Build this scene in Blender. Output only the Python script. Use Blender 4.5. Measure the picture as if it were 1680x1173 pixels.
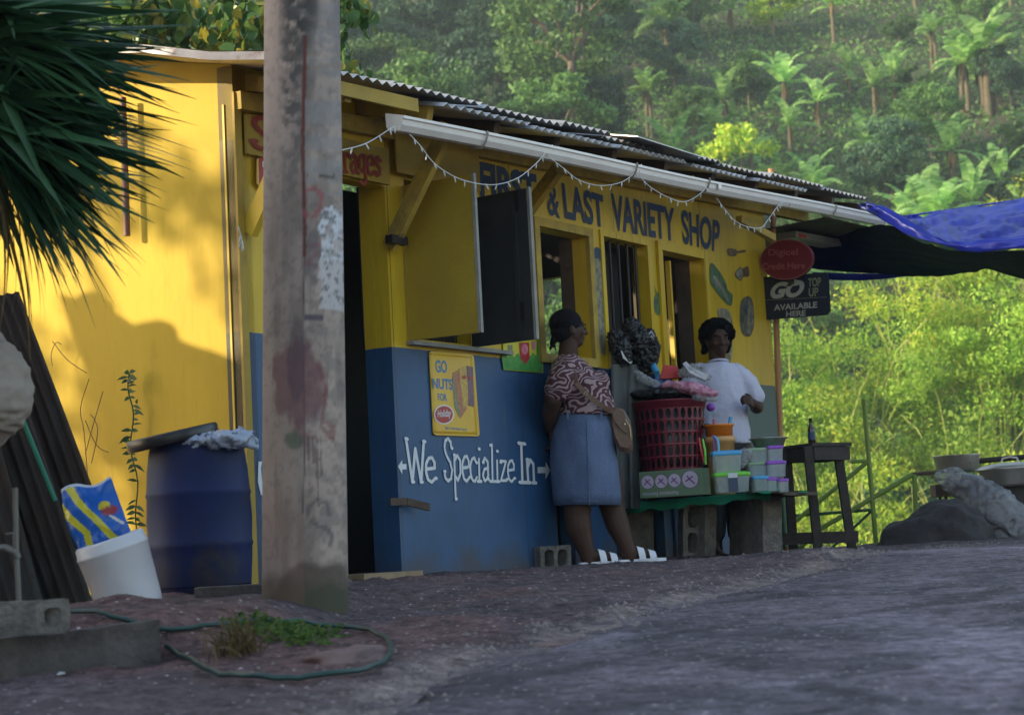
import bpy, bmesh, math, random
import numpy as np
from mathutils import Vector, Matrix, noise as mnoise
for o in list(bpy.data.objects): bpy.data.objects.remove(o)
SC = bpy.context.scene
COL = SC.collection
R = math.radians
V = Vector
# ------------------------------------------------------------------ camera
FPX, PW, PH = 3000.0, 1680.0, 1173.0
ROLL, PITCH = R(3.0), R(6.0331)
FWD = V((0, math.cos(PITCH), math.sin(PITCH)))
_r0 = V((1, 0, 0)); _u0 = _r0.cross(FWD)
RGT = _r0*math.cos(ROLL) - _u0*math.sin(ROLL)
UPV = _r0*math.sin(ROLL) + _u0*math.cos(ROLL)
EYE = V((0, 0, 0.17087))
cam_d = bpy.data.cameras.new('camera'); cam = bpy.data.objects.new('camera', cam_d); COL.objects.link(cam)
cam_d.lens = 36.0*FPX/PW; cam_d.sensor_width = 36.0; cam_d.clip_end = 2000; cam_d.clip_start = 0.05
mw = Matrix((RGT, UPV, -FWD)).transposed().to_4x4(); mw.translation = EYE
cam.matrix_world = mw
cam_d.dof.use_dof = True; cam_d.dof.focus_distance = 10.6; cam_d.dof.aperture_fstop = 4.2
SC.camera = cam
# ------------------------------------------------------------------ light
SUN_EL = 20.0
_sh = V((-.95, -.312, 0)).normalized()
SDIR = V((_sh.x*math.cos(R(SUN_EL)), _sh.y*math.cos(R(SUN_EL)), math.sin(R(SUN_EL))))   # towards the sun
W = bpy.data.worlds.new('World'); SC.world = W; W.use_nodes = True
nt = W.node_tree; bg = nt.nodes['Background']
sky = nt.nodes.new('ShaderNodeTexSky'); sky.sky_type = 'NISHITA'; sky.sun_disc = False
sky.sun_elevation = R(SUN_EL); sky.sun_rotation = math.atan2(SDIR.x, SDIR.y)
sky.air_density = 1.3; sky.dust_density = 1.5
nt.links.new(sky.outputs[0], bg.inputs[0]); bg.inputs[1].default_value = 0.14
sl = bpy.data.lights.new('sun', 'SUN'); sun = bpy.data.objects.new('sun', sl); COL.objects.link(sun)
sl.energy = 3.1; sl.angle = R(0.55); sl.color = (1.0, .86, .62)
sun.rotation_euler = (-SDIR).to_track_quat('-Z', 'Y').to_euler()
SC.view_settings.view_transform = 'Standard'; SC.view_settings.look = 'None'
SC.view_settings.exposure = 1.34; SC.view_settings.gamma = 1.0
# ------------------------------------------------------------------ pixel / plane helpers (photo measurements -> metres)
def ray(x, y): return FWD + RGT*((x-PW/2)/FPX) + UPV*((PH/2-y)/FPX)
def at(x, y, Y):
    r = ray(x, y); return EYE + r*(Y/r.y)
def proj(P):
    d = P-EYE; k = d.dot(FWD); return PW/2+FPX*d.dot(RGT)/k, PH/2-FPX*d.dot(UPV)/k
UU = V((.55565, .83142, 0)); VV = V((-.83142, .55565, 0)); NN = -VV; ZZ = V((0, 0, 1))
CN = V((-1.31684, 8.88, 0))
def Wp(t, z, off=0.0): return CN + UU*t + NN*off + ZZ*z
def Ep(v, z, off=0.0): return CN + VV*v - UU*off + ZZ*z
def hit(x, y, O, N):
    r = ray(x, y); return EYE + r*((O-EYE).dot(N)/r.dot(N))
def wt(x, y, off=0.0):
    P = hit(x, y, CN+NN*off, NN); return (P-CN).dot(UU), P.z
def ev(x, y, off=0.0):
    P = hit(x, y, CN-UU*off, UU); return (P-CN).dot(VV), P.z
def wq(x, y, off=0.0): return hit(x, y, CN+NN*off, NN)
def eq(x, y, off=0.0): return hit(x, y, CN-UU*off, UU)
# ------------------------------------------------------------------ materials
def nd(nt, t, **k):
    n = nt.nodes.new(t)
    for a, b in k.items():
        if a in ('inp',):
            for i, v in b.items(): n.inputs[i].default_value = v
        else: setattr(n, a, b)
    return n
def c4(c): return (c[0], c[1], c[2], 1.0)
MATS = {}
def mat(name, col, rough=.7, col2=None, scale=6.0, amt=.5, bump=.15, bscale=60.0, metal=0.0, dirt=None, dscale=2.5, dlim=.55,
        stretch=(1, 1, 1), attr=None, spec=.5, trans=0.0, alpha=1.0, coat=0.0, rvar=0.0, bdist=.01):
    m = bpy.data.materials.new(name); m.use_nodes = True; nt = m.node_tree; L = nt.links
    b = nt.nodes['Principled BSDF']; b.inputs['Roughness'].default_value = rough; b.inputs['Metallic'].default_value = metal
    b.inputs['Specular IOR Level'].default_value = spec
    b.inputs['Transmission Weight'].default_value = trans; b.inputs['Alpha'].default_value = alpha; b.inputs['Coat Weight'].default_value = coat
    tc = nd(nt, 'ShaderNodeTexCoord'); mp = nd(nt, 'ShaderNodeMapping'); mp.inputs['Scale'].default_value = stretch
    L.new(tc.outputs['Object'], mp.inputs[0])
    n1 = nd(nt, 'ShaderNodeTexNoise', inp={'Scale': scale, 'Detail': 6.0, 'Roughness': .6}); L.new(mp.outputs[0], n1.inputs['Vector'])
    col2 = col2 or tuple(c*.62 for c in col)
    mx = nd(nt, 'ShaderNodeMix', data_type='RGBA'); mx.inputs[6].default_value = c4(col); mx.inputs[7].default_value = c4(col2)
    mr = nd(nt, 'ShaderNodeMapRange'); mr.inputs[1].default_value = .35; mr.inputs[2].default_value = .7; mr.inputs[4].default_value = amt
    L.new(n1.outputs[0], mr.inputs[0]); L.new(mr.outputs[0], mx.inputs[0])
    out = mx.outputs[2]
    if attr:
        at_ = nd(nt, 'ShaderNodeAttribute', attribute_name=attr)
        m2 = nd(nt, 'ShaderNodeMix', data_type='RGBA', blend_type='MULTIPLY'); m2.inputs[0].default_value = 1
        L.new(out, m2.inputs[6]); L.new(at_.outputs[0], m2.inputs[7]); out = m2.outputs[2]
    if dirt:
        n2 = nd(nt, 'ShaderNodeTexNoise', inp={'Scale': dscale, 'Detail': 8.0, 'Roughness': .7}); L.new(mp.outputs[0], n2.inputs['Vector'])
        r2 = nd(nt, 'ShaderNodeMapRange'); r2.inputs[1].default_value = dlim; r2.inputs[2].default_value = dlim+.14; L.new(n2.outputs[0], r2.inputs[0])
        m3 = nd(nt, 'ShaderNodeMix', data_type='RGBA'); m3.inputs[7].default_value = c4(dirt); L.new(out, m3.inputs[6]); L.new(r2.outputs[0], m3.inputs[0]); out = m3.outputs[2]
    L.new(out, b.inputs['Base Color'])
    if bump > 0:
        n3 = nd(nt, 'ShaderNodeTexNoise', inp={'Scale': bscale, 'Detail': 5.0}); L.new(mp.outputs[0], n3.inputs['Vector'])
        bp = nd(nt, 'ShaderNodeBump', inp={'Strength': bump, 'Distance': bdist}); L.new(n3.outputs[0], bp.inputs['Height']); L.new(bp.outputs[0], b.inputs['Normal'])
    if rvar:
        r3 = nd(nt, 'ShaderNodeMapRange'); r3.inputs[3].default_value = max(.02, rough-rvar); r3.inputs[4].default_value = min(1, rough+rvar); L.new(n1.outputs[0], r3.inputs[0]); L.new(r3.outputs[0], b.inputs['Roughness'])
    MATS[name] = m; return m
def leafmat(name, c1, c2, tr=.45, rough=.55, c3=None, attr=False):
    m = bpy.data.materials.new(name); m.use_nodes = True; nt = m.node_tree; L = nt.links
    b = nt.nodes['Principled BSDF']; b.inputs['Roughness'].default_value = rough; b.inputs['Specular IOR Level'].default_value = .35
    g = nd(nt, 'ShaderNodeNewGeometry'); tc = nd(nt, 'ShaderNodeTexCoord')
    n1 = nd(nt, 'ShaderNodeTexNoise', inp={'Scale': .9, 'Detail': 3.0}); L.new(tc.outputs['Object'], n1.inputs['Vector'])
    ad = nd(nt, 'ShaderNodeMath', operation='ADD'); L.new(g.outputs['Random Per Island'], ad.inputs[0]); L.new(n1.outputs[0], ad.inputs[1])
    cr = nd(nt, 'ShaderNodeValToRGB'); e = cr.color_ramp.elements; e[0].position = .4; e[0].color = c4(c1); e[1].position = 1.25/1.6; e[1].color = c4(c2)
    if c3: x = cr.color_ramp.elements.new(.97); x.color = c4(c3)
    sc = nd(nt, 'ShaderNodeMath', operation='MULTIPLY'); sc.inputs[1].default_value = .68; L.new(ad.outputs[0], sc.inputs[0]); L.new(sc.outputs[0], cr.inputs[0])
    oi = nd(nt, 'ShaderNodeObjectInfo'); hs = nd(nt, 'ShaderNodeHueSaturation')
    mr = nd(nt, 'ShaderNodeMapRange'); mr.inputs[3].default_value = .65; mr.inputs[4].default_value = 1.35; L.new(oi.outputs['Random'], mr.inputs[0]); L.new(mr.outputs[0], hs.inputs['Value'])
    L.new(cr.outputs[0], hs.inputs['Color']); L.new(hs.outputs[0], b.inputs['Base Color'])
    t = nd(nt, 'ShaderNodeBsdfTranslucent'); L.new(hs.outputs[0], t.inputs[0]); mx = nd(nt, 'ShaderNodeMixShader'); mx.inputs[0].default_value = tr
    L.new(b.outputs[0], mx.inputs[1]); L.new(t.outputs[0], mx.inputs[2]); L.new(mx.outputs[0], nt.nodes['Material Output'].inputs[0])
    MATS[name] = m; return m
# ------------------------------------------------------------------ mesh builder
LOC = {}
class M:
    def __init__(s): s.v = []; s.f = []; s.m = []; s.sm = []
    def add(s, vs, fs, mi=0, sm=False):
        o = len(s.v); s.v += [V(p) for p in vs]; s.f += [tuple(i+o for i in f) for f in fs]; s.m += [mi]*len(fs); s.sm += [sm]*len(fs); return s
    def ob(s, p, a, b, c, mi=0):      # box from corner and three edge vectors
        p, a, b, c = V(p), V(a), V(b), V(c)
        vs = [p, p+a, p+a+b, p+b, p+c, p+a+c, p+a+b+c, p+b+c]
        fs = [(0, 3, 2, 1), (4, 5, 6, 7), (0, 1, 5, 4), (1, 2, 6, 5), (2, 3, 7, 6), (3, 0, 4, 7)]
        if a.cross(b).dot(c) < 0: fs = [tuple(reversed(f)) for f in fs]
        return s.add(vs, fs, mi)
    def cb(s, c, a, b, d, mi=0): # centred box with full edge vectors
        c, a, b, d = V(c), V(a), V(b), V(d); return s.ob(c-a/2-b/2-d/2, a, b, d, mi)
    def bar(s, p, q, w, h, up=ZZ, mi=0):
        p, q = V(p), V(q); a = q-p; sd = a.cross(up).normalized(); u2 = sd.cross(a).normalized()
        return s.ob(p-sd*w/2-u2*h/2, a, sd*w, u2*h, mi)
    def tube(s, pts, r, n=10, caps=True, mi=0, flat=1.0):
        pts = [V(p) for p in pts]; k = len(pts); rs = r if isinstance(r, (list, tuple)) else [r]*k
        vs = []; pu = None
        for i, p in enumerate(pts):
            d = (pts[min(i+1, k-1)]-pts[max(i-1, 0)]).normalized()
            if pu is None: pu = d.orthogonal().normalized()
            pu = (pu-d*pu.dot(d)).normalized(); pv = d.cross(pu)
            for j in range(n):
                a = 2*math.pi*j/n; vs.append(p+(pu*math.cos(a)+pv*math.sin(a)*flat)*rs[i])
        fs = [(i*n+j, i*n+(j+1) % n, (i+1)*n+(j+1) % n, (i+1)*n+j) for i in range(k-1) for j in range(n)]
        s.add(vs, fs, mi, True)
        if caps:
            s.add(vs[:n], [tuple(reversed(range(n)))], mi); s.add(vs[-n:], [tuple(range(n))], mi)
        return s
    def lathe(s, prof, n=24, o=(0, 0, 0), ax=ZZ, mi=0, sq=1.0, sm=True, ref=None, mod=None):
        ax = V(ax).normalized(); x = V(ref) if ref else ax.orthogonal().normalized(); y = ax.cross(x); o = V(o); vs = []
        for r_, h in prof:
            for j in range(n):
                a = 2*math.pi*j/n; rr = r_*(mod(a, h) if mod else 1); vs.append(o+ax*h+(x*math.cos(a)+y*math.sin(a)*sq)*rr)
        fs = [(i*n+j, i*n+(j+1) % n, (i+1)*n+(j+1) % n, (i+1)*n+j) for i in range(len(prof)-1) for j in range(n)]
        s.add(vs, fs, mi, sm)
        return s
    def ell(s, c, r, n=16, rot=None, mi=0):
        c = V(c); vs = []; fs = []; k = n//2
        for i in range(k+1):
            th = math.pi*i/k
            for j in range(n):
                p = V((r[0]*math.sin(th)*math.cos(2*math.pi*j/n), r[1]*math.sin(th)*math.sin(2*math.pi*j/n), r[2]*math.cos(th)))
                if rot: p = rot @ p
                vs.append(c+p)
        fs = [(i*n+j, (i+1)*n+j, (i+1)*n+(j+1) % n, i*n+(j+1) % n) for i in range(k) for j in range(n)]
        return s.add(vs, fs, mi, True)
    def prism(s, poly, ext, mi=0):
        poly = [V(p) for p in poly]; ext = V(ext); n = len(poly); nn = V((0, 0, 0))
        for i in range(n): nn += poly[i].cross(poly[(i+1) % n])
        if nn.dot(ext) < 0: poly.reverse()
        vs = poly+[p+ext for p in poly]
        fs = [tuple(reversed(range(n))), tuple(range(n, 2*n))]+[(i, (i+1) % n, n+(i+1) % n, n+i) for i in range(n)]
        return s.add(vs, fs, mi)
    def grid(s, fn, nu, nv, mi=0, sm=True, thick=None):
        vs = [fn(i/nu, j/nv) for i in range(nu+1) for j in range(nv+1)]
        fs = [(i*(nv+1)+j, (i+1)*(nv+1)+j, (i+1)*(nv+1)+j+1, i*(nv+1)+j+1) for i in range(nu) for j in range(nv)]
        s.add(vs, fs, mi, sm)
        if thick:
            t = V(thick); s.add([V(p)+t for p in vs], [tuple(reversed(f)) for f in fs], mi, sm)
        return s
    def build(s, name, mats, parent=None, loc=None, merge=False, bevel=0):
        me = bpy.data.meshes.new(name)
        if loc is None:
            if parent is not None: loc = LOC[parent.name]
            else:
                xs = [p.x for p in s.v]; ys = [p.y for p in s.v]; loc = V(((min(xs)+max(xs))/2, (min(ys)+max(ys))/2, min(p.z for p in s.v)))
        loc = V(loc)
        me.from_pydata([tuple(p-loc) for p in s.v], [], s.f)
        if not isinstance(mats, (list, tuple)): mats = [mats]
        for m in mats: me.materials.append(MATS[m] if isinstance(m, str) else m)
        me.polygons.foreach_set('material_index', s.m); me.polygons.foreach_set('use_smooth', s.sm)
        if merge or bevel:
            bm = bmesh.new(); bm.from_mesh(me); bmesh.ops.remove_doubles(bm, verts=bm.verts, dist=1e-5)
            if bevel:
                es = [e for e in bm.edges if len(e.link_faces) == 2 and e.calc_face_angle(0) > .5]
                bmesh.ops.bevel(bm, geom=es, offset=bevel, segments=2, affect='EDGES', profile=.6)
            bm.to_mesh(me); bm.free()
        me.update()
        o = bpy.data.objects.new(name, me); COL.objects.link(o)
        if parent is not None: o.parent = parent; LOC[o.name] = loc
        else: o.location = loc; LOC[o.name] = loc
        return o
def tag(o, label=None, cat=None, group=None, kind=None):
    if label: o['label'] = label
    if cat: o['category'] = cat
    if group: o['group'] = group
    if kind: o['kind'] = kind
    return o
def thing(name, loc, label, cat, group=None):
    o = bpy.data.objects.new(name, None); o.empty_display_size = .1; COL.objects.link(o); o.location = loc; LOC[o.name] = V(loc)
    return tag(o, label, cat, group)
def npmesh(name, verts, faces, mats, parent=None, loc=(0, 0, 0), mi=None, smooth=False):
    me = bpy.data.meshes.new(name); verts = np.asarray(verts, dtype=np.float32)-np.array(loc, dtype=np.float32); faces = np.asarray(faces, dtype=np.int32)
    k = faces.shape[1]
    me.vertices.add(len(verts)); me.vertices.foreach_set('co', verts.ravel()); me.loops.add(faces.size); me.loops.foreach_set('vertex_index', faces.ravel())
    me.polygons.add(len(faces)); me.polygons.foreach_set('loop_start', np.arange(0, faces.size, k, dtype=np.int32)); me.polygons.foreach_set('loop_total', np.full(len(faces), k, dtype=np.int32))
    for m in (mats if isinstance(mats, (list, tuple)) else [mats]): me.materials.append(MATS[m])
    if mi is not None: me.polygons.foreach_set('material_index', np.asarray(mi, dtype=np.int32))
    me.polygons.foreach_set('use_smooth', np.full(len(faces), smooth)); me.update(); me.validate()
    o = bpy.data.objects.new(name, me); COL.objects.link(o)
    if parent is not None: o.parent = parent
    else: o.location = loc
    LOC[o.name] = V(loc); return o
def copy_tree(o, parent=None):
    c = o.copy(); COL.objects.link(c); c.parent = parent
    for ch in list(o.children): copy_tree(ch, c)
    return c
def evalmesh(o):
    dg = bpy.context.evaluated_depsgraph_get(); dg.update(); return bpy.data.meshes.new_from_object(o.evaluated_get(dg))
def blob(name, m, mats, parent, voxel=.008, smooth=4, extra=None):
    o = m.build(name, mats, parent)
    md = o.modifiers.new('r', 'REMESH'); md.mode = 'VOXEL'; md.voxel_size = voxel; md.use_smooth_shade = True
    s_ = o.modifiers.new('s', 'SMOOTH'); s_.factor = .5; s_.iterations = smooth
    me = evalmesh(o); o.modifiers.clear(); o.data = me
    if len(me.materials) == 0:
        for x in (mats if isinstance(mats, (list, tuple)) else [mats]): me.materials.append(MATS[x])
    for p in me.polygons: p.use_smooth = True
    return o
# text lying on a plane, mapped into a four-cornered patch (tl, tr, bl, br as 3D points)
def textmesh(name, body, tl, tr, bl, br, m, parent, off=V((0, 0, 0)), bold=0.02, ital=0.0, ext=0.0):
    cu = bpy.data.curves.new('t', 'FONT'); cu.body = body; cu.offset = bold; cu.shear = ital; cu.fill_mode = 'FRONT' if False else 'BOTH'; cu.dimensions = '2D'; cu.align_x = 'LEFT'
    cu.space_line = .95
    ob = bpy.data.objects.new('t', cu); COL.objects.link(ob); me = evalmesh(ob); bpy.data.objects.remove(ob)
    xs = [v.co.x for v in me.vertices]; ys = [v.co.y for v in me.vertices]; x0, x1, y0, y1 = min(xs), max(xs), min(ys), max(ys)
    mm = M(); vs = []
    for v in me.vertices:
        a = (v.co.x-x0)/(x1-x0); b_ = (v.co.y-y0)/(y1-y0)
        vs.append((bl*(1-a)+br*a)*(1-b_)+(tl*(1-a)+tr*a)*b_+off)
    nrm = (tr-tl).cross(tl-bl)
    fs = []
    for p in me.polygons:
        f = tuple(p.vertices); a, b_, c = vs[f[0]], vs[f[1]], vs[f[2]]
        fs.append(f)
    mm.add(vs, fs); return mm.build(name, m, parent)
def strokes(mm, fn, polys, w, n=7, step=.00015, mi=0):
    """flat ribbons with round joints; fn(x,y,off)->3D, each piece a hair above the last"""
    k = 0
    for pl in polys:
        pl = [V((p[0], p[1])) for p in pl]
        for i in range(len(pl)-1):
            a, b = pl[i], pl[i+1]; d = b-a
            if d.length < 1e-6: continue
            d.normalize(); nn = V((-d.y, d.x))*w/2; k += 1
            mm.add([fn(q.x, q.y, k*step) for q in (a-nn, b-nn, b+nn, a+nn)], [(0, 1, 2, 3)], mi)
        for p in pl:
            k += 1; mm.add([fn(p.x+math.cos(2*math.pi*j/8)*w/2, p.y+math.sin(2*math.pi*j/8)*w/2, k*step) for j in range(8)], [tuple(range(8))], mi)
def arc(cx_, cy_, rx, ry, a0, a1, n=8): return [(cx_+rx*math.cos(R(a0+(a1-a0)*i/n)), cy_+ry*math.sin(R(a0+(a1-a0)*i/n))) for i in range(n+1)]
HAZE = 0.0008
# ------------------------------------------------------------------ materials used all over
mat('concrete', (.105, .09, .085), .95, (.04, .035, .034), 9, 1.0, .9, 45, dirt=(.10, .085, .075), dscale=4, dlim=.56)
mat('concrete_block', (.20, .18, .165), .95, (.10, .09, .08), 16, 1.0, 1.0, 60, dirt=(.07, .06, .055), dscale=5, dlim=.58)
mat('zinc', (.45, .43, .43), .42, (.25, .22, .2), 9, .7, .1, 40, metal=.6, dirt=(.16, .075, .04), dscale=3, dlim=.6)
mat('roof_zinc', (.55, .53, .52), .4, (.33, .29, .27), 6, .7, .1, 30, metal=.65, dirt=(.2, .10, .06), dscale=3, dlim=.6)
mat('rusty_zinc', (.055, .036, .028), .85, (.02, .016, .015), 5, .9, .3, 50, metal=.1, dirt=(.05, .055, .05), dscale=3, dlim=.52, stretch=(1, 1, .4))
mat('yellow_paint', (.66, .44, .03), .55, (.52, .33, .02), 3.5, .55, .12, 50, dirt=(.30, .19, .03), dscale=5, dlim=.68, stretch=(1, 1, .35))
mat('dull_yellow_paint', (.42, .28, .035), .65, (.27, .17, .03), 5, .7, .2, 50, dirt=(.15, .10, .04), dscale=5, dlim=.6)
mat('yellow_wood', (.50, .34, .05), .7, (.25, .17, .05), 9, .8, .25, 60, dirt=(.10, .07, .04), dscale=7, dlim=.6)
mat('old_wood', (.11, .075, .055), .85, (.05, .035, .028), 12, .8, .4, 60, stretch=(1, 1, 1))
mat('dark_wood', (.045, .034, .03), .85, (.022, .018, .016), 12, .8, .4, 60)
mat('bare_wood', (.34, .24, .15), .75, (.2, .14, .09), 12, .8, .3, 60)
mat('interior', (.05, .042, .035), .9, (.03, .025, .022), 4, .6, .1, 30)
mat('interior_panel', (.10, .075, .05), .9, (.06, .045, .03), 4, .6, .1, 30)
mat('charcoal', (.035, .037, .042), .55, (.022, .023, .026), 7, .6, .1, 50)
mat('grey_edge', (.30, .29, .27), .7, (.2, .19, .17), 12, .7, .2, 50)
mat('iron', (.04, .04, .045), .5, (.06, .03, .02), 20, .5, .2, 80, metal=.7)
mat('gutter_white', (.90, .85, .82), .4, (.74, .68, .64), 5, .5, .05, 40, dirt=(.45, .35, .12), dscale=9, dlim=.70)
mat('blue_letter', (.022, .045, .11), .6, (.035, .055, .11), 15, .5, .05, 50)
mat('red_letter', (.28, .03, .02), .6, (.2, .03, .02), 15, .5, .05, 50)
mat('white_letter', (.72, .74, .78), .6, (.58, .6, .66), 15, .5, .05, 50)
mat('rope', (.35, .32, .28), .8)
mat('light_wire', (.72, .74, .74), .5, bump=0)
mat('bamboo', (.50, .24, .10), .5, (.36, .17, .08), 7, .7, .1, 40)
mat('green_pipe', (.20, .30, .05), .45, (.13, .2, .04), 9, .7, .1, 60, dirt=(.09, .06, .03), dscale=12, dlim=.68)
mat('dark_green_pipe', (.03, .10, .04), .5, (.02, .06, .03), 9, .7, .1, 60)
def shade_wall():
    m = bpy.data.materials.new('shop_paint'); m.use_nodes = True; nt = m.node_tree; L = nt.links; b = nt.nodes['Principled BSDF']; b.inputs['Roughness'].default_value = .5
    tc = nd(nt, 'ShaderNodeTexCoord'); sp = nd(nt, 'ShaderNodeSeparateXYZ'); L.new(tc.outputs['Object'], sp.inputs[0])
    dt = nd(nt, 'ShaderNodeVectorMath', operation='DOT_PRODUCT'); dt.inputs[1].default_value = tuple(UU); L.new(tc.outputs['Object'], dt.inputs[0])
    def noise(s, d=6, st=(1, 1, 1), r=.6):
        mp = nd(nt, 'ShaderNodeMapping'); mp.inputs['Scale'].default_value = st; L.new(tc.outputs['Object'], mp.inputs[0])
        n = nd(nt, 'ShaderNodeTexNoise', inp={'Scale': s, 'Detail': float(d), 'Roughness': r}); L.new(mp.outputs[0], n.inputs['Vector']); return n.outputs[0]
    def rng(x, a, b_, c=0., d=1.):
        n = nd(nt, 'ShaderNodeMapRange'); n.inputs[1].default_value = a; n.inputs[2].default_value = b_; n.inputs[3].default_value = c; n.inputs[4].default_value = d; L.new(x, n.inputs[0]); return n.outputs[0]
    def mix(f, a, b_, bt='MIX'):
        n = nd(nt, 'ShaderNodeMix', data_type='RGBA', blend_type=bt)
        for i, q in ((0, f), (6, a), (7, b_)):
            if isinstance(q, (int, float)): n.inputs[i].default_value = q
            elif isinstance(q, tuple): n.inputs[i].default_value = c4(q)
            else: L.new(q, n.inputs[i])
        return n.outputs[2]
    def mth(op, a, b_=0.):
        n = nd(nt, 'ShaderNodeMath', operation=op)
        for i, q in ((0, a), (1, b_)):
            if isinstance(q, (int, float)): n.inputs[i].default_value = q
            else: L.new(q, n.inputs[i])
        return n.outputs[0]
    yel = mix(rng(noise(2.2, 7, (1, 1, .45)), .35, .7), (.70, .47, .018), (.50, .32, .014))
    yel = mix(rng(noise(26, 5, (1, 1, .06)), .52, .75, 0, .6), yel, (.42, .27, .03))
    blu = mix(rng(noise(2.5, 7), .35, .7), (.026, .090, .22), (.020, .066, .16))
    blu = mix(rng(noise(20, 6, (1, 1, .12)), .54, .72, 0, .6), blu, (.05, .10, .17))
    tea = (.055, .10, .10)
    blu = mix(rng(dt.outputs['Value'], 5.05, 5.1), blu, tea)
    zz = mth('ADD', sp.outputs[2], mth('MULTIPLY', noise(9, 2), .012))
    c = mix(rng(zz, 1.312, 1.316), blu, yel)
    # splash dirt near the ground and small chips
    dz = mth('ADD', sp.outputs[2], mth('MULTIPLY', noise(5, 6), -.45)); c = mix(rng(dz, -.16, .0, .75, 0), c, (.06, .05, .055))
    c = mix(rng(noise(30, 4, r=.8), .69, .71, 0, .85), c, (.12, .09, .05))
    fr = mth('PINGPONG', mth('ADD', dt.outputs['Value'], .0), .61)
    seam = rng(fr, .003, .005, .8, 0); c = mix(seam, c, (.05, .04, .03))
    L.new(c, b.inputs['Base Color'])
    h = mth('ADD', noise(40, 4, (1, 1, .15)), mth('MULTIPLY', fr, 0.0)); bp = nd(nt, 'ShaderNodeBump', inp={'Strength': .25, 'Distance': .006}); L.new(h, bp.inputs['Height']); L.new(bp.outputs[0], b.inputs['Normal'])
    MATS['shop_paint'] = m
shade_wall()
def shade_end():
    mat('end_wall_paint', (.52, .36, .026), .65, (.40, .26, .018), 1.6, .8, .3, 30, spec=.25, dirt=(.34, .21, .02), dscale=3.2, dlim=.58, stretch=(1, 1, .3))
shade_end()
# ------------------------------------------------------------------ ground
rng_ = np.random.default_rng(5)
def vnoise(x, y, s, seed=0):
    """cheap value noise on numpy arrays"""
    x = x*s+seed*17.3; y = y*s-seed*9.1; xi = np.floor(x); yi = np.floor(y); fx = x-xi; fy = y-yi; fx = fx*fx*(3-2*fx); fy = fy*fy*(3-2*fy)
    def h(a, b): q = np.sin(a*127.1+b*311.7+seed*13.7)*43758.5453; return q-np.floor(q)
    return (h(xi, yi)*(1-fx)+h(xi+1, yi)*fx)*(1-fy)+(h(xi, yi+1)*(1-fx)+h(xi+1, yi+1)*fx)*fy
def fbm(x, y, s, o=4, seed=0):
    r = 0; a = .5
    for k in range(o): r = r+a*vnoise(x, y, s*2**k, seed+k*3); a *= .55
    return r
def sst(a, b, x):
    t = np.clip((x-a)/(b-a), 0, 1); return t*t*(3-2*t)
def edge_road(y):        # x of the left edge of the asphalt at distance y
    ys = [2, 4, 5.0, 5.7, 6.6, 7.6, 9.0, 11.2, 14.0, 17]; xs = [-.75, -.52, -.40, -.12, .25, .75, 1.45, 2.35, 4.4, 8]
    return np.interp(y, ys, xs)
def terr(x, y):
    x = np.asarray(x, float); y = np.asarray(y, float)
    g = .035-.05*np.maximum(0, 9.5-y)-.0*x
    g = g+.03*sst(11, 15, y)*sst(1.5, 5, x)
    # terrace on the left behind the low wall
    y0_ = np.interp(x, [-1.25, -.85], [5.98, 5.7]); y1_ = np.interp(x, [-1.25, -.85], [6.15, 6.9]); tw = sst(-.6, -1.05, x)*sst(0, 1, (y-y0_)/(y1_-y0_)); g = g*(1-tw)+tw*np.maximum(g, .0+.02*sst(6, 8, y))
    # earth mounds
    for mx, my, rx, ry, h in ((-1.55, 6.95, .28, .22, .05), (-.85, 6.75, .5, .45, .012), (-.5, 9.0, .9, .9, .008), (-.1, 8.2, 1.0, .8, .03), (1.2, 10.2, .9, .6, .03)):
        g = g+h*np.exp(-((x-mx)/rx)**2-((y-my)/ry)**2)
    off = edge_road(y)-x
    dirt = sst(-.05, .12, off+.18*(fbm(x, y, 2.2, 4, 3)-.5))
    g = g+dirt*(.018+.06*(fbm(x, y, 1.6, 4, 1)-.45)+.040*(fbm(x, y, 7, 4, 2)-.45))*sst(1.0, 3.0, y)
    g = g+(1-dirt)*(.006*(fbm(x, y, 6, 3, 7)-.45)+.02*(fbm(x, y, .7, 2, 9)-.45))
    ye = np.interp(x, [-30, 1.4, 2.3, 3, 6, 30], [19, 17.5, 15.2, 15.3, 15.8, 17])
    g = g-np.where(y > ye, np.minimum((y-ye)*.75, 9.0), 0)
    r = np.maximum(0, y-46); g = g+.62*r+np.where(y > 40, 3*(fbm(x, y, .05, 3, 4)-.5), 0)
    return g
def axis(lo, hi, a, b, fine, k=1.25, mx=6.):
    p = list(np.arange(a, b, fine)); s = fine
    while p[-1] < hi: s = min(s*k, mx); p.append(p[-1]+s)
    q = [a]; s = fine
    while q[-1] > lo: s = min(s*k, mx); q.append(q[-1]-s)
    return np.array(sorted(q[1:])+p)
gx = axis(-60, 70, -2.6, 4.2, .032); gy = axis(-30, 30, 3.6, 16.2, .042)
GX, GY = np.meshgrid(gx, gy, indexing='ij'); GZ = terr(GX, GY)
nx_, ny_ = len(gx), len(gy); idx = np.arange(nx_*ny_).reshape(nx_, ny_)
F_ = np.stack([idx[:-1, :-1], idx[1:, :-1], idx[1:, 1:], idx[:-1, 1:]], -1).reshape(-1, 4)
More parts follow.
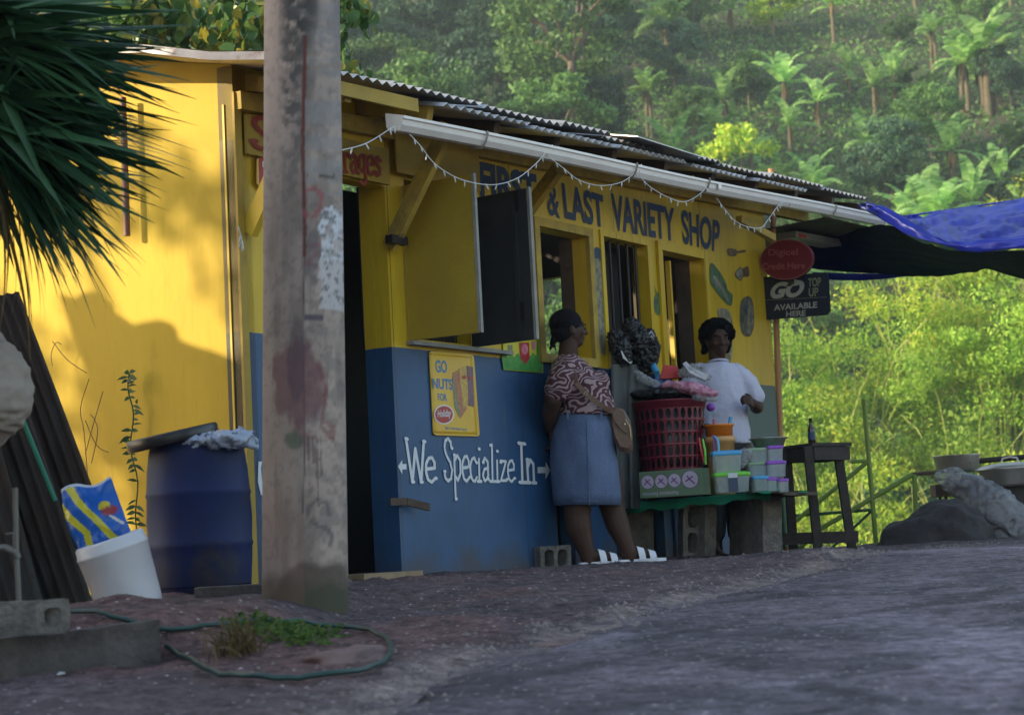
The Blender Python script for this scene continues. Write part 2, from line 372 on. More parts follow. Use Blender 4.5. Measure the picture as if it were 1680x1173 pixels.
def ground_mat():
    m = mat('ground_surface', (1, 1, 1), .86, (.6, .6, .6), 3.5, .8, 1.0, 38, attr='Col', bdist=.03)
    nt = m.node_tree; L = nt.links; b = nt.nodes['Principled BSDF']; tc = nd(nt, 'ShaderNodeTexCoord')
    base = b.inputs['Base Color'].links[0].from_socket
    # light and dark aggregate specks
    vo = nd(nt, 'ShaderNodeTexVoronoi', inp={'Scale': 30.0, 'Randomness': 1.0}); L.new(tc.outputs['Object'], vo.inputs['Vector'])
    lt = nd(nt, 'ShaderNodeMapRange'); lt.inputs[1].default_value = .13; lt.inputs[2].default_value = .24; lt.inputs[3].default_value = 1; lt.inputs[4].default_value = 0; L.new(vo.outputs['Distance'], lt.inputs[0])
    sp = nd(nt, 'ShaderNodeSeparateColor'); L.new(vo.outputs['Color'], sp.inputs[0])
    th = nd(nt, 'ShaderNodeMath', operation='GREATER_THAN'); th.inputs[1].default_value = .62; L.new(sp.outputs[0], th.inputs[0])
    mu = nd(nt, 'ShaderNodeMath', operation='MULTIPLY'); L.new(lt.outputs[0], mu.inputs[0]); L.new(th.outputs[0], mu.inputs[1])
    mx = nd(nt, 'ShaderNodeMix', data_type='RGBA'); mx.inputs[7].default_value = c4((.42, .36, .35)); L.new(base, mx.inputs[6])
    m7 = nd(nt, 'ShaderNodeMath', operation='MULTIPLY'); m7.inputs[1].default_value = .95; L.new(mu.outputs[0], m7.inputs[0]); L.new(m7.outputs[0], mx.inputs[0])
    n5 = nd(nt, 'ShaderNodeTexNoise', inp={'Scale': 15.0, 'Detail': 8.0, 'Roughness': .82}); L.new(tc.outputs['Object'], n5.inputs['Vector'])
    r5 = nd(nt, 'ShaderNodeMapRange'); r5.inputs[1].default_value = .36; r5.inputs[2].default_value = .64; r5.inputs[3].default_value = .25; r5.inputs[4].default_value = 1.8; L.new(n5.outputs[0], r5.inputs[0])
    m8 = nd(nt, 'ShaderNodeVectorMath', operation='SCALE'); L.new(mx.outputs[2], m8.inputs[0]); L.new(r5.outputs[0], m8.inputs['Scale'])
    L.new(m8.outputs[0], b.inputs['Base Color'])
    b.inputs['Specular IOR Level'].default_value = .35
ground_mat()
def attr_col(o, C, name='Col'):
    a = o.data.color_attributes.new(name, 'FLOAT_COLOR', 'POINT'); C4 = np.concatenate([C, np.ones((len(C), 1))], 1).astype(np.float32); a.data.foreach_set('color', C4.ravel())
gr = npmesh('ground', np.stack([GX, GY, GZ], -1).reshape(-1, 3), F_, 'ground_surface', smooth=True)
tag(gr, kind='structure')
x_, y_ = GX.ravel(), GY.ravel()
off = edge_road(y_)-x_+.22*(fbm(x_, y_, 2.4, 4, 3)-.5)
d_ = sst(-.06, .10, off)[:, None]
asph = np.array([.135, .108, .124])*(.75+.6*fbm(x_, y_, 1.1, 4, 8))[:, None]
dirtc = np.array([.098, .070, .076])*(.7+.75*fbm(x_, y_, 2.6, 4, 5))[:, None]
red = sst(.52, .66, fbm(x_, y_, 1.0, 4, 12))[:, None]*sst(1.4, -.6, x_)[:, None]; dirtc = dirtc*(1-red)+np.array([.15, .080, .078])*red
edg = np.exp(-((off-.02)/.10)**2)[:, None]*sst(.34, .56, fbm(x_, y_, 5, 4, 15))[:, None]*sst(13.5, 9.5, y_)[:, None]
cc = asph*(1-d_)+dirtc*d_; cc = cc*(1-edg)+np.array([.26, .2, .18])*edg
hillm = sst(14.8, 15.6, y_)[:, None]*(x_ > 1.5)[:, None]; cc = cc*(1-hillm)+np.array([.07, .05, .035])*hillm
attr_col(gr, cc)
road_x = None
# road: the asphalt sheet proper lies on the same bed (its own mesh, a few millimetres up)
ys = gy[(gy > -29) & (gy < 15.0)]; NU = 120
rv = []; 
for yy in ys:
    e = float(edge_road(yy))
    xs_ = np.concatenate([np.linspace(e+.10, 4.3, NU) if e < 4.0 else np.linspace(e+.1, e+1, NU), [6.0, 9.0, 16.0]]) 
    if xs_[-4] > 5.8: xs_[-3:] = xs_[-4]+np.array([1., 3., 9.])
    rv.append(np.stack([xs_, np.full(len(xs_), yy)], -1))
rv = np.array(rv); rx_, ry_ = rv[..., 0].copy(), rv[..., 1]
rx_[:, 0] += .16*(fbm(ry_[:, 0], ry_[:, 0]*0, 3.0, 4, 21)-.45)
rz = np.array([np.interp(0, [0], [0])]) if False else None
from mathutils.bvhtree import BVHTree
RZ = terr(rx_, ry_)+.004+.014*sst(0, .12, rx_-rx_[:, :1])
# keep clear of the coarse ground mesh under it
ii = np.arange(RZ.size).reshape(RZ.shape); FR = np.stack([ii[:-1, :-1], ii[:-1, 1:], ii[1:, 1:], ii[1:, :-1]], -1).reshape(-1, 4)
rd = npmesh('road', np.stack([rx_, ry_, RZ], -1).reshape(-1, 3), FR, 'ground_surface', smooth=True); tag(rd, kind='structure')
xa, ya = rx_.ravel(), ry_.ravel(); ra = np.array([.148, .118, .138])*(.62+.75*fbm(xa*.8+ya*.6, ya*.8-xa*.6, 1.1, 5, 31))[:, None]
lt_ = sst(.5, .7, fbm(xa, ya*.6, .9, 3, 33))[:, None]; ra = ra*(1-lt_*.6)+np.array([.30, .25, .30])*lt_*.6; ra = ra*(.72+.5*sst(.2, 3.2, xa-.25*ya+2.2))[:, None]
dk = sst(.60, .68, fbm(xa*.7+ya*.7, ya*.7-xa*.7, 1.7, 4, 37))[:, None]; ra = ra*(1-.35*dk); pt = (sst(.035, .02, np.abs(fbm(xa*.9+ya*.3, ya*.9-xa*.3, .55, 4, 61)-.47)*1.6))[:, None]; ra = ra*(1-.45*pt)
attr_col(rd, ra)
# hill
hx = np.arange(-120, 160, 2.2); hy = np.arange(28.5, 260, 2.2); HX, HY = np.meshgrid(hx, hy, indexing='ij'); HZ = terr(HX, HY)-.15
hi = np.arange(HZ.size).reshape(HZ.shape); FH = np.stack([hi[:-1, :-1], hi[1:, :-1], hi[1:, 1:], hi[:-1, 1:]], -1).reshape(-1, 4)
mat('hill_earth', (.075, .06, .038), .95, (.035, .05, .02), .18, 1.0, .4, 2.0, dirt=(.03, .05, .018), dscale=.3, dlim=.45)
tag(npmesh('hill', np.stack([HX, HY, HZ], -1).reshape(-1, 3), FH, 'hill_earth', smooth=True), kind='structure')
def gz(x, y): return float(terr(x, y))
def gpt(px, py_hint, Y):      # ground point under photo column px at distance Y
    P = at(px, py_hint, Y); return V((P.x, P.y, gz(P.x, P.y)))
# ------------------------------------------------------------------ shop
TL = 5.93; DEPTH = 2.7; TH = .10
shop = thing('shop_building', CN, 'yellow and blue plywood shop with corrugated roof and painted lettering', 'shop')
def roofz(t, off): return 2.515+.036*(t-.25)-.235*(off-.5)
def wall_holes(name, P, tb, zb, holes, thick, m, ztop=None, nx=V((0, 0, 0)), mj=None):
    """P(a,z,off); holes = (a0,a1,z0,z1); one wall with jambs"""
    A = sorted(set([tb[0], tb[1]]+[h[i] for h in holes for i in (0, 1)])); B = sorted(set([zb[0], zb[1]]+[h[i] for h in holes for i in (2, 3)]))
    A2 = []
    for i in range(len(A)-1):
        k = max(1, int((A[i+1]-A[i])/.4)); A2 += [A[i]+(A[i+1]-A[i])*j/k for j in range(k)]
    A = A2+[A[-1]]
    solid = lambda i, j: 0 <= i < len(A)-1 and 0 <= j < len(B)-1 and not any(h[0] < (A[i]+A[i+1])/2 < h[1] and h[2] < (B[j]+B[j+1])/2 < h[3] for h in holes)
    zt = lambda a, z: (ztop(a) if (ztop and z == B[-1]) else z)
    mm = M()
    for i in range(len(A)-1):
        for j in range(len(B)-1):
            if not solid(i, j): continue
            a0, a1, z0, z1 = A[i], A[i+1], B[j], B[j+1]
            q = [(a0, z0), (a1, z0), (a1, z1), (a0, z1)]
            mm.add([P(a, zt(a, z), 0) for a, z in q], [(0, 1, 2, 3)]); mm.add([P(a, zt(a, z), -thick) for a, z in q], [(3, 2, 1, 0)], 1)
            for (di, dj, e) in ((-1, 0, (0, 3)), (1, 0, (1, 2)), (0, -1, (0, 1)), (0, 1, (3, 2))):
                if not solid(i+di, j+dj):
                    a, b = q[e[0]], q[e[1]]
                    mm.add([P(a[0], zt(*a), 0), P(b[0], zt(*b), 0), P(b[0], zt(*b), -thick), P(a[0], zt(*a), -thick)], [(0, 1, 2, 3)], 2)
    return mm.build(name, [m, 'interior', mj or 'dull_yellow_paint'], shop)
dL = wt(487, 600)[0]; dR = wt(641, 567)[0]
H_door = (dL, 1.20, .07, 2.19)
w1 = (1.375, 1.955, 1.365, 2.26); w2 = (wt(880, 400)[0], wt(960, 400)[0], 1.36, 2.15)
w3 = (3.50, 4.07, .08, 2.18); w4 = (wt(1085, 450)[0], 4.87, .08, 2.17); gap = (2.77, 2.96, .02, .52)
wall_holes('front_wall', lambda a, z, o: Wp(a, z, o), (0, TL), (-.1, 2.6), [H_door, w1, w2, w3, w4, gap], TH, 'shop_paint', mj='shop_paint', ztop=lambda a: roofz(a, 0)+.02)
wall_holes('side_wall', lambda a, z, o: Ep(a, z, o), (-.0, DEPTH), (-.1, 2.6), [], TH, 'end_wall_paint', ztop=lambda a: roofz(0, -a)+.02)
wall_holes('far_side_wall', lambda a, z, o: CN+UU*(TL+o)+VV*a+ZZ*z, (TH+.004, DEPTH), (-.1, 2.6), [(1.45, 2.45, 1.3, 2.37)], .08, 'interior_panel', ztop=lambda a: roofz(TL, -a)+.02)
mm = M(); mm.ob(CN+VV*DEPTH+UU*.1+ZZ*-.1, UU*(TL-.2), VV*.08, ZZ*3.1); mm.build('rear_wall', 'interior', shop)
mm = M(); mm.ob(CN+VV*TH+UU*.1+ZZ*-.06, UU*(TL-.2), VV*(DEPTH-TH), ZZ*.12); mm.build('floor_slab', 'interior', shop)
# corner board and mouldings of the lit end wall
mm = M(); a = .05
mm.ob(Wp(-.014, -.02, .006), UU*.05, NN*.014, ZZ*2.52); mm.build('corner_board', 'dull_yellow_paint', shop)
mm = M(); mm.ob(Ep(.055, .05, .002), VV*.012, -UU*.006, ZZ*2.4); mm.build('cover_strip', 'yellow_paint', shop)
# roof sheets (corrugated, running front to back)
def corr(t0, t1, o0, o1, dz, pitch=.076, amp=.012, skew=0.0, zf=roofz, m=None):
    n = max(2, int((t1-t0)/pitch*2)); mm_ = m or M(); vs = []; vs2 = []
    for i in range(n+1):
        t = t0+(t1-t0)*i/n; h = amp if i % 2 else -amp
        for o in (o0, (o0+o1)/2, o1):
            p = Wp(t, zf(t, o)+h+dz, o-skew*(t-t0)); vs.append(p); vs2.append(p-ZZ*.002)
    k = 3; fs = [(i*k+j, (i+1)*k+j, (i+1)*k+j+1, i*k+j+1) for i in range(n) for j in range(2)]
    mm_.add(vs, fs); mm_.add(vs2, [tuple(reversed(f)) for f in fs])
    N = len(vs); bs = len(mm_.v)-2*N
    mm_.f += [(bs+i*k, bs+(i+1)*k, bs+N+(i+1)*k, bs+N+i*k) for i in range(n)]; mm_.m += [0]*n; mm_.sm += [False]*n
    return mm_
def sheet(*a, **k):
    o = corr(*a, **k).build('roof_sheet', 'roof_zinc', shop); return o
for i, (t0, t1, o, dz) in enumerate([(-.27, .62, .55, .012), (.60, 1.42, .53, .026), (1.40, 2.22, .55, .015), (2.20, 2.75, .55, .033), (2.72, 3.5, .50, .01), (3.45, 4.3, .49, .03), (4.25, 5.1, .50, .012), (5.05, 5.95, .50, .03), (5.9, 6.75, .52, .012)]):
    sheet(t0, t1, o, -DEPTH-.3, dz+.02)
for (t0, t1, o0, o1, dz) in [(.95, 1.78, .60, -1.2, -.014), (1.80, 2.7, .61, -1.0, -.026), (2.75, 3.6, .60, -.9, -.02), (3.7, 4.5, .58, -.9, -.03), (4.7, 5.5, .57, -.9, -.022)]: sheet(t0, t1, o0, o1, dz)
mm = M(); mm.ob(Wp(2.95, roofz(3, .6)+.055, .62), UU*.85, NN*-.9+ZZ*.21, ZZ*.006); mm.build('flat_roof_sheet', 'roof_zinc', shop)
# folded flashing along the left verge
fl = M()
for k in range(8):
    v0, v1 = -.58+k*.44, -.58+(k+1)*.44; z = lambda v: roofz(-.28, -v)+.02+.012*math.sin(v*7)
    fl.add([Wp(-.30, z(v0)+.03, -v0), Wp(-.30, z(v1)+.03, -v1), Wp(-.31, z(v1)-.012, -v1), Wp(-.31, z(v0)-.012, -v0)], [(0, 1, 2, 3), (3, 2, 1, 0)])
    fl.add([Wp(-.30, z(v0)+.034, -v0), Wp(-.10, z(v0)+.036, -v0), Wp(-.10, z(v1)+.036, -v1), Wp(-.30, z(v1)+.034, -v1)], [(0, 1, 2, 3)])
fl.build('verge_flashing', 'roof_zinc', shop)
# rafters, wall plate and fascia
for i, t in enumerate([.12, .32, 1.0, 1.62, 2.25, 2.9, 3.55, 4.2, 4.85, 5.5, 6.15, 6.7]):
    mm = M(); p0 = Wp(t, roofz(t, .50)-.055, .48); p1 = Wp(t, roofz(t, -DEPTH-.2)-.055, -DEPTH-.2)
    mm.bar(p0, p1, .05, .08); mm.build('rafter', 'yellow_wood' if i < 3 else 'old_wood', shop)
mm = M(); mm.bar(Wp(.0, roofz(0, .16)-.13, .03), Wp(TL+.7, roofz(TL+.7, .16)-.13, .03), .05, .09); mm.build('wall_plate', 'yellow_wood', shop)
mm = M(); mm.bar(Wp(.0, roofz(0, .50)-.045, .505), Wp(.85, roofz(.85, .50)-.045, .505), .02, .07); mm.build('fascia_board', 'dull_yellow_paint', shop)
mm = M(); mm.ob(Wp(5.96, 2.53, .50), UU*1.06+ZZ*.03, NN*-.95+ZZ*-.03, ZZ*.008); mm.build('soffit_sheet', 'old_wood', shop)
mm = M(); mm.bar(Wp(6.1, 2.47, .1), Wp(7.0, 2.50, .1), .16, .05); mm.build('eave_plank', 'grey_edge', shop)
# dropped lintel boards over the door ("snacks & beverages" board)
mm = M(); mm.ob(Wp(.05, 2.195, .022), UU*1.15, NN*.018, ZZ*.20); lb = mm.build('lettered_board', 'dull_yellow_paint', shop)
mm = M(); mm.ob(Wp(1.24, 2.27, .05), UU*.80, NN*.012, ZZ*.24); mm.build('soffit_board', 'dull_yellow_paint', shop)
# door post, frame mouldings
def frame(name, h, w, m, d=.03, bottom=True):
    a0, a1, z0, z1 = h; f = M()
    f.ob(Wp(a0-w, z0, .002), UU*w, NN*d, ZZ*(z1-z0)); f.ob(Wp(a1, z0, .002), UU*w, NN*d, ZZ*(z1-z0)); f.ob(Wp(a0-w, z1, .002), UU*(a1-a0+2*w), NN*d, ZZ*w)
    if bottom: f.ob(Wp(a0-w, z0-w, .002), UU*(a1-a0+2*w), NN*d, ZZ*w)
    return f.build(name, m, shop)
frame('window_frame', w2, .055, 'yellow_wood'); frame('door_frame', w4, .06, 'shop_paint', .02, False)
frame('door_frame', w3, .04, 'shop_paint', .012, False)
mm = M(); mm.ob(Wp(w2[1]+.0, w2[2], -TH-.10), UU*.05, NN*.10, ZZ*(w2[3]-w2[2])); mm.build('jamb', 'old_wood', shop); mm = M(); mm.ob(Wp(w4[1], .08, -TH-.12), UU*.05, NN*.12, ZZ*2.09); mm.build('jamb', 'old_wood', shop)
# door post next to the doorway
mm = M(); mm.ob(Wp(1.196, .0, -.18), UU*.06, NN*.078, ZZ*2.3); mm.build('door_post', 'shop_paint', shop)
# door leaf ajar inside
mm = M(); p = Wp(dL+.05, .09, -.12); q = (UU*.8-NN*.38).normalized(); mm.ob(p, q*.66, q.cross(ZZ)*.03, ZZ*2.05)
dl = mm.build('door', 'charcoal', shop); 
for z in (.5, .95, 1.4): mm = M(); mm.ob(p+q*.05+q.cross(ZZ)*.031+ZZ*(z-.07), q*.56, q.cross(ZZ)*.012, ZZ*.06); mm.build('door_rail', 'iron', dl)
mm = M(); mm.ob(Wp(.70, -.02, -.10), UU*.50, NN*.24, ZZ*.115); mm.build('door_step', 'bare_wood', shop)
# hasp on the door edge
mm = M(); P = wq(650, 829, .02); mm.ob(P-UU*.06, UU*.14, NN*.012, ZZ*.04); mm.ob(P+UU*.085+NN*.012, UU*.12+NN*.06-ZZ*.035, NN*-.02+UU*.004, ZZ*.04); mm.build('hasp', 'old_wood', shop)
# shutters and sill
mat('shutter_yellow', (.40, .28, .02), .6, (.30, .19, .015), 3, .7, .15, 50)
def shutter(t, ang, w, z0, z1, m1, m2):
    d = UU*math.cos(R(ang))+NN*math.sin(R(ang)); s = d.cross(ZZ); H = Wp(t, z0, .012)
    mm = M(); mm.ob(H, d*(w-.018), s*.022, ZZ*(z1-z0)); sh = mm.build('shutter', m1, shop)
    mm = M(); mm.ob(H+d*(w-.017), d*.018, s*.026, ZZ*(z1-z0+.006)); mm.build('edge_strip', 'grey_edge', sh)
    return sh, H, d, s
sh1, H1, d1, s1 = shutter(1.365, 84, .455, 1.35, 2.215, 'shutter_yellow', None)
sh2, H2, d2, s2 = shutter(1.965, 91, .455, 1.35, 2.215, 'charcoal', None)
for z in (.10, .74): mm = M(); mm.ob(H2+s2*.0225+d2*.36+ZZ*z, d2*.018, s2*.012, ZZ*.12); mm.build('bolt', 'iron', sh2)
mm = M(); mm.ob(H2+s2*.0225+d2*.33, d2*.03, s2*.01, ZZ*.86); mm.build('batten', 'charcoal', sh2)
mm = M(); mm.ob(Wp(1.33, 1.325, .004), UU*.98, NN*.05, ZZ*.022); mm.build('window_sill', 'grey_edge', shop)
for k in range(5):
    mm = M(); mm.tube([Wp(1.42+k*.11, 1.36, -.05), Wp(1.42+k*.11, 2.26, -.05)], .008, 6); mm.build('window_bar', 'iron', shop)
mm = M(); mm.ob(Wp(1.38, 1.365, -.34), UU*.58, NN*.01, ZZ*.9); mm.build('window_screen', 'charcoal', shop)
# barred doorway
mm = M(); mm.ob(Wp(3.5, .1, -.085), UU*.57, NN*.03, ZZ*1.2); g = mm.build('lower_door', 'charcoal', shop)
for k in range(5): 
    mm = M(); mm.tube([Wp(3.56+k*.112, 1.3, -.05), Wp(3.56+k*.112, 2.18, -.05)], .010, 6); mm.build('door_bar', 'iron', shop)
mm = M(); mm.ob(Wp(3.5, 1.3, -.24), UU*.57, NN*.02, ZZ*.88); mm.build('door_screen', 'charcoal', shop)
# open door leaf and panel inside the right doorway
mm = M(); q = (NN*-.75+UU*.5).normalized(); mm.ob(Wp(4.58, .08, -.13), q*.55, q.cross(ZZ)*.03, ZZ*2.06); dd = mm.build('door', 'interior_panel', shop)
mm = M(); mm.ob(Wp(4.555, .60, -.125), UU*.022, NN*.035, ZZ*1.54); mm.build('edge_strip', 'yellow_paint', dd)
mm = M(); mm.ob(Wp(w2[0]+.02, 1.36, -.3), UU*.12, NN*.02, ZZ*.42); mm.build('inner_frame', 'yellow_wood', shop)
# braces holding the overhang
def brace(a, b, w=.045, h=.085, m='yellow_wood'):
    mm = M(); mm.bar(a, b, w, h); return mm.build('brace', m, shop)
brace(Wp(.06, 1.80, .02), Wp(.06, 2.44, .46), m='yellow_paint')
brace(hit(640, 405, Wp(1.20, 0, 0), UU), Wp(1.2, roofz(1.2, .46)-.10, .45))
mm = M(); P = Wp(1.12, 1.86, .05); mm.ob(P, UU*.14, NN*.05, ZZ*.045); mm.build('bracket', 'iron', shop)
brace(wq(864, 348, .03), wq(916, 277, .36))
brace(Wp(4.9, 2.42, .30), Wp(5.35, 2.33, .34), .05, .05)
# gutter
GA, GB = wq(643, 210, .545), wq(1441, 368, .545)
gd = (GB-GA).normalized(); gu = gd.cross(-NN).normalized(); gu = gu if gu.z > 0 else -gu
prof = [(0, .078), (0, .006), (.018, -.016), (.075, -.022), (.098, .004), (.104, .03), (.116, .034), (.116, .048), (.112, .048), (.111, .038), (.100, .034), (.094, .008), (.073, -.018), (.02, -.012), (.004, .008), (.004, .078)]
mm = M(); NG = 40
for i in range(NG+1):
    s = i/NG; base = GA.lerp(GB, s)+ZZ*.006*math.sin(s*9)
    mm.v += [base+NN*(x-.03)+gu*y for x, y in prof]
k = len(prof)
for i in range(NG):
    for j in range(k): mm.f.append((i*k+j, i*k+(j+1) % k, (i+1)*k+(j+1) % k, (i+1)*k+j)); mm.m.append(0); mm.sm.append(False)
gut = mm.build('gutter', 'gutter_white', shop)
for end, s in ((GA, -1), (GB, 1)):
    mm = M(); mm.prism([end+NN*(x-.03)+gu*y+gd*s*.001 for x, y in prof[:8]], gd*s*.006); mm.build('end_cap', 'gutter_white', gut)
for f in (.115,.37, .52, .84):
    P = GA.lerp(GB, f)
    mm = M(); mm.tube([P+NN*(x-.03)+gu*y for x, y in [(0, .09), (-.006, 0), (.015, -.022), (.078, -.03), (.106, 0), (.124, .04), (.12, .055)]], .006, 6); mm.build('gutter_bracket', 'rope', gut)
mm = M(); P = GA.lerp(GB, .54); mm.ob(P+NN*.083+gu*-.005, gd*.04, NN*.006, gu*.04); mm.build('joint_collar', 'gutter_white', gut)
# ---------------- painted words
def wtext(body, tl, tr, bl, br, m, bold=.02, off=.004, name='lettering', parent=None):
    q = [wq(*p, off) for p in (tl, tr, bl, br)]; return textmesh(name, body, *q, m, parent or shop, bold=bold)
wtext('FIRST', (785, 264), (880, 286), (788, 323), (882, 345), 'blue_letter', .045)
wtext('&', (897, 298), (918, 309), (899, 352), (919, 360), 'blue_letter', .02)
wtext('LAST', (921, 299), (989, 320), (927, 359), (993, 375), 'blue_letter', .035)
wtext('VARIETY', (1002, 317), (1106, 342), (1006, 378), (1108, 397), 'blue_letter', .03)
wtext('SHOP', (1117, 343), (1182, 363), (1121, 400), (1179, 415), 'blue_letter', .03)
# ---- brush lettering with ball serifs
def glyphs():
    G = {}
    G['W'] = ([[(0, 1), (.16, 0), (.3, .8), (.46, 0), (.6, 1)]], .62, [(0, 1), (.6, 1), (.16, 0), (.46, 0)])
    G['e'] = ([[(.03, .32), (.33, .36), (.33, .5), (.25, .62), (.13, .6), (.03, .45), (.02, .25), (.08, .06), (.2, 0), (.34, .1)]], .38, [(.34, .1)])
    G['S'] = ([[(.36, .78), (.33, .92), (.22, 1), (.08, .93), (.04, .76), (.12, .6), (.28, .44), (.36, .26), (.3, .06), (.16, 0), (.03, .08), (.01, .22)]], .42, [(.36, .78), (.01, .22)])
    G['p'] = ([[(.06, .62), (.08, -.42)], [(.08, .5), (.2, .62), (.33, .5), (.33, .2), (.2, .02), (.08, .12)]], .40, [(.08, -.42), (.05, .62)])
    G['c'] = ([[(.3, .48), (.22, .6), (.1, .56), (.02, .4), (.02, .2), (.1, .03), (.22, .0), (.31, .1)]], .34, [(.3, .48)])
    G['i'] = ([[(.1, .58), (.1, .02)], [(0, 0), (.2, 0)], [(.1, .84), (.1, .85)]], .24, [(.1, .84)])
    G['a'] = ([[(.04, .5), (.14, .62), (.28, .52), (.28, .1), (.36, 0)], [(.28, .36), (.1, .32), (.02, .16), (.1, .01), (.22, .06), (.28, .18)]], .40, [(.04, .5)])
    G['l'] = ([[(.1, 1), (.1, .02)], [(0, 0), (.2, 0)], [(0, .98), (.1, 1)]], .24, [(0, 0), (.2, 0)])
    G['z'] = ([[(.02, .58), (.3, .58), (.03, .03), (.32, .03)]], .36, [(.02, .54), (.32, .07)])
    G['I'] = ([[(.1, 1), (.1, .02)], [(0, 1), (.2, 1)], [(0, 0), (.2, 0)]], .26, [(0, 0), (.2, 0), (0, 1), (.2, 1)])
    G['n'] = ([[(.05, .6), (.08, .02)], [(.07, .4), (.18, .6), (.3, .5), (.32, .02)], [(0, 0), (.16, 0)], [(.25, 0), (.4, 0)]], .42, [(.05, .6)])
    G['r'] = ([[(.05, .6), (.07, .02)], [(.06, .4), (.16, .6), (.28, .56)], [(0, 0), (.14, 0)]], .32, [(.28, .56)])
    G['g'] = ([[(.28, .5), (.16, .62), (.04, .5), (.04, .22), (.16, .08), (.28, .2)], [(.29, .62), (.3, -.2), (.2, -.34), (.05, -.28)]], .38, [(.05, -.28)])
    G['s'] = ([[(.26, .5), (.2, .61), (.08, .58), (.05, .45), (.14, .33), (.26, .22), (.24, .06), (.12, 0), (.02, .08)]], .32, [(.26, .5), (.02, .08)])
    G[' '] = ([], .24, [])
    return G
GL = glyphs()
def brush(body, tl, tr, bl, br, m, w=.07, name='lettering', off=.004, ball=.6):
    q = [wq(*p, off) for p in (tl, tr, bl, br)]; adv = sum(GL[c][1] for c in body)
    def fn(x, y, o): a = x/adv; return (q[2]*(1-a)+q[3]*a)*(1-y)+(q[0]*(1-a)+q[1]*a)*y+NN*o
    mm = M(); x = 0; k = [0]
    for c in body:
        st, ad, balls = GL[c]
        strokes(mm, fn, [[(p[0]+x, p[1]) for p in pl] for pl in st], w)
        for b in balls:
            mm.add([fn(b[0]+x+math.cos(2*math.pi*j/10)*w*ball*1.5, b[1]+math.sin(2*math.pi*j/10)*w*ball*.9, .004) for j in range(10)], [tuple(range(10))])
        x += ad
    return mm.build(name, m, shop)
brush('We', (666, 720), (714, 727), (669, 790), (716, 791), 'white_letter', .085)
brush('Specialize', (727, 718), (844, 735), (729, 789), (845, 790), 'white_letter', .08)
brush('In', (851, 727), (879, 731), (853, 791), (880, 792), 'white_letter', .09)
brush('S', (413, 190), (446, 196), (416, 243), (446, 247), 'red_letter', .13, off=.045)
brush('rages', (562, 232), (624, 239), (565, 282), (626, 289), 'red_letter', .12, off=.045)
for pts in ([(653, 765), (660, 754), (660, 761), (667, 761), (667, 770), (660, 770), (660, 778)], [(903, 771), (895, 757), (895, 766), (882, 766), (882, 776), (895, 776), (895, 786)]):
    mm = M(); mm.add([wq(*p, .004) for p in pts], [tuple(reversed(range(len(pts))))]); mm.build('painted_arrow', 'white_letter', shop)
mm = M()
for p in ([(424, 757), (430, 757), (428, 768), (430, 790), (434, 812), (428, 812), (423, 790)],): mm.add([wq(*q, .004) for q in p], [tuple(range(len(p)))])
mm.build('painted_arrow', 'white_letter', shop)
# ---------------- painted pictures on the right part of the wall
mat('picture_green', (.10, .19, .07), .6, (.035, .06, .045), 26, 1.0, .1, 50)
mat('picture_dark', (.045, .05, .05), .6, (.18, .17, .12), 22, 1.0, .1, 50)
mat('picture_pale', (.34, .31, .20), .6, (.07, .08, .08), 24, 1.0, .1, 50)
mat('picture_brown', (.09, .05, .03), .6, (.20, .14, .06), 24, 1.0, .1, 50)
def pic(pts, m, o=.004, name='painted_picture'):
    k = len(pts); out = []
    for i in range(k):
        a, b, c_, d = [V(pts[(i+j) % k]) for j in (-1, 0, 1, 2)]
        for t in (0, .33, .66): out.append(tuple(.5*((2*b)+(-a+c_)*t+(2*a-5*b+4*c_-d)*t*t+(-a+3*b-3*c_+d)*t**3)))
    pts = out
    mm = M(); mm.add([wq(*p, o) for p in pts], [tuple(reversed(range(len(pts))))]); return mm.build(name, m, shop)
pic([(976, 407), (982, 407), (989, 417), (993, 450), (996, 500), (999, 560), (1000, 578), (994, 582), (985, 576), (979, 530), (974, 450), (973, 412)], 'picture_pale')
pic([(976, 407), (982, 407), (989, 417), (992, 440), (984, 425), (974, 424)], 'blue_letter', .005)
pic([(1073, 468), (1077, 478), (1085, 488), (1086, 503), (1081, 517), (1078, 516), (1073, 507), (1073, 490), (1076, 482)], 'picture_green')
pic([(1194, 408), (1207, 409), (1209, 412), (1222, 410), (1223, 414), (1209, 416), (1208, 420), (1196, 420)], 'picture_brown')
pic([(1166, 432), (1178, 442), (1190, 462), (1194, 476), (1201, 482), (1202, 490), (1199, 502), (1186, 492), (1172, 474), (1165, 462)], 'picture_green')
pic([(1170, 452), (1180, 460), (1190, 478), (1195, 486), (1196, 496), (1192, 492), (1182, 474), (1174, 470)], 'picture_pale', .005)
pic([(1206, 448), (1214, 438), (1218, 441), (1227, 437), (1229, 453), (1219, 455), (1216, 461), (1208, 455)], 'picture_brown')
pic([(1207, 448), (1214, 440), (1218, 446), (1217, 459), (1210, 454)], 'picture_pale', .005)
pic([(1216, 495), (1226, 486), (1234, 492), (1237, 512), (1237, 534), (1232, 550), (1225, 552), (1217, 545), (1214, 522)], 'picture_dark')
pic([(1228, 492), (1233, 498), (1236, 514), (1236, 534), (1231, 546), (1226, 544), (1227, 515)], 'picture_pale', .005)
pic([(1179, 507), (1194, 508), (1201, 525), (1202, 560), (1198, 596), (1192, 590), (1190, 560), (1184, 530), (1178, 516)], 'picture_pale')
pic([(771, 292), (779, 300), (779, 318), (773, 318)], 'blue_letter')
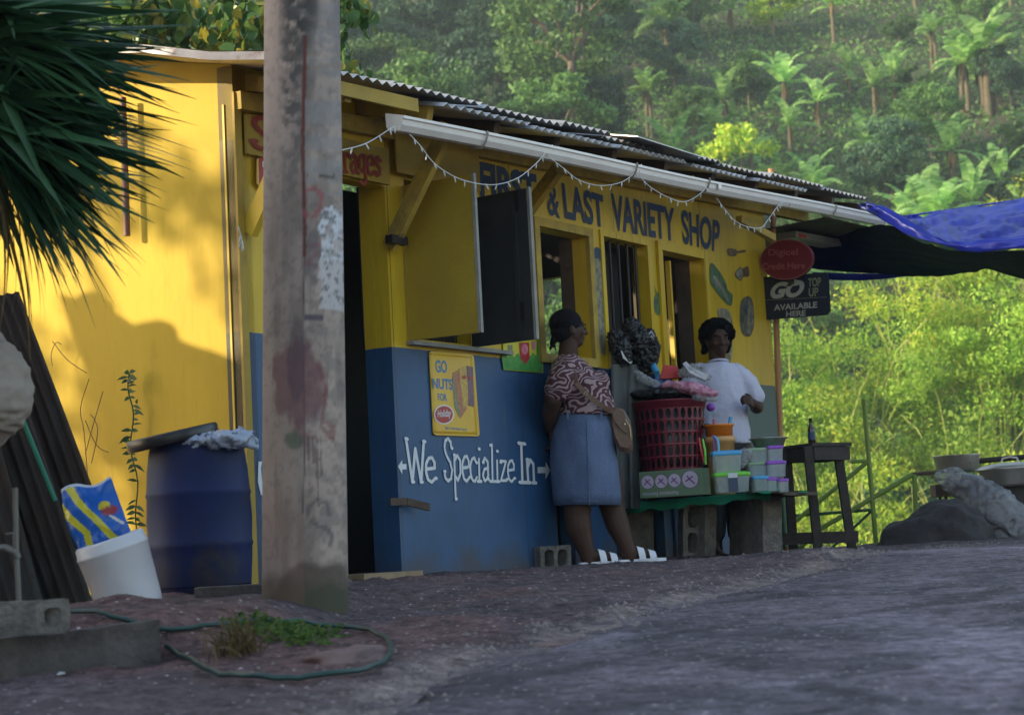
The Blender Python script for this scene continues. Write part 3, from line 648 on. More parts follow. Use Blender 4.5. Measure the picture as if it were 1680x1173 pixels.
# pipe on the end wall
mm = M(); a = Ep(ev(201, 262, .07)[0], ev(201, 262, .07)[1], .07); b = Ep(ev(208, 378, .07)[0], 1.87, .07)
mat('red_brown_pipe', (.20, .07, .045), .5, (.10, .05, .035), 14, .7, .1, 50)
mm.tube([b+ZZ*.72, b+ZZ*.35, b], .018, 8); mm.build('downpipe', 'red_brown_pipe', shop)
# ------------------------------------------------------------------ signs on the shop
mat('sign_yellow', (.72, .46, .03), .35, (.66, .32, .03), 3, .8, .03, 50)
mat('sign_blue', (.05, .20, .45), .4, bump=0); mat('sign_red', (.42, .02, .03), .4, (.34, .015, .02), 20, .5, 0); mat('sign_white', (.75, .76, .78), .4, bump=0)
mat('pack_purple', (.10, .05, .14), .35, (.2, .08, .1), 50, 1, 0); mat('pack_yellow', (.65, .42, .08), .35, (.4, .2, .04), 60, 1, 0); mat('pack_red', (.38, .05, .07), .35, (.4, .25, .06), 60, 1, 0); mat('pack_green', (.06, .16, .12), .35, (.35, .25, .1), 60, 1, 0)
def wpoly(pts, m, parent, o, name):
    mm = M(); mm.add([wq(*p, o) for p in pts], [tuple(reversed(range(len(pts))))]); return mm.build(name, m, parent)
def ellp(cx_, cy_, rx, ry, n=24): return [(cx_+rx*math.cos(2*math.pi*i/n), cy_+ry*math.sin(2*math.pi*i/n)) for i in range(n)]
S = thing('tin_sign', wq(745, 717, .005), 'yellow tin snack sign reading GO NUTS FOR, nailed to the blue wall', 'sign')
c = [(703, 576), (776, 582), (786, 716), (710, 714)]
def rr(pts, r, n=4):
    out = []
    k = len(pts)
    for i in range(k):
        p, a, b = V(pts[i]), V(pts[i-1]), V(pts[(i+1) % k]); u = (a-p).normalized()*r; w = (b-p).normalized()*r
        for j in range(n+1):
            s = j/n; out.append(tuple(p+u*(1-s)**2+w*s**2))
    return out
mm = M(); o_ = rr([V(p).to_3d().to_2d() for p in c], 6)
mm.prism([wq(*p, .006) for p in o_], NN*.006); mm.build('plate', 'sign_yellow', S)
inn = rr([V(p) for p in [(709, 583), (771, 588), (780, 709), (716, 707)]], 4)
mm = M()
for lo, hi, oo in ((0, 1, .0125),):
    k = len(o_); A = [wq(*p, .0125) for p in rr([V(p) for p in [(706, 579.5), (774, 585), (783.5, 713), (712.5, 711)]], 5)]; B = [wq(*p, .018) for p in inn]
    mm.add(A+B, [(i, (i+1) % k, k+(i+1) % k, k+i) for i in range(k)], 0, True)
    mm.add(B, [tuple(reversed(range(k)))])
mm.build('raised_panel', 'sign_yellow', S)
def st(body, tl, tr, bl, br, m, par, bold, o, name='lettering', ital=0): return textmesh(name, body, *[wq(*p, o) for p in (tl, tr, bl, br)], m, par, bold=bold, ital=ital)
st('GO', (714, 590), (733, 592), (715, 611), (734, 612), 'sign_blue', S, .03, .0195)
st('NUTS', (709, 620), (742, 622), (711, 638), (743, 640), 'sign_blue', S, .03, .0195)
st('FOR', (718, 645), (733, 646), (719, 657), (734, 658), 'sign_blue', S, .02, .0195)
wpoly(ellp(728.5, 680, 16.5, 16), 'sign_white', S, .0195, 'emblem'); wpoly(ellp(728.5, 680, 14.5, 14), 'sign_red', S, .0205, 'emblem')
st('Holiday', (717, 673), (740, 671), (718, 688), (741, 687), 'sign_white', S, .01, .0215, ital=.3)
st('BEST TASTE BEST VALUE', (731, 700), (766, 703), (731, 704), (766, 707), 'sign_blue', S, .01, .0195)
for pts, m in (([(742, 618), (746, 612), (753, 660), (754, 686), (746, 668)], 'pack_green'), ([(743, 612), (753, 607), (763, 650), (766, 670), (756, 686)], 'pack_red'), ([(753, 605), (765, 600), (768, 640), (768, 664), (760, 670)], 'pack_yellow'), ([(766, 600), (776, 602), (778, 667), (769, 665)], 'pack_purple')):
    wpoly(pts, m, S, .0200+.0006*('green red yellow purple'.split().index(m.split('_')[1])), 'snack_packet')
wpoly(ellp(762, 619, 3.5, 3), 'sign_red', S, .0235, 'emblem'); wpoly(ellp(772, 620, 3, 3), 'sign_red', S, .0235, 'emblem')
for q in ((707, 581), (773, 586), (713, 709), (782, 712)): mm = M(); mm.ell(wq(*q, .014), (.003, .003, .003), 8); mm.build('screw', 'iron', S)
# colourful poster
P_ = thing('poster', wq(858, 613, .005), 'bright painted poster of coloured cartons over green grass, half behind the dark shutter', 'poster')
mat('poster_green', (.04, .26, .05), .5, (.12, .36, .05), 30, 1, .05); mat('poster_yellow', (.66, .56, .03), .5, (.5, .5, .05), 10, .6, 0); mat('poster_pink', (.60, .08, .16), .5, (.65, .3, .35), 45, 1, 0)
mm = M(); pp = [(823, 540), (836, 478), (889, 484), (890, 612), (826, 607)]; mm.prism([wq(*p, .005) for p in pp], NN*.005); mm.build('board', 'poster_yellow', P_)
wpoly([(823, 585), (828, 578), (833, 587), (838, 577), (843, 586), (850, 579), (856, 588), (862, 580), (868, 587), (874, 578), (880, 584), (882, 500), (889, 488), (890, 611), (826, 606)], 'poster_green', P_, .0115, 'painted_grass')
wpoly([(852, 562), (868, 562), (869, 588), (862, 598), (854, 588)], 'sign_red', P_, .013, 'painted_carton'); wpoly(ellp(861, 573, 5.5, 9), 'poster_pink', P_, .0145, 'painted_carton')
wpoly([(872, 560), (879, 560), (878, 574), (873, 574)], 'poster_pink', P_, .013, 'painted_carton'); wpoly([(834, 566), (841, 566), (841, 578), (834, 578)], 'pack_green', P_, .013, 'painted_carton')
# white-framed panel behind the pole at the doorway (red carton poster under the S)
P2 = thing('poster', wq(432, 300, .02), 'red and yellow drinks poster beside the doorway under the red S, mostly behind the pole', 'poster')
mm = M(); mm.prism([wq(*p, .02) for p in [(421, 262), (433, 248), (470, 255), (470, 318), (433, 312), (421, 300)]], NN*.006); mm.build('board', 'sign_red', P2)
wpoly([(421, 262), (424, 259), (425, 300), (433, 309), (433, 313), (421, 301)], 'sign_yellow', P2, .028, 'border')
textmesh('lettering', '8', wq(430, 264, .029), wq(436, 265, .029), wq(430, 275, .029), wq(436, 276, .029), 'sign_white', P2, bold=.02)
# projecting signs
T0 = 5.86
def pq(x, y, t, o=0): return hit(x, y, Wp(t, 0, 0), UU)-UU*o
G2 = thing('hanging_sign', pq(1250, 525, T0), 'dark navy board reading GO TOP UP AVAILABLE HERE, projecting from the shop corner', 'sign')
mat('navy_board', (.008, .012, .032), .5, (.014, .02, .045), 10, .6, 0); mat('pale_letter', (.42, .42, .40), .5, bump=0); mat('lime_letter', (.24, .26, .16), .5, bump=0); mat('olive_patch', (.05, .055, .05), .5, bump=0)
mm = M(); mm.prism([pq(*p, T0) for p in [(1247, 455), (1357, 447), (1361, 510), (1355, 517), (1252, 525)]], UU*.025); mm.build('board', 'navy_board', G2)
def ptext(body, tl, tr, bl, br, m, par, bold, o=.003, t=T0, ital=0.): return textmesh('lettering', body, *[pq(*p, t, o) for p in (tl, tr, bl, br)], m, par, bold=bold, ital=ital)
ptext('GO', (1266, 464), (1321, 459), (1263, 491), (1318, 487), 'pale_letter', G2, .055, ital=.25)
def ppoly(pts, m, par, o, name, t=T0):
    mm = M(); mm.add([pq(*p, t, o) for p in pts], [tuple(reversed(range(len(pts))))]); return mm.build(name, m, par)
ppoly([(1287, 459), (1296, 458), (1305, 464), (1297, 470), (1289, 470), (1295, 465)], 'olive_patch', G2, .005, 'arrow_mark')
ppoly([(1300, 458), (1306, 458), (1316, 463), (1308, 469), (1303, 469), (1308, 464)], 'pale_letter', G2, .005, 'arrow_mark')
ptext('TOP', (1326, 457), (1347, 455), (1326, 471), (1347, 470), 'lime_letter', G2, .03); ptext('UP', (1327, 473), (1343, 472), (1327, 487), (1343, 486), 'lime_letter', G2, .03)
mm = M(); a, b = pq(1252, 493, T0, .003), pq(1357, 488, T0, .003); mm.add([a, b, b+ZZ*.003, a+ZZ*.003], [(0, 1, 2, 3)]); mm.build('rule', 'lime_letter', G2)
ptext('AVAILABLE', (1270, 500), (1341, 495), (1270, 510), (1341, 505), 'pale_letter', G2, .03); ptext('HERE', (1290, 511), (1322, 509), (1290, 520), (1322, 518), 'pale_letter', G2, .03)
T1 = 5.80
G1 = thing('hanging_sign', pq(1290, 460, T1), 'dull red oval sign reading Digicel Credit Here, projecting above the navy board', 'sign')
mat('red_board', (.17, .012, .025), .45, (.13, .01, .02), 8, .5, 0); mat('faded_letter', (.36, .11, .12), .5, bump=0)
def el2(rx, ry): return [(1290.5+rx*math.cos(a), 426+ry*math.sin(a)-.05*rx*math.cos(a)) for a in [2*math.pi*i/40 for i in range(40)]]
mm = M(); mm.prism([pq(*p, T1) for p in el2(43.5, 33)], UU*.03); mm.build('board', 'red_board', G1)
k = 40; mm = M(); A = [pq(*p, T1, .002) for p in el2(43.5, 33)]; B = [pq(*p, T1, .002) for p in el2(42, 31.7)]; mm.add(A+B, [(i, (i+1) % k, k+(i+1) % k, k+i) for i in range(k)]); mm.build('rim', 'faded_letter', G1)
ptext('Digicel', (1261, 409), (1309, 408), (1261, 423), (1309, 422), 'faded_letter', G1, .015, t=T1); ptext('Credit Here', (1251, 432), (1321, 430), (1251, 443), (1321, 441), 'faded_letter', G1, .015, t=T1)
# ------------------------------------------------------------------ string of fairy lights
LS = thing('string_lights', wq(700, 300, .6), 'drooping white string of fairy lights looped under the gutter', 'string lights')
runs = [[(391, 372), (398, 400), (396, 396)], [(560, 247), (600, 236), (640, 212), (647, 208)], [(672, 221), (690, 240), (712, 268), (745, 290), (780, 301), (815, 303), (850, 292), (880, 268), (897, 248), (906, 238)], [(902, 259), (925, 277), (950, 296), (985, 305), (1020, 299), (1042, 283), (1052, 270)], [(1048, 288), (1068, 308), (1100, 326), (1125, 331), (1150, 317), (1163, 300)], [(1176, 326), (1190, 345), (1205, 362), (1225, 372), (1248, 374), (1262, 358), (1275, 340), (1283, 333), (1305, 330)]]
def crom(pts, n=6):
    out = []
    P = [pts[0]]+pts+[pts[-1]]
    for i in range(1, len(P)-2):
        for j in range(n):
            t = j/n; a, b, c_, d = P[i-1], P[i], P[i+1], P[i+2]
            out.append(.5*((2*b)+(-a+c_)*t+(2*a-5*b+4*c_-d)*t*t+(-a+3*b-3*c_+d)*t**3))
    out.append(P[-2]); return out
rs = random.Random(3)
for r_ in runs:
    P = crom([wq(*p, .61) for p in r_]); mm = M(); mm.tube(P, .0028, 5); mm.build('wire', 'light_wire', LS)
    for i in range(1, len(P)):
        mm = M()
        if i % 3 == 0:
            d = V((rs.uniform(-.5, .5), rs.uniform(-.4, .4), -1)).normalized(); mm.tube([P[i], P[i]+d*.022, P[i]+d*.034], [.003, .0045, .0015], 5)
            mm.build('bulb', 'light_wire', LS)
# ------------------------------------------------------------------ bamboo pole at the right corner
def bamboo(a, b, r, m='bamboo', n=8, name='bamboo_pole'):
    P = []; Q = []
    for i in range(n+1):
        for dt, rr_ in ((-.012, 1.0), (0, 1.18), (.012, 1.0)):
            t = i/n+dt
            if 0 <= t <= 1: P.append(a.lerp(b, t)); Q.append(r*rr_*(1-.15*t))
    mm = M(); mm.tube(P, Q, 10); return mm.build(name, m)
Y0 = 13.85
bp_ = bamboo(at(1287, 925, Y0), at(1265, 278, Y0), .027); tag(bp_, 'tall reddish bamboo pole standing at the right corner of the shop', 'pole')
# ------------------------------------------------------------------ blue tarpaulin
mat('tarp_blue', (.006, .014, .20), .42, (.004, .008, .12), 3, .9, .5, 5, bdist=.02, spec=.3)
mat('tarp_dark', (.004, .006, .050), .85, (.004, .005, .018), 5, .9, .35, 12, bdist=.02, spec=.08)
TP = thing('tarpaulin', at(1540, 450, 13.6), 'big blue tarpaulin tied to the right end of the roof, dark underneath', 'tarpaulin')
def surf(top, bot, nu, nv, wob=.02, seed=0):
    """top/bot: lists of (px,py,Y); returns grid function with folds"""
    A = crom([at(*p) for p in top], 10); B = crom([at(*p) for p in bot], 10)
    def pick(L_, s): f = s*(len(L_)-1); i = min(int(f), len(L_)-2); return L_[i].lerp(L_[i+1], f-i)
    def fn(s, t):
        p = pick(A, s).lerp(pick(B, s), t); q = mnoise.noise(V((s*3.2+seed, t*6+s*4, seed)))+.55*mnoise.noise(V((s*8+t*3, t*15+seed, 2)))+.25*mnoise.noise(V((s*30, t*11, 5)))
        return p+V((0, -.8, .6))*q*wob
    return fn
# upper slope, seen lit from above
mm = M(); mm.grid(surf([(1478, 356, 14.9), (1560, 343, 14.7), (1680, 326, 14.4), (1800, 305, 14.1)], [(1545, 404, 12.45), (1600, 408, 12.35), (1680, 402, 12.2), (1800, 390, 11.9)], 1, 1, .075, 3), 90, 30); mm.build('top_sheet', 'tarp_blue', TP)
# rolled front fold
mm = M(); top = [(1408, 334, 12.75), (1450, 341, 12.6), (1500, 366, 12.45), (1545, 393, 12.35), (1600, 392, 12.25), (1680, 384, 12.1), (1800, 372, 11.9)]
bot = [(1425, 343, 12.62), (1462, 366, 12.45), (1505, 392, 12.3), (1560, 409, 12.2), (1610, 414, 12.1), (1680, 409, 12.0), (1800, 396, 11.8)]
f1 = surf(top, bot, 1, 1, .035, 7)
def roll(s, t):
    p = f1(s, t); return p+V((0, -.09, 0))*math.sin(math.pi*t)
mm.grid(roll, 70, 10); mm.grid(lambda s, t: f1(s, t)+V((0, .05, -.01))*math.sin(math.pi*t)+V((0, .004, 0)), 70, 6); mm.build('front_fold', 'tarp_blue', TP)
# dark underside hanging down to the back
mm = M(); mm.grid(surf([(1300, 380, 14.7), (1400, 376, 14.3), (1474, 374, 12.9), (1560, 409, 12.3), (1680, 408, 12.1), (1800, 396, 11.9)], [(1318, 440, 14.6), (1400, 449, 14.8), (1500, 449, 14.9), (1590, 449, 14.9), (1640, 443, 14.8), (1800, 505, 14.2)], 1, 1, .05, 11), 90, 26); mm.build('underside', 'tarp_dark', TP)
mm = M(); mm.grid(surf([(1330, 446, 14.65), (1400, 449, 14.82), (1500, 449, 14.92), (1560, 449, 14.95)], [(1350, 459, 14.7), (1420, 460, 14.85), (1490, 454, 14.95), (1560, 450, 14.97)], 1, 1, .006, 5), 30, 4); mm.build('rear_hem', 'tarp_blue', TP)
mm = M(); mm.tube([at(1478, 356, 14.9), at(1900, 296, 14.0)], .008, 8); mm.build('ridge_rope', 'tarp_blue', TP)
mm = M(); mm.cb(at(1316, 388, 13.9), (.06, 0, -.02), (0, .02, 0), (0, 0, .03)); mm.build('peg', 'sign_red', TP)

# ------------------------------------------------------------------ utility pole (stains painted on it as vertex colour)
PY = 7.3
pb = at(501, 1022, PY); ptp = at(495.5, 0, PY); pdir = (ptp-pb).normalized(); PB = V((pb.x, PY, gz(pb.x, PY)-.12)); 
k0 = (PB.z-pb.z)/pdir.z; PB = pb+pdir*k0
prx = V((1, 0, 0)); prx = (prx-pdir*prx.dot(pdir)).normalized(); pry = pdir.cross(prx)
def prad(h): return .1715-.0068*max(0, h)
def ppt(a, h, o=0):  # a: 0 = right, -90deg = toward camera
    return PB+pdir*h+(prx*math.cos(a)+pry*math.sin(a))*(prad(h)+o)
hs = np.concatenate([np.arange(0, 3.0, .012), np.arange(3.0, 8.2, .25)]); NA = 160; vs = []; cols = []
for h in hs:
    for j in range(NA):
        a = 2*math.pi*j/NA; vs.append(ppt(a, h))
vs = np.array([tuple(v) for v in vs]); A_ = np.tile(np.arange(NA)*2*np.pi/NA, len(hs)); Hh = np.repeat(hs, NA)
D_ = vs-np.array(EYE); kk = D_@np.array(FWD); PX = PW/2+FPX*(D_@np.array(RGT))/kk; PYy = PH/2-FPX*(D_@np.array(UPV))/kk
front = np.sin(A_) < 0
def n2(s, o=4, sd=0): return fbm(PX*.0083+PYy*.0045+np.where(front, 0, 9), PYy*.0085-PX*.0052, s, o, sd)
C_ = np.ones((len(vs), 3))*np.array([.42, .325, .28])*(.75+.5*n2(1.5, 5, 1))[:, None]
def blend(mask, col): 
    global C_; mask = np.clip(mask, 0, 1)[:, None]; C_ = C_*(1-mask)+np.array(col)*mask
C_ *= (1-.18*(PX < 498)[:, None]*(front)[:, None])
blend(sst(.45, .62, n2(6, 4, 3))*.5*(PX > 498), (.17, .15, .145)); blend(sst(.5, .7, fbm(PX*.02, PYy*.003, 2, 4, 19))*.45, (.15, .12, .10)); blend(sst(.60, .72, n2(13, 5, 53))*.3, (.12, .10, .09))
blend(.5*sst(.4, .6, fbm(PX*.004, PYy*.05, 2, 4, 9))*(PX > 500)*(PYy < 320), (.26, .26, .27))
# black water stain at the top
m = np.exp(-((PX-486)/26)**4)*sst(230, 20, PYy+90*(n2(5, 4, 5)-.5)); blend(m*1.0*sst(.28, .5, n2(7, 4, 2)), (.045, .042, .042))
m = np.exp(-((PX-480)/20)**4)*sst(420, 120, PYy)*sst(.42, .62, n2(9, 4, 6)); blend(m*.9, (.07, .065, .065))
m = np.exp(-((PX-510)/14)**4)*sst(70, 20, PYy+60*(n2(5, 4, 7)-.5)); blend(m*.8, (.06, .055, .055))
# rusty seam
wv = 498.5+1.5*np.sin(PYy*.02); m = np.exp(-((PX-wv)/(1.8+3.2*n2(30, 3, 4)))**4)*(PYy < 420)*(PYy > 60)*front; blend(m*.98, (.12, .03, .025))
m = np.exp(-((PX-wv)/1.3)**2)*(PYy >= 420)*(PYy < 840)*front; blend(m*.8, (.05, .04, .04))
# red and maroon smears
m = sst(340, 300, np.hypot((PX-513)*9, (PYy-330)*8)); blend(0*m, (1, 0, 0))
sm = sst(1.15, .8, np.hypot((PX-492)/(50-.12*np.clip(PYy-560, 0, 200)), (PYy-640)/88)+.9*(n2(2.5, 4, 11)-.5)+.6*(fbm(PX*.08, PYy*.004, 2, 4, 4)-.5))*front
blend(sm*.72, (.17, .07, .08)); sm2 = sst(1.1, .8, np.hypot((PX-486)/14, (PYy-590)/70)+.5*(n2(4, 3, 13)-.5))*front; blend(sm2*.5, (.08, .05, .07))
m = sst(1.2, .8, np.hypot((PX-482)/15, (PYy-722)/16)+.9*(n2(5, 3, 14)-.5)+.4*(n2(14, 3, 24)-.5))*front; blend(m*.65, (.05, .10, .06))
m = (np.abs(PYy-519) < 4+2*n2(9, 2, 3))*(PX > 499)*(PX < 530)*front; blend(m*.8, (.06, .05, .08))
def dist_poly(pts):
    d = np.full(len(PX), 1e9)
    for (x0, y0), (x1, y1) in zip(pts[:-1], pts[1:]):
        dx, dy = x1-x0, y1-y0; t = np.clip(((PX-x0)*dx+(PYy-y0)*dy)/(dx*dx+dy*dy), 0, 1); d = np.minimum(d, np.hypot(PX-x0-t*dx, PYy-y0-t*dy))
    return d
def spray(pts, w, col, s=.8):
    d = dist_poly(pts)+7*(n2(8, 4, 8)-.5); blend(sst(w, w*.35, d)*s*front, col)
blend(0*m, (0, 0, 0)); spray([(503, 314), (518, 310), (528, 320), (525, 342), (514, 356), (500, 350)], 5, (.33, .09, .10), .75)
spray([(500, 356), (520, 358)], 4, (.3, .1, .1), .6)
spray([(508, 405), (525, 400), (530, 410), (515, 420), (503, 434), (520, 436)], 5, (.30, .09, .10), .6)
spray([(522, 600), (535, 640), (527, 700), (545, 720), (546, 700), (530, 690)], 5, (.20, .07, .07), .6)
spray([(500, 714), (520, 720), (545, 720)], 4, (.20, .07, .07), .6)
for x0, y1 in ((505, 770), (513, 760), (520, 830), (526, 780)): spray([(x0, 715), (x0+2, y1)], 2.2, (.10, .06, .06), .6)
spray([(540, 842), (536, 825), (520, 819), (506, 832), (504, 850), (520, 862), (538, 868), (545, 880), (540, 895)], 5, (.07, .065, .075), .6)
spray([(505, 290), (548, 290)], 2, (.08, .07, .07), .8)
# torn white poster
wm = (PX > 526+6*(n2(9, 3, 22)-.5)*3)*(PYy > 343+10*(n2(6, 3, 23)-.5))*(PYy < 512+20*(n2(4, 3, 24)-.5))*front; wd = sst(.38, .5, n2(9, 4, 25))
blend(wm*(.35+.65*wd*(PYy < 430)+.2*(PYy >= 430)), (.62, .62, .66)); blend(wm*(1-sst(.36, .46, n2(14, 4, 26)))*.8, (.14, .13, .14))
m = sst(1.0, .5, np.hypot((PX-513)/15, (PYy-420)/60)+.8*(n2(9, 4, 27)-.5))*front; blend(m*.5, (.11, .10, .11))
# damp mossy foot
dm = sst(905, 925, PYy+50*(n2(2, 3, 30)-.5)-((PX-518)/50)**2*26); blend(dm*.8, (.085, .058, .045)); dm = sst(930, 970, PYy+50*(n2(3, 3, 31)-.5)); blend(dm*.85, (.058, .06, .035))
dm = sst(780, 900, PYy)*(PX < 500); blend(dm*.3, (.22, .11, .09))
blend(sst(1000, 1020, PYy)*.6*sst(.4, .6, n2(9, 3, 33)), (.16, .15, .10))
ii = np.arange(len(vs)).reshape(len(hs), NA); FF = np.stack([ii[:-1], np.roll(ii[:-1], -1, 1), np.roll(ii[1:], -1, 1), ii[1:]], -1).reshape(-1, 4)
mat('pole_concrete', (1, 1, 1), .85, (.86, .86, .86), 30, .6, .5, 60, attr='Col', stretch=(1, 1, .5), bdist=.004)
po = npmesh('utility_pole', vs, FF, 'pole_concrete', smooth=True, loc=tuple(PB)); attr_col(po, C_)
tag(po, 'thick stained concrete pole with red and white smears standing before the shop', 'utility pole')
# ------------------------------------------------------------------ barrel, lid and bag
mat('barrel_plastic', (.007, .020, .11), .6, (.006, .012, .045), 3, 1, .15, 30, dirt=(.04, .032, .032), dscale=2.6, dlim=.53, spec=.3)
mat('lid_plastic', (.02, .02, .025), .35, (.035, .035, .04), 8, .5, .05, 30)
mat('thin_bag', (.45, .52, .68), .35, (.3, .36, .5), 12, .6, .3, 20, alpha=.85)
BY = 8.35; b0 = at(333, 990, BY); b0.z = gz(b0.x, BY); b1 = at(322, 730, BY); bd = (b1-b0).normalized(); BH = (b1-b0).length
rB = 84/FPX*BY
mm = M(); pr = [(0, 0), (.88, 0), (.92, .02), (.95, .06), (.985, .22), (1.0, .31), (1.025, .33), (1.0, .35), (1.02, .5), (1.0, .65), (1.025, .67), (1.0, .69), (.97, .84), (.93, .94), (.90, .99), (.92, 1.0), (.92, 1.02), (.86, 1.02), (.85, .9), (.95, .8), (.95, .05), (0, .03)]
mm.lathe([(r_*rB, h*BH) for r_, h in pr], 48, b0, bd); B_ = mm.build('barrel', 'barrel_plastic'); tag(B_, 'big dark blue plastic barrel standing against the yellow end wall', 'barrel')
lc = at(283, 717, BY-.04); ld = (bd*.94+V((-.16, -.09, 0))).normalized(); rl = 74/FPX*BY
mm = M(); mm.lathe([(0, 0), (.88*rl, 0), (.97*rl, -.030), (1.0*rl, -.030), (1.02*rl, -.022), (1.02*rl, .016), (.99*rl, .024), (.90*rl, .024), (.88*rl, .010), (0, .010)], 48, lc, ld)
tag(mm.build('loose_cover', 'lid_plastic'), 'round black lid lying tilted on top of the blue barrel', 'lid')
def crumple(name, pts, rad, m, seed=0, n=60, amp=.35, par=None, sq=.5, sub=4):
    bm = bmesh.new(); bmesh.ops.create_icosphere(bm, subdivisions=sub, radius=1)
    P = [V(p) for p in pts]
    mm_ = M()
    for i, p in enumerate(P): mm_.ell(p, (rad[i], rad[i], rad[i]*sq), 16)
    for i in range(len(P)-1):
        for k in range(1, 4): t = k/4; mm_.ell(P[i].lerp(P[i+1], t), tuple((rad[i]*(1-t)+rad[i+1]*t)*q for q in (1, 1, sq)), 16)
    o = mm_.build(name, m, par); md = o.modifiers.new('r', 'REMESH'); md.mode = 'VOXEL'; md.voxel_size = max(rad)*.07; me = evalmesh(o); o.modifiers.clear()
    s_ = max(rad)
    for v in me.vertices:
        c = v.co/s_; w_ = mnoise.noise(c*1.3+V((seed, 3, 0))); d = (1-abs(mnoise.noise(V((c.x*1.3+w_, c.y*1.3, c.z*2.6+w_))+V((seed, 0, 0)))*2.2))*.6+(1-abs(mnoise.noise(V((c.x*4+w_*2, c.y*3, c.z*3-w_))+V((0, seed, 0)))*2.4))*.35
        v.co += v.normal*(d-.5)*amp*s_
    o.data = me
    if not me.materials: me.materials.append(MATS[m])
    for p in me.polygons: p.use_smooth = True
    bm.free(); return o
pbg = crumple('plastic_bag', [at(290, 728, BY-.1), at(330, 727, BY-.13), at(370, 722, BY-.15), at(388, 718, BY-.1), at(412, 732, BY-.1)], [.06, .10, .11, .09, .035], 'thin_bag', 3, sq=.36, amp=.3)
tag(pbg, 'pale blue plastic bag hanging over the rim of the blue barrel under its lid', 'plastic bag')
# ------------------------------------------------------------------ white bucket and bright plastic bag standing in it
mat('bucket_white', (.66, .66, .72), .45, (.52, .52, .58), 5, .6, .06, 40, dirt=(.35, .32, .32), dscale=4, dlim=.66)
KY = 7.2; k0_, k1_ = at(214, 990, KY), at(184, 893, KY); kd = (k1_-k0_).normalized(); kh = (k1_-k0_).length*1.10; rk = 58/FPX*KY
kd = (kd+V((0, -.10, 0))).normalized()
mm = M(); mm.lathe([(0, -.03), (.86*rk, -.03), (.90*rk, 0), (1.0*rk, kh*.80), (1.02*rk, kh*.81), (1.02*rk, kh*.84), (1.0*rk, kh*.86), (.98*rk, kh*.97), (.93*rk, kh), (.88*rk, kh), (.86*rk, kh*.9), (.8*rk, .02), (0, .02)], 40, k0_, kd)
tag(mm.build('bucket', 'bucket_white'), 'white plastic bucket tilted over, half sunk behind a mound of earth', 'bucket')
def bagmat():
    m = mat('snack_bag', (.008, .10, .42), .3, (.006, .07, .30), 5, .5, .25, 12, attr='Col', bdist=.02); return m
mat('snack_bag', (1, 1, 1), .3, (.85, .85, .85), 5, .5, .25, 12, attr='Col', bdist=.02)
Q = [at(100, 803, 7.32), at(181, 784, 7.32), at(216, 876, 7.28), at(136, 915, 7.26)]
NB = 60; vs = []; cs = []
def smoothpath(px, py, pts, w):
    d = min(max(0, 0)+((px-(x0+(x1-x0)*t))**2+(py-(y0+(y1-y0)*t))**2)**.5 for (x0, y0), (x1, y1) in zip(pts[:-1], pts[1:]) for t in [max(0, min(1, ((px-x0)*(x1-x0)+(py-y0)*(y1-y0))/((x1-x0)**2+(y1-y0)**2)))]); return d < w
for side in (0, 1):
    for i in range(NB+1):
        for j in range(NB+1):
            s, t = i/NB, j/NB; p = (Q[0].lerp(Q[1], s)).lerp(Q[3].lerp(Q[2], s), t)
            px, py = proj(p); b = .045*math.sin(math.pi*s)**.6*math.sin(math.pi*t)**.6+.008*mnoise.noise(V((s*6, t*6, side)))
            p2 = p+V((0, -b if side == 0 else b+.002, 0))+ZZ*.012*math.sin(s*7)*(1-t); p2 += V((-.02*math.sin(math.pi*t)*(1-s), 0, 0))
            vs.append(tuple(p2)); c_ = (.008, .11, .50)
            if smoothpath(px, py, [(112, 800), (135, 825), (165, 850), (195, 890)], 6): c_ = (.62, .55, .03)
            if smoothpath(px, py, [(100, 825), (125, 852), (150, 875), (152, 905)], 5.5): c_ = (.62, .55, .03)
            if (px-176)**2+(py-828)**2 < 70: c_ = (.62, .5, .03)
            if (px-184)**2/130+(py-836)**2/60 < 1+.5*math.sin(px*3+py*2): c_ = (.32, .02, .02)
            if t < .035: c_ = (.5, .55, .65)
            if smoothpath(px, py, [(186, 845), (203, 858)], 2): c_ = (.65, .62, .65)
            cs.append(c_)
n1_ = (NB+1)**2; ii = np.arange(2*n1_).reshape(2, NB+1, NB+1)
fa = np.stack([ii[0][:-1, :-1], ii[0][:-1, 1:], ii[0][1:, 1:], ii[0][1:, :-1]], -1).reshape(-1, 4); fb = np.stack([ii[1][:-1, :-1], ii[1][1:, :-1], ii[1][1:, 1:], ii[1][:-1, 1:]], -1).reshape(-1, 4)
sb = npmesh('plastic_bag', vs, np.concatenate([fa, fb]), 'snack_bag', smooth=True, loc=vs[n1_//2]); attr_col(sb, np.array(cs)); tag(sb, 'bright blue plastic bag with wavy yellow stripes, stuffed behind the white bucket', 'plastic bag')
# ------------------------------------------------------------------ leaning zinc sheets, green stick, pale sack, standpipe
def zinc_leaf(pxs, Y, dy, name, label, ripple=9, m='rusty_zinc'):
    """pxs: four photo corners tl,tr,br,bl"""
    q = [at(*pxs[0], Y+dy), at(*pxs[1], Y+dy), at(*pxs[2], Y-.12), at(*pxs[3], Y-.12)]
    nn = (q[1]-q[0]).cross(q[3]-q[0]).normalized(); n = ripple*6; mm = M()
    def fn(s, t): return q[0].lerp(q[1], s).lerp(q[3].lerp(q[2], s), t)+nn*.011*math.sin(s*ripple*2*math.pi)+nn*.02*mnoise.noise(V((s*2, t*2, Y)))
    mm.grid(fn, n, 10); vs_ = [p-nn*.002 for p in mm.v]; mm.add(vs_, [tuple(reversed(f)) for f in mm.f], 0, True)
    o = mm.build(name, m); tag(o, label, 'zinc sheet', 'rusty corrugated sheets leaning at the left'); return o
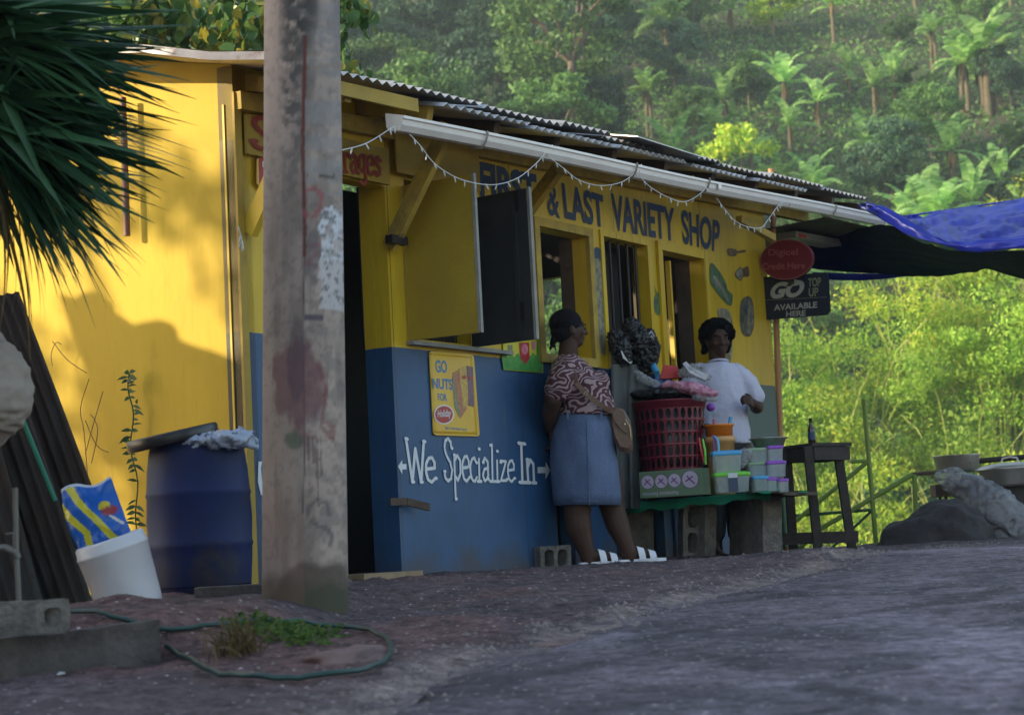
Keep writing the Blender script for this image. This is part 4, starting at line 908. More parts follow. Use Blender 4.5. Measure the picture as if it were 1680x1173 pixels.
zinc_leaf([(-90, 500), (32, 480), (190, 900), (60, 1010)], 7.78, .12, 'corrugated_sheet', 'tall rusty corrugated sheet leaning nearest the yellow wall', 8)
zinc_leaf([(-190, 560), (8, 560), (152, 985), (-40, 1010)], 7.62, .1, 'corrugated_sheet', 'dark mossy corrugated sheet leaning in front of the taller rusty one', 10)
zinc_leaf([(-290, 640), (-30, 620), (75, 1000), (-160, 1010)], 7.48, .08, 'corrugated_sheet', 'lowest dark corrugated sheet at the left edge behind the standpipe', 10)
mat('green_stick_paint', (.01, .20, .12), .4, bump=0)
mm = M(); mm.tube([at(38, 690, 7.52), at(91, 822, 7.5)], .010, 8); tag(mm.build('stick', 'green_stick_paint'), 'bright green stick propped against the rusty corrugated sheets', 'stick')
mat('pale_rock', (.34, .29, .25), .8, (.24, .20, .18), 3, .7, .25, 25, dirt=(.12, .10, .09), dscale=5, dlim=.58)
sk = crumple('sack', [at(-60, 610, 6.6), at(-14, 640, 6.55), at(-40, 690, 6.6)], [.17, .15, .11], 'pale_rock', 8, amp=.10, sq=1.25)
tag(sk, 'pale lumpy sack bulging in from the left edge beside the corrugated sheets', 'sack')
mat('pipe_grey', (.16, .15, .14), .5, (.08, .07, .06), 12, .6, .1, 40, metal=.4)
TY = 6.3; tp = thing('standpipe', at(25, 1000, TY), 'thin metal standpipe with a tap beside the corrugated sheets', 'tap')
mm = M(); mm.tube([at(32, 1000, TY), at(27, 905, TY), at(25, 800, TY)], .010, 8); mm.build('pipe', 'pipe_grey', tp)
mm = M(); mm.tube([at(-8, 900, TY), at(8, 898, TY-.01), at(25, 906, TY), at(30, 916, TY)], [.014, .013, .016, .012], 8); mm.build('tap', 'pipe_grey', tp)
mm = M(); mm.tube([at(10, 876, TY), at(29, 874, TY)], .005, 6); mm.tube([at(22, 875, TY), at(23, 900, TY)], .005, 6); mm.build('tap_handle', 'pipe_grey', tp)
# ------------------------------------------------------------------ low concrete wall and hollow blocks
def hblock(o, ax, ay, az, L, H, D, ncell=2, wall=.028, m='concrete_block', rough=.004, name='concrete_block', ang=None):
    """hollow block; cells run along ay (depth D); ax length L, az height H"""
    mm = M(); xs_ = [0]; w = (L-wall*(ncell+1))/ncell
    ax, ay, az = V(ax).normalized(), V(ay).normalized(), V(az).normalized()
    cells = [(wall+i*(w+wall), wall+i*(w+wall)+w) for i in range(ncell)]; k = 8
    outer = []; 
    P = lambda x, z, y: V(o)+ax*x+az*z+ay*y
    # front/back faces: ring around each cell
    for y, fl in ((0, False), (D, True)):
        for i, (c0, c1) in enumerate(cells):
            l = 0 if i == 0 else (cells[i-1][1]+c0)/2; r_ = L if i == ncell-1 else (c1+cells[i+1][0])/2
            O = []; I = []
            for j in range(24):
                a = 2*math.pi*(j+.5)/24; cx_, cz = (c0+c1)/2, H/2; ux, uz = math.cos(a), math.sin(a)
                rw, rh = (c1-c0)/2, H/2-wall; rr_ = 1/((abs(ux)**4+abs(uz)**4)**.25); I.append(P(cx_+ux*rr_*rw, cz+uz*rr_*rh, y))
                sx = ((r_-cx_) if ux > 0 else (cx_-l))/max(abs(ux), 1e-6); sz = (H/2)/max(abs(uz), 1e-6); s_ = min(sx, sz); O.append(P(cx_+ux*s_, cz+uz*s_, y))
            if True:
                for cxn, czn in ((r_, H), (l, H), (l, 0), (r_, 0)): pass
            f = [(j, (j+1) % 24, 24+(j+1) % 24, 24+j) for j in range(24)]
            if fl: f = [tuple(reversed(q)) for q in f]
            mm.add(O+I, f)
            # corner fills
            for cxn, czn in ((r_, H), (l, H), (l, 0), (r_, 0)):
                cp = P(cxn, czn, y); ds = sorted(range(24), key=lambda j: (O[j]-cp).length)[:2]; mm.add([O[ds[0]], O[ds[1]], cp], [(0, 1, 2), (2, 1, 0)])
        if y == 0: pass
    for i, (c0, c1) in enumerate(cells):
        A = []; B = []
        for j in range(24):
            a = 2*math.pi*(j+.5)/24; ux, uz = math.cos(a), math.sin(a); rr_ = 1/((abs(ux)**4+abs(uz)**4)**.25)
            A.append(P((c0+c1)/2+ux*rr_*(c1-c0)/2, H/2+uz*rr_*(H/2-wall), 0)); B.append(P((c0+c1)/2+ux*rr_*(c1-c0)/2*.96, H/2+uz*rr_*(H/2-wall)*.96, D))
        mm.add(A+B, [(j, 24+j, 24+(j+1) % 24, (j+1) % 24) for j in range(24)], 0, True)
    cor = [(0, 0), (L, 0), (L, H), (0, H)]
    for i in range(4):
        a, b = cor[i], cor[(i+1) % 4]; n = 10; g = []
        for u in range(n+1):
            for v_ in range(n+1):
                q = P(a[0]+(b[0]-a[0])*u/n, a[1]+(b[1]-a[1])*u/n, D*v_/n); g.append(q)
        mm.add(g, [(u*(n+1)+v_, (u+1)*(n+1)+v_, (u+1)*(n+1)+v_+1, u*(n+1)+v_+1) for u in range(n) for v_ in range(n)])
    for v_ in mm.v:
        q = mnoise.noise(v_*28)*rough+mnoise.noise(v_*9)*rough; v_ += V((q, q*.6, q))
    return mm.build(name, m)
WYY = 5.72
mm = M(); A = [at(0, 1048, 5.7), at(262, 1018, 5.95)]; wd_ = (A[1]-A[0]); wd_.z = 0; L_ = wd_.length; wd_.normalize(); wn = wd_.cross(ZZ); 
x0w = -.75
def wl(s, t):
    x = -.75+s*(L_+.75); top = (A[0].z+(A[1].z-A[0].z)*(x/L_))+.012*mnoise.noise(V((x*9, 3, 0))); bo = gz(0, 5.4)-.1
    return V((A[0].x, A[0].y, 0))+wd_*x+ZZ*(bo+(top-bo)*t)+wn*(.012*mnoise.noise(V((x*8, t*3, 1))))
g0 = [wl(i/40, j/10) for i in range(41) for j in range(11)]; fs = [(i*11+j, (i+1)*11+j, (i+1)*11+j+1, i*11+j+1) for i in range(40) for j in range(10)]
mm.add(g0, fs); g1 = [p-wn*.12 for p in g0]; mm.add(g1, [tuple(reversed(f)) for f in fs])
mm.add([g0[i*11+10] for i in range(41)]+[g1[i*11+10] for i in range(41)], [(i, i+1, 42+i, 41+i) for i in range(40)])
mm.add([g0[440+j] for j in range(11)]+[g1[440+j] for j in range(11)], [(j, 11+j, 12+j, 1+j) for j in range(10)])
tag(mm.build('kerb_wall', 'concrete'), 'low broken concrete kerb wall in the dirt at the bottom left', 'wall')
o0 = at(-62, 1047, 5.62); e = at(88, 1037, 5.60)
bk = hblock(at(60, 1040, 5.60), V((.34, .16, 0)).normalized(), V((-.97, .22, 0)), ZZ, .10, .10, .36, 1, .024); bk.name = 'concrete_block'
tag(bk, 'grey hollow concrete block lying on the end of the low kerb wall', 'concrete block')
q = wq(862, 946, .12); q = gpt(888, 943, 10.9); 
b2 = hblock(V((q.x, q.y, gz(q.x, q.y)-.008)), V((.97, .12, 0)), V((-.62, .9, 0)).normalized(), ZZ, .185, .145, .36, 2, .024)
tag(b2, 'grey hollow concrete block lying on the ground beside the blue shop wall', 'concrete block')
# lumps at the barrel foot
mm = M(); p = at(395, 992, 7.9); mm.cb(V((p.x-.02, p.y, gz(p.x, p.y)+.015)), (.34, .05, 0), (-.02, .14, 0), (0, 0, .05)); o = mm.build('kerb_stone', 'concrete', bevel=.008); tag(o, 'short flat kerb stone between the blue barrel and the pole', 'stone')
# hose
mat('hose_green', (.015, .055, .05), .4, (.01, .035, .035), 8, .5, .05, 30)
hp = [(80, 1003, 6.6), (150, 1005, 6.7), (195, 1018, 6.7), (235, 1030, 6.7), (280, 1036, 6.65), (360, 1025, 6.75), (440, 1020, 6.85), (520, 1026, 6.85), (590, 1030, 6.8), (632, 1048, 6.6), (642, 1068, 6.3), (625, 1088, 6.0), (570, 1105, 5.8), (490, 1113, 5.65), (400, 1108, 5.7), (330, 1095, 5.8), (290, 1075, 5.95), (272, 1060, 6.1)]
P = []
for x, y, Y in hp:
    # ground point seen under this pixel
    r_ = ray(x, y); k_ = 3.5
    while k_ < 9 and (EYE+r_*k_).z > gz((EYE+r_*k_).x, (EYE+r_*k_).y)+.012: k_ += .01
    P.append(EYE+r_*k_)
P = crom(P, 8)
for _ in range(10): P = [P[0]]+[(P[i-1]+P[i]*2+P[i+1])/4 for i in range(1, len(P)-1)]+[P[-1]]
zs_ = [gz(p.x, p.y)+.012 for p in P]
for i, p in enumerate(P): p.z = max(zs_[max(0, i-2):i+3])
mm = M(); mm.tube(P, .0085, 8); tag(mm.build('garden_hose', 'hose_green'), 'dark green hose looped on the ground around the foot of the pole', 'hose')
def gpix(x, y, lim=16):
    r_ = ray(x, y); k_ = 2.5
    for st in (.15, .01):
        while k_ < lim and (EYE+r_*k_).z > gz((EYE+r_*k_).x, (EYE+r_*k_).y): k_ += st
        if st > .1: k_ -= st
    p = EYE+r_*k_; p.z = gz(p.x, p.y); return p
# stones
def rock(c, r, m, seed, label=None, name='stone', sub=4, amp=.35, cat='stone', group=None, flatb=True):
    bm = bmesh.new(); bmesh.ops.create_icosphere(bm, subdivisions=sub, radius=1); 
    for v in bm.verts:
        p = v.co.copy(); d = 1+amp*(mnoise.noise(p*1.1+V((seed, 0, 0)))+.5*mnoise.noise(p*2.6+V((0, seed, 0)))+.22*mnoise.noise(p*6))
        v.co = V((p.x*r[0], p.y*r[1], p.z*r[2]))*d
    me = bpy.data.meshes.new(name); bm.to_mesh(me); bm.free(); me.materials.append(MATS[m])
    for p in me.polygons: p.use_smooth = True
    o = bpy.data.objects.new(name, me); COL.objects.link(o); o.location = c; LOC[o.name] = V(c)
    if label: tag(o, label, cat, group)
    return o
mat('pink_stone', (.20, .125, .115), .9, (.12, .08, .075), 9, .8, .6, 50, dirt=(.07, .05, .05), dscale=6, dlim=.56)
mat('dark_rock', (.050, .042, .045), .9, (.028, .024, .026), 4, .9, .7, 18, dirt=(.085, .075, .075), dscale=2.4, dlim=.58, bdist=.03)
rock(gpix(585, 1078)+V((0, 0, -.02)), (.16, .17, .055), 'pink_stone', 3, 'flat pinkish stone inside the hose loop at the foot of the pole')
rock(gpix(915, 1052)+V((0, 0, -.012)), (.13, .17, .018), 'pink_stone', 7, 'flat pinkish slab in the dirt in front of the concrete block by the wall')
rock(gpix(330, 990)+V((-.14, -.6, -.03)), (.30, .26, .10), 'pink_stone', 9, 'low dark red mound of earth beside the foot of the bucket', 'earth_mound', cat='mound') if False else None
mb = rock(V((-1.62, 6.72, -.035)), (.24, .20, .085), 'dark_rock', 11, 'rounded reddish earth mound in front of the white bucket', 'earth_mound', cat='mound', amp=.2)
mat('red_earth', (.095, .058, .055), .95, (.06, .04, .04), 7, .8, .7, 40); mb.data.materials[0] = MATS['red_earth']
# boulder at the road edge
P = at(1540, 908, 13.9); bo = rock(V((P.x, P.y, .0)), (.46, .42, .375), 'dark_rock', 22, 'large dark boulder at the edge of the road by the railing', 'boulder', 5, .22, 'boulder')
# small litter and crumbs
mat('red_litter', (.5, .02, .03), .5, bump=0); mat('white_litter', (.6, .6, .62), .6, bump=0)
for (x, y, m, lab) in ((853, 1106, 'red_litter', 'small red scrap of litter on the asphalt below the concrete block'), (1423, 1166, 'red_litter', 'small red scrap of litter at the bottom right of the road'), (101, 1111, 'white_litter', 'white scrap of litter in the dirt below the low kerb wall')):
    mm = M(); p = gpix(x, y)+ZZ*.006; a = .011; mm.prism([p+V((-a, -.01, 0)), p+V((a, -.006, .003)), p+V((a*.8, .012, .001)), p+V((-a*.6, .012, .004))], (0, 0, .005)); tag(mm.build('litter', m), lab, 'litter')
mat('crumb', (.26, .215, .20), .9, (.10, .085, .085), 3, 1, .4, 60)
mm = M(); rs = random.Random(9)
for i in range(4600):
    y = rs.uniform(3.6, 12.5); e = float(edge_road(y)); 
    big = i < 2100
    if big: x = e+rs.gauss(.02, .13)
    else: x = rs.uniform(-1.9, 3.6)
    z = gz(x, y); s = rs.choice([.004, .005, .006, .008, .011])*((.7 if rs.random() < .7 else 1.2) if big else .75)
    c = V((x, y, z+s*.45+(.014 if x > e+.16 else 0))); vs_ = [c+V((rs.uniform(-1, 1)*s*.4, rs.uniform(-1, 1)*s*.4, s*.7))]+[c+V((math.cos(a)*s*rs.uniform(.7, 1.3), math.sin(a)*s*rs.uniform(.7, 1.3), -s*.4)) for a in (0, 1.26, 2.5, 3.77, 5.0)]
    mm.add(vs_, [(0, 1, 2), (0, 2, 3), (0, 3, 4), (0, 4, 5), (0, 5, 1)])
tag(mm.build('gravel', 'crumb'), 'pale crumbs of gravel strewn along the broken road edge', 'gravel', kind='stuff')
# ------------------------------------------------------------------ railing, tables
RY = 14.6
rail = thing('pipe_railing', at(1440, 908, RY), 'green painted pipe railing with sloping handrails at the edge of the road', 'railing')
def pipe(pts, r, m, par, name='rail_pipe'):
    mm = M(); mm.tube(pts, r, 10); return mm.build(name, m, par)
pipe([at(1441, 935, RY), at(1417, 655, RY)], .020, 'green_pipe', rail, 'post')
pipe([at(1262, 890, RY+.2), at(1425, 756, RY)], .018, 'green_pipe', rail); pipe([at(1395, 757, RY), at(1425, 756, RY)], .016, 'green_pipe', rail)
pipe([at(1292, 917, RY+.2), at(1345, 868, RY), at(1497, 778, RY), ], .020, 'green_pipe', rail); pipe([at(1497, 778, RY), at(1545, 774, RY)], .016, 'old_wood', rail)
pipe([at(1290, 847, RY+.2), at(1432, 836, RY)], .013, 'dark_green_pipe', rail); pipe([at(1345, 917, RY+.2), at(1430, 838, RY)], .011, 'dark_green_pipe', rail)
pipe([at(1502, 840, RY), at(1500, 778, RY)], .020, 'green_pipe', rail, 'post'); pipe([at(1318, 930, RY+.2), at(1316, 897, RY+.2)], .02, 'green_pipe', rail, 'post')
pipe([at(1282, 905, RY+.1), at(1318, 893, RY+.1)], .012, 'green_pipe', rail)
pipe([at(1606, 756, RY+1), at(1700, 748, RY+1)], .024, 'dark_wood', rail, 'log_rail')
g3 = thing('railing_post', at(1288, 918, 13.6), 'short dark green post beside the right hand concrete block leg', 'post')
pipe([at(1291, 925, 13.6), at(1284, 815, 13.6)], .022, 'dark_green_pipe', g3, 'post')
tag(bamboo(at(1296, 935, 13.55), at(1293, 896, 13.55), .03, 'bamboo', 2, 'bamboo_stub'), 'short yellow bamboo stub at the ground behind the display table', 'bamboo stub')
# tall dark wooden side table with a bottle
def leg_between(a, b, w, m, par, name='leg'):
    mm = M(); mm.bar(a, b, w, w, up=V((0, 1, 0))); return mm.build(name, m, par)
QY = 12.0; wt_ = thing('wooden_table', at(1345, 915, QY), 'tall dark rough wooden table with a bottle on it, at the road edge', 'table')
mm = M(); a, b, c, d = at(1286, 741, QY+.1), at(1335, 746, QY-.18), at(1397, 744, QY+.05), at(1360, 737, QY+.34)
top = [at(1283, 738, QY+.12), at(1333, 737, QY-.18), at(1398, 741, QY+.04), at(1350, 741, QY+.34)]
for p in top: p.z = top[0].z
mm.prism(top, ZZ*.022); mm.build('tabletop', 'dark_wood', wt_)
zt = top[0].z
def cb_(x, y, Y): p = at(x, y, Y); return p
for (x0, x1, Y) in ((1327, 1341, QY-.15), (1375, 1397, QY+.04), (1292, 1300, QY+.12)):
    p0 = at(x0, 760, Y); p1 = at(x1+3, 918, Y); p0.z = zt; p1.z = gz(p1.x, p1.y)-.03; leg_between(p1, p0, .055, 'dark_wood', wt_)
mm = M(); p = [V((t.x, t.y, zt-.002)) for t in top]
for i in range(4): 
    a, b = p[i], p[(i+1) % 4]; ce = sum(p, V())/4; a2, b2_ = a.lerp(ce, .1), b.lerp(ce, .1); mm.bar(a2-ZZ*.045, b2_-ZZ*.045, .02, .085)
mm.build('apron', 'dark_wood', wt_)
mm = M(); mm.bar(at(1284, 884, QY-.12), at(1408, 880, QY-.19), .03, .075); mm.build('stretcher', 'dark_wood', wt_)
mat('bottle_glass', (.035, .012, .008), .12, bump=0, spec=.8); mat('bottle_label', (.02, .05, .12), .5, bump=0)
q = at(1333, 737, QY-.06); q.z = zt+.022; bt = thing('bottle', q, 'brown glass beer bottle standing on the tall dark table', 'bottle')
mm = M(); s_ = .78; mm.lathe([(0, 0), (.028*s_, 0), (.031*s_, .005), (.031*s_, .11*s_), (.027*s_, .13*s_), (.014*s_, .155*s_), (.0125*s_, .2*s_), (.015*s_, .202*s_), (.015*s_, .215*s_), (0, .215*s_)], 20, q); mm.build('glass', 'bottle_glass', bt)
mm = M(); mm.lathe([(.0316*s_, .03*s_), (.0316*s_, .10*s_)], 20, q); mm.build('paper_label', 'bottle_label', bt)
# display table: concrete block legs (things), green board
ZT = .452
DT = thing('display_table', at(1150, 925, 11.5), 'board table covered with green cloth, resting on concrete blocks and loaded with housewares', 'table')
mat('green_cloth', (.02, .30, .17), .6, (.012, .20, .11), 8, .7, .2, 60)
TA, TB = at(1012, 829, 11.95), at(1262, 806, 11.28); TA.z = ZT-.012; TB.z = ZT; td = (TB-TA).normalized(); ts = V((-td.y, td.x, 0)).normalized()
mm = M(); mm.ob(TA-ZZ*.024+ts*.006, TB-TA, ts*.62, ZZ*.024); mm.build('board', 'old_wood', DT)
mm = M()
def cloth(s, t):
    p = TA+(TB-TA)*(s*1.02-.01); dr = .070-.030*s+.008*math.sin(s*21)+.006*math.sin(s*47)
    if t < .5: return p-ZZ*dr*(1-t*2)+ts*-.003*(1-t*2)+ZZ*.003
    return p+ts*.63*(t-.5)*2+ZZ*.003
mm.grid(cloth, 60, 12); mm.build('cloth', 'green_cloth', DT)
mm = M(); p = at(1295, 812, 11.7); mm.ob(V((p.x-.12, p.y-.1, ZT-.01)), V((.22, -.03, 0)), V((0, .25, 0)), ZZ*.008); mm.build('cloth', 'green_cloth', DT)
mat('cardboard', (.17, .125, .10), .85, (.11, .08, .07), 10, .7, .3, 50)
mm = M()
def cbf(k):
    def f(s, t): p = at(1224+s*108, 806+s*8+k*9*math.sin(s*2.6), 11.15+t*.3); return V((p.x, p.y, p.z))+ZZ*.006*math.sin(s*17+k)
    return f
mm.grid(cbf(0), 30, 6); mm.grid(cbf(1), 30, 6); cdb = mm.build('cardboard', 'cardboard'); tag(cdb, 'torn brown cardboard folded over the right end of the green table', 'cardboard')
def post_block(px0, py0, px1, py1, Y, w, dpt, ytop, label, cells=0, tilt=0, yaw=0.0):
    p = at(px0, py1, Y); g = gz(p.x, p.y)-.015; h = ZT-.03-g; tl = at(px0-tilt, py0, Y)
    up = (V((tl.x, tl.y+.0, g+h))-V((p.x, p.y, g))); 
    ax = V((math.cos(yaw), math.sin(yaw), 0)); ay = V((-math.sin(yaw), math.cos(yaw), 0))
    if cells:
        o = hblock(V((p.x, p.y, g)), up, ay, ax, h*1.0, w, dpt, 2, .03)
    else:
        mm_ = M(); n = 8
        for (e1, e2, org, ff) in ((ax*w, up, V((0, 0, 0)), 0), (ax*w, up, ay*dpt, 1), (ay*dpt, up, V((0, 0, 0)), 1), (ay*dpt, up, ax*w, 0), (ax*w, ay*dpt, up, 0)):
            mm_.grid(lambda s, t: V((p.x, p.y, g))+org+e1*s+e2*t, n, n, sm=False)
        for v_ in mm_.v: q_ = mnoise.noise(v_*25)*.005+mnoise.noise(v_*8)*.005; v_ += V((q_, q_, q_*.3))
        o = mm_.build('concrete_block', 'concrete_block')
    tag(o, label, 'concrete block'); return o
post_block(1026, 835, 1034, 934, 12.0, .19, .35, 0, 'concrete block standing on end under the left end of the green table', yaw=.1)
post_block(1121, 822, 1139, 924, 11.70, .125, .18, 0, 'tilted concrete block with two holes standing on end under the middle of the green table', cells=2, tilt=0, yaw=.10)
mm = M(); p = at(1162, 924, 11.3); g = gz(p.x, p.y)-.01; tl = at(1150, 822, 11.3)
post_block(1157, 822, 1172, 921, 11.64, .085, .2, 0, 'rough slab of concrete standing beside the tilted two-holed block under the green table', yaw=.5)
post_block(1252, 818, 1257, 918, 11.38, .125, .32, 0, 'concrete block standing on end under the right end of the green table', yaw=.3)
post_block(1228, 818, 1236, 918, 11.7, .09, .3, 0, 'dark concrete block in the shadow behind the right hand block leg', yaw=.3)
# ------------------------------------------------------------------ goods on the display table
mat('hamper_red', (.16, .012, .028), .35, (.12, .01, .02), 8, .5, .03, 40)
mat('black_bag', (.014, .014, .018), .4, (.03, .03, .035), 12, .6, .3, 25)
mat('clear_plastic', (.62, .70, .72), .12, (.42, .52, .56), 14, .9, .6, 16, alpha=.5, spec=.7)
mat('clear_wrap', (.45, .45, .47), .2, (.7, .7, .74), 9, .7, .6, 16, alpha=.38, spec=.8)
mat('lid_blue', (.07, .38, .72), .35, bump=.1); mat('lid_green', (.16, .58, .05), .35, bump=.1); mat('lid_pale_green', (.28, .42, .26), .35, bump=.1)
mat('lid_purple', (.30, .08, .55), .35, bump=.1); mat('pink_cloth', (.45, .14, .24), .6, (.62, .34, .42), 25, 1, .4, 40); mat('orange_plastic', (.80, .22, .02), .35, (.65, .18, .02), 5, .5, .03); mat('peach_plastic', (.62, .33, .12), .4, (.5, .28, .12), 5, .5, .03)
mat('teal_plastic', (.02, .3, .22), .4, bump=0); mat('red_plastic', (.5, .02, .03), .35, bump=0); mat('white_card', (.62, .63, .68), .5, bump=.05); mat('green_box', (.15, .23, .14), .45, (.11, .18, .11), 5, .6, .05, 40); mat('navy_card', (.02, .05, .12), .4, bump=0); mat('purple_print', (.20, .05, .22), .5, bump=0)
mat('lilac_card', (.55, .48, .62), .5, bump=0)
mat('alu', (.62, .58, .53), .42, (.42, .38, .34), 9, .8, .12, 40, metal=.75, dirt=(.10, .085, .075), dscale=6, dlim=.60); mat('grey_cloth', (.10, .105, .105), .8, (.06, .065, .065), 4, .8, .3, 20)
def oval_basket(c, r0, r1, H, rows, nc, m, name, label):
    root = thing(name, c, label, 'laundry basket'); mm = M()
    def P(a, h, o=0): r = r0+(r1-r0)*h/H+o; return V(c)+V((math.cos(a)*r, math.sin(a)*r, h))
    hb, ht = .04*H, .93*H; rh = (ht-hb)/rows; da = 2*math.pi/nc; K = 14
    for o_, fl in ((0, False), (-.004, True)):
        for i in range(nc):
            for j in range(rows):
                ac = (i+(.5 if j % 2 else 0)*0)*da; hc = hb+(j+.5)*rh; I = []; O = []
                for k in range(K):
                    t = 2*math.pi*(k+.5)/K; ux, uz = math.cos(t), math.sin(t); q = 1/((abs(ux)**2.2+abs(uz)**2.2)**(1/2.2)); I.append(P(ac+ux*q*da*.35, hc+uz*q*rh*.43, o_))
                    s = min(.5/max(abs(ux), 1e-6), .5/max(abs(uz), 1e-6)); O.append(P(ac+ux*s*da, hc+uz*s*rh, o_))
                f = [(k, (k+1) % K, K+(k+1) % K, K+k) for k in range(K)]
                mm.add(O+I, f if not fl else [tuple(reversed(x)) for x in f], 0, False)
                for sx in (-1, 1):
                    for sz in (-1, 1):
                        cp = P(ac+sx*.5*da, hc+sz*.5*rh, o_); ds = sorted(range(K), key=lambda k: (O[k]-cp).length)[:2]; mm.add([O[ds[0]], O[ds[1]], cp], [(0, 1, 2), (2, 1, 0)])
    mm.lathe([(0, .006), (r0*.98, .006), (r0, 0), (r0+(r1-r0)*.04, hb)], 48, c); 
    R1 = lambda h: r0+(r1-r0)*h/H
    mm.lathe([(R1(ht), ht), (R1(ht)+.006, ht+.004), (R1(H)+.010, H-.004), (R1(H)+.016, H), (R1(H)+.012, H+.008), (R1(H)-.004, H+.006), (R1(ht)-.004, ht)], 48, c)
    for j in range(1, rows): h = hb+j*rh; mm.lathe([(R1(h)+.001, h-.006), (R1(h)+.004, h), (R1(h)+.001, h+.006)], 48, c)
    mm.build('basket', m, root)
    mm = M(); mm.lathe([(0, .03), (r0*.9, .03), (r1*.9, H*.97), (0, H*.99)], 32, c, mod=lambda a, h: 1+.03*math.sin(a*7+h*40)); mm.build('liner', 'black_bag', root); return root
bc = at(1106, 815, 11.82); bc = V((bc.x, bc.y, ZT+.004))
hr = (at(1162, 660, 11.82)-at(1036, 660, 11.82)).length/2-.012
hamper = oval_basket(bc, hr*.76, hr, .615, 7, 30, 'hamper_red', 'laundry_basket', 'tall dark red laundry basket with oval holes standing on the green table')
# contents
k = crumple('bin_bag', [at(1055, 648, 11.8), at(1095, 645, 11.75), at(1135, 645, 11.8), at(1110, 646, 12.0)], [.10, .13, .11, .13], 'black_bag', 4, sq=.28, amp=.22); tag(k, 'black plastic bags folded over the rim of the red laundry basket', 'bag')
k = crumple('wrapped_cloth', [at(1100, 632, 11.72), at(1130, 636, 11.66), at(1160, 646, 11.62)], [.065, .085, .07], 'pink_cloth', 7, sq=.42, amp=.2); tag(k, 'pink cloth folded in clear plastic lying on top of the red laundry basket', 'wrapped cloth')
k = crumple('wrapped_cloth', [at(1145, 652, 11.6), at(1170, 655, 11.6)], [.04, .035], 'clear_wrap', 9, sq=.5, amp=.25); tag(k, 'pale folded package in clear wrap at the right rim of the red laundry basket', 'package')
mm = M(); p = at(1087, 618, 11.85); mm.prism([at(1083, 622, 11.85), at(1089, 598, 11.85), at(1112, 601, 11.87), at(1116, 620, 11.87)], V((0, .06, 0))); rb = mm.build('carton', 'red_plastic', bevel=.003); tag(rb, 'small red carton with a white label on top of the basket', 'carton')
k = crumple('wrapped_package', [at(1122, 612, 11.8), at(1136, 608, 11.78), at(1158, 618, 11.75)], [.04, .06, .035], 'clear_wrap', 2, sq=.7, amp=.4); tag(k, 'crinkled clear package on top of the basket beside the red carton', 'package')
mm = M(); mm.prism([at(1120, 597, 11.74), at(1126, 593, 11.74), at(1136, 604, 11.72), at(1162, 615, 11.70), at(1158, 624, 11.70), at(1132, 612, 11.72)], V((0, .008, .002))); tag(mm.build('card', 'white_card', bevel=.001), 'bent white card sticking up from the goods in the red basket', 'card')
k = crumple('wrapped_package', [at(1012, 600, 11.9), at(1035, 610, 11.85), at(1062, 624, 11.8), at(1076, 630, 11.78)], [.045, .04, .03, .028], 'clear_wrap', 5, sq=.8, amp=.3); tag(k, 'long clear-wrapped package lying across the left side of the basket', 'package')
mm = M(); a, b = at(1046, 558, 12.05), at(1078, 612, 11.85); mm.tube([a, a.lerp(b, .5)+V((0, 0, .01)), b], [.02, .028, .02], 10); o = mm.build('umbrella', 'lid_blue'); tag(o, 'blue rolled umbrella in clear plastic leaning among the goods by the bars', 'umbrella')
# items hanging on the bars
mat('dark_wrap', (.022, .022, .025), .35, (.035, .035, .04), 9, .5, .25, 14, spec=.4, bdist=.02); mat('chevron', (.02, .02, .022), .5, bump=0)
def hang(pts, m, label, name='hanging_bag', o=.09, cat='bag'):
    mm = M(); k = len(pts); c = V((sum(p[0] for p in pts)/k, sum(p[1] for p in pts)/k)); A = [wq(*p, o) for p in pts]; B = [wq(c.x+(p[0]-c.x)*.72, c.y+(p[1]-c.y)*.78, o+.05) for p in pts]
    mm.add(A+B, [(i, k+i, k+(i+1) % k, (i+1) % k) for i in range(k)], 0, True); mm.add(B, [tuple(reversed(range(k)))], 0, True); mm.add([p-NN*.004 for p in A], [tuple(range(k))])
    o_ = mm.build(name, m); tag(o_, label, cat); return o_
hb_ = crumple('hanging_bag', [wq(1010, 552, .10), wq(1018, 572, .12), wq(1024, 590, .12)], [.055, .07, .05], 'dark_wrap', 41, amp=.35, sq=.9); tag(hb_, 'black wrapped item with a white slip hanging left on the door bars', 'bag')
mm = M(); mm.prism([wq(*p, .16) for p in [(1018, 575), (1024, 580), (1037, 594), (1034, 597), (1022, 588)]], NN*.003); mm.build('paper_slip', 'white_card', hb_)
h3 = crumple('hanging_bag', [wq(1034, 532, .10), wq(1044, 556, .13), wq(1056, 580, .13), wq(1060, 598, .12)], [.05, .085, .10, .06], 'dark_wrap', 43, amp=.4, sq=.9); tag(h3, 'large shiny plastic bag of dark slippers hanging on the door bars', 'bag')

h5 = crumple('hanging_bag', [wq(1066, 545, .09), wq(1073, 570, .10), wq(1073, 592, .10)], [.03, .045, .03], 'black_bag', 45, amp=.3, sq=.9); tag(h5, 'narrow black bag hanging at the right end of the door bars', 'bag')
mm = M()
for i in range(4):
    y = 548+i*7; mm.add([wq(1062, y, .20), wq(1069, y-6, .20), wq(1074, y+3, .20), wq(1074, y+6, .20), wq(1069, y-2, .20), wq(1062, y+4, .20)], [(0, 1, 4, 5), (1, 2, 3, 4), (5, 4, 1, 0), (4, 3, 2, 1)])
mm.build('zigzag_print', 'white_card', h5)
mm = M(); mm.grid(lambda s, t: wq(1002+s*62+t*6, 598+t*236, .10+.02*math.sin(s*13+t*2)+.012*math.sin(s*31)*t), 40, 20, thick=NN*.004); gcl = mm.build('hanging_cloth', 'grey_cloth'); tag(gcl, 'long grey cloth hanging between the woman and the red laundry basket', 'cloth')
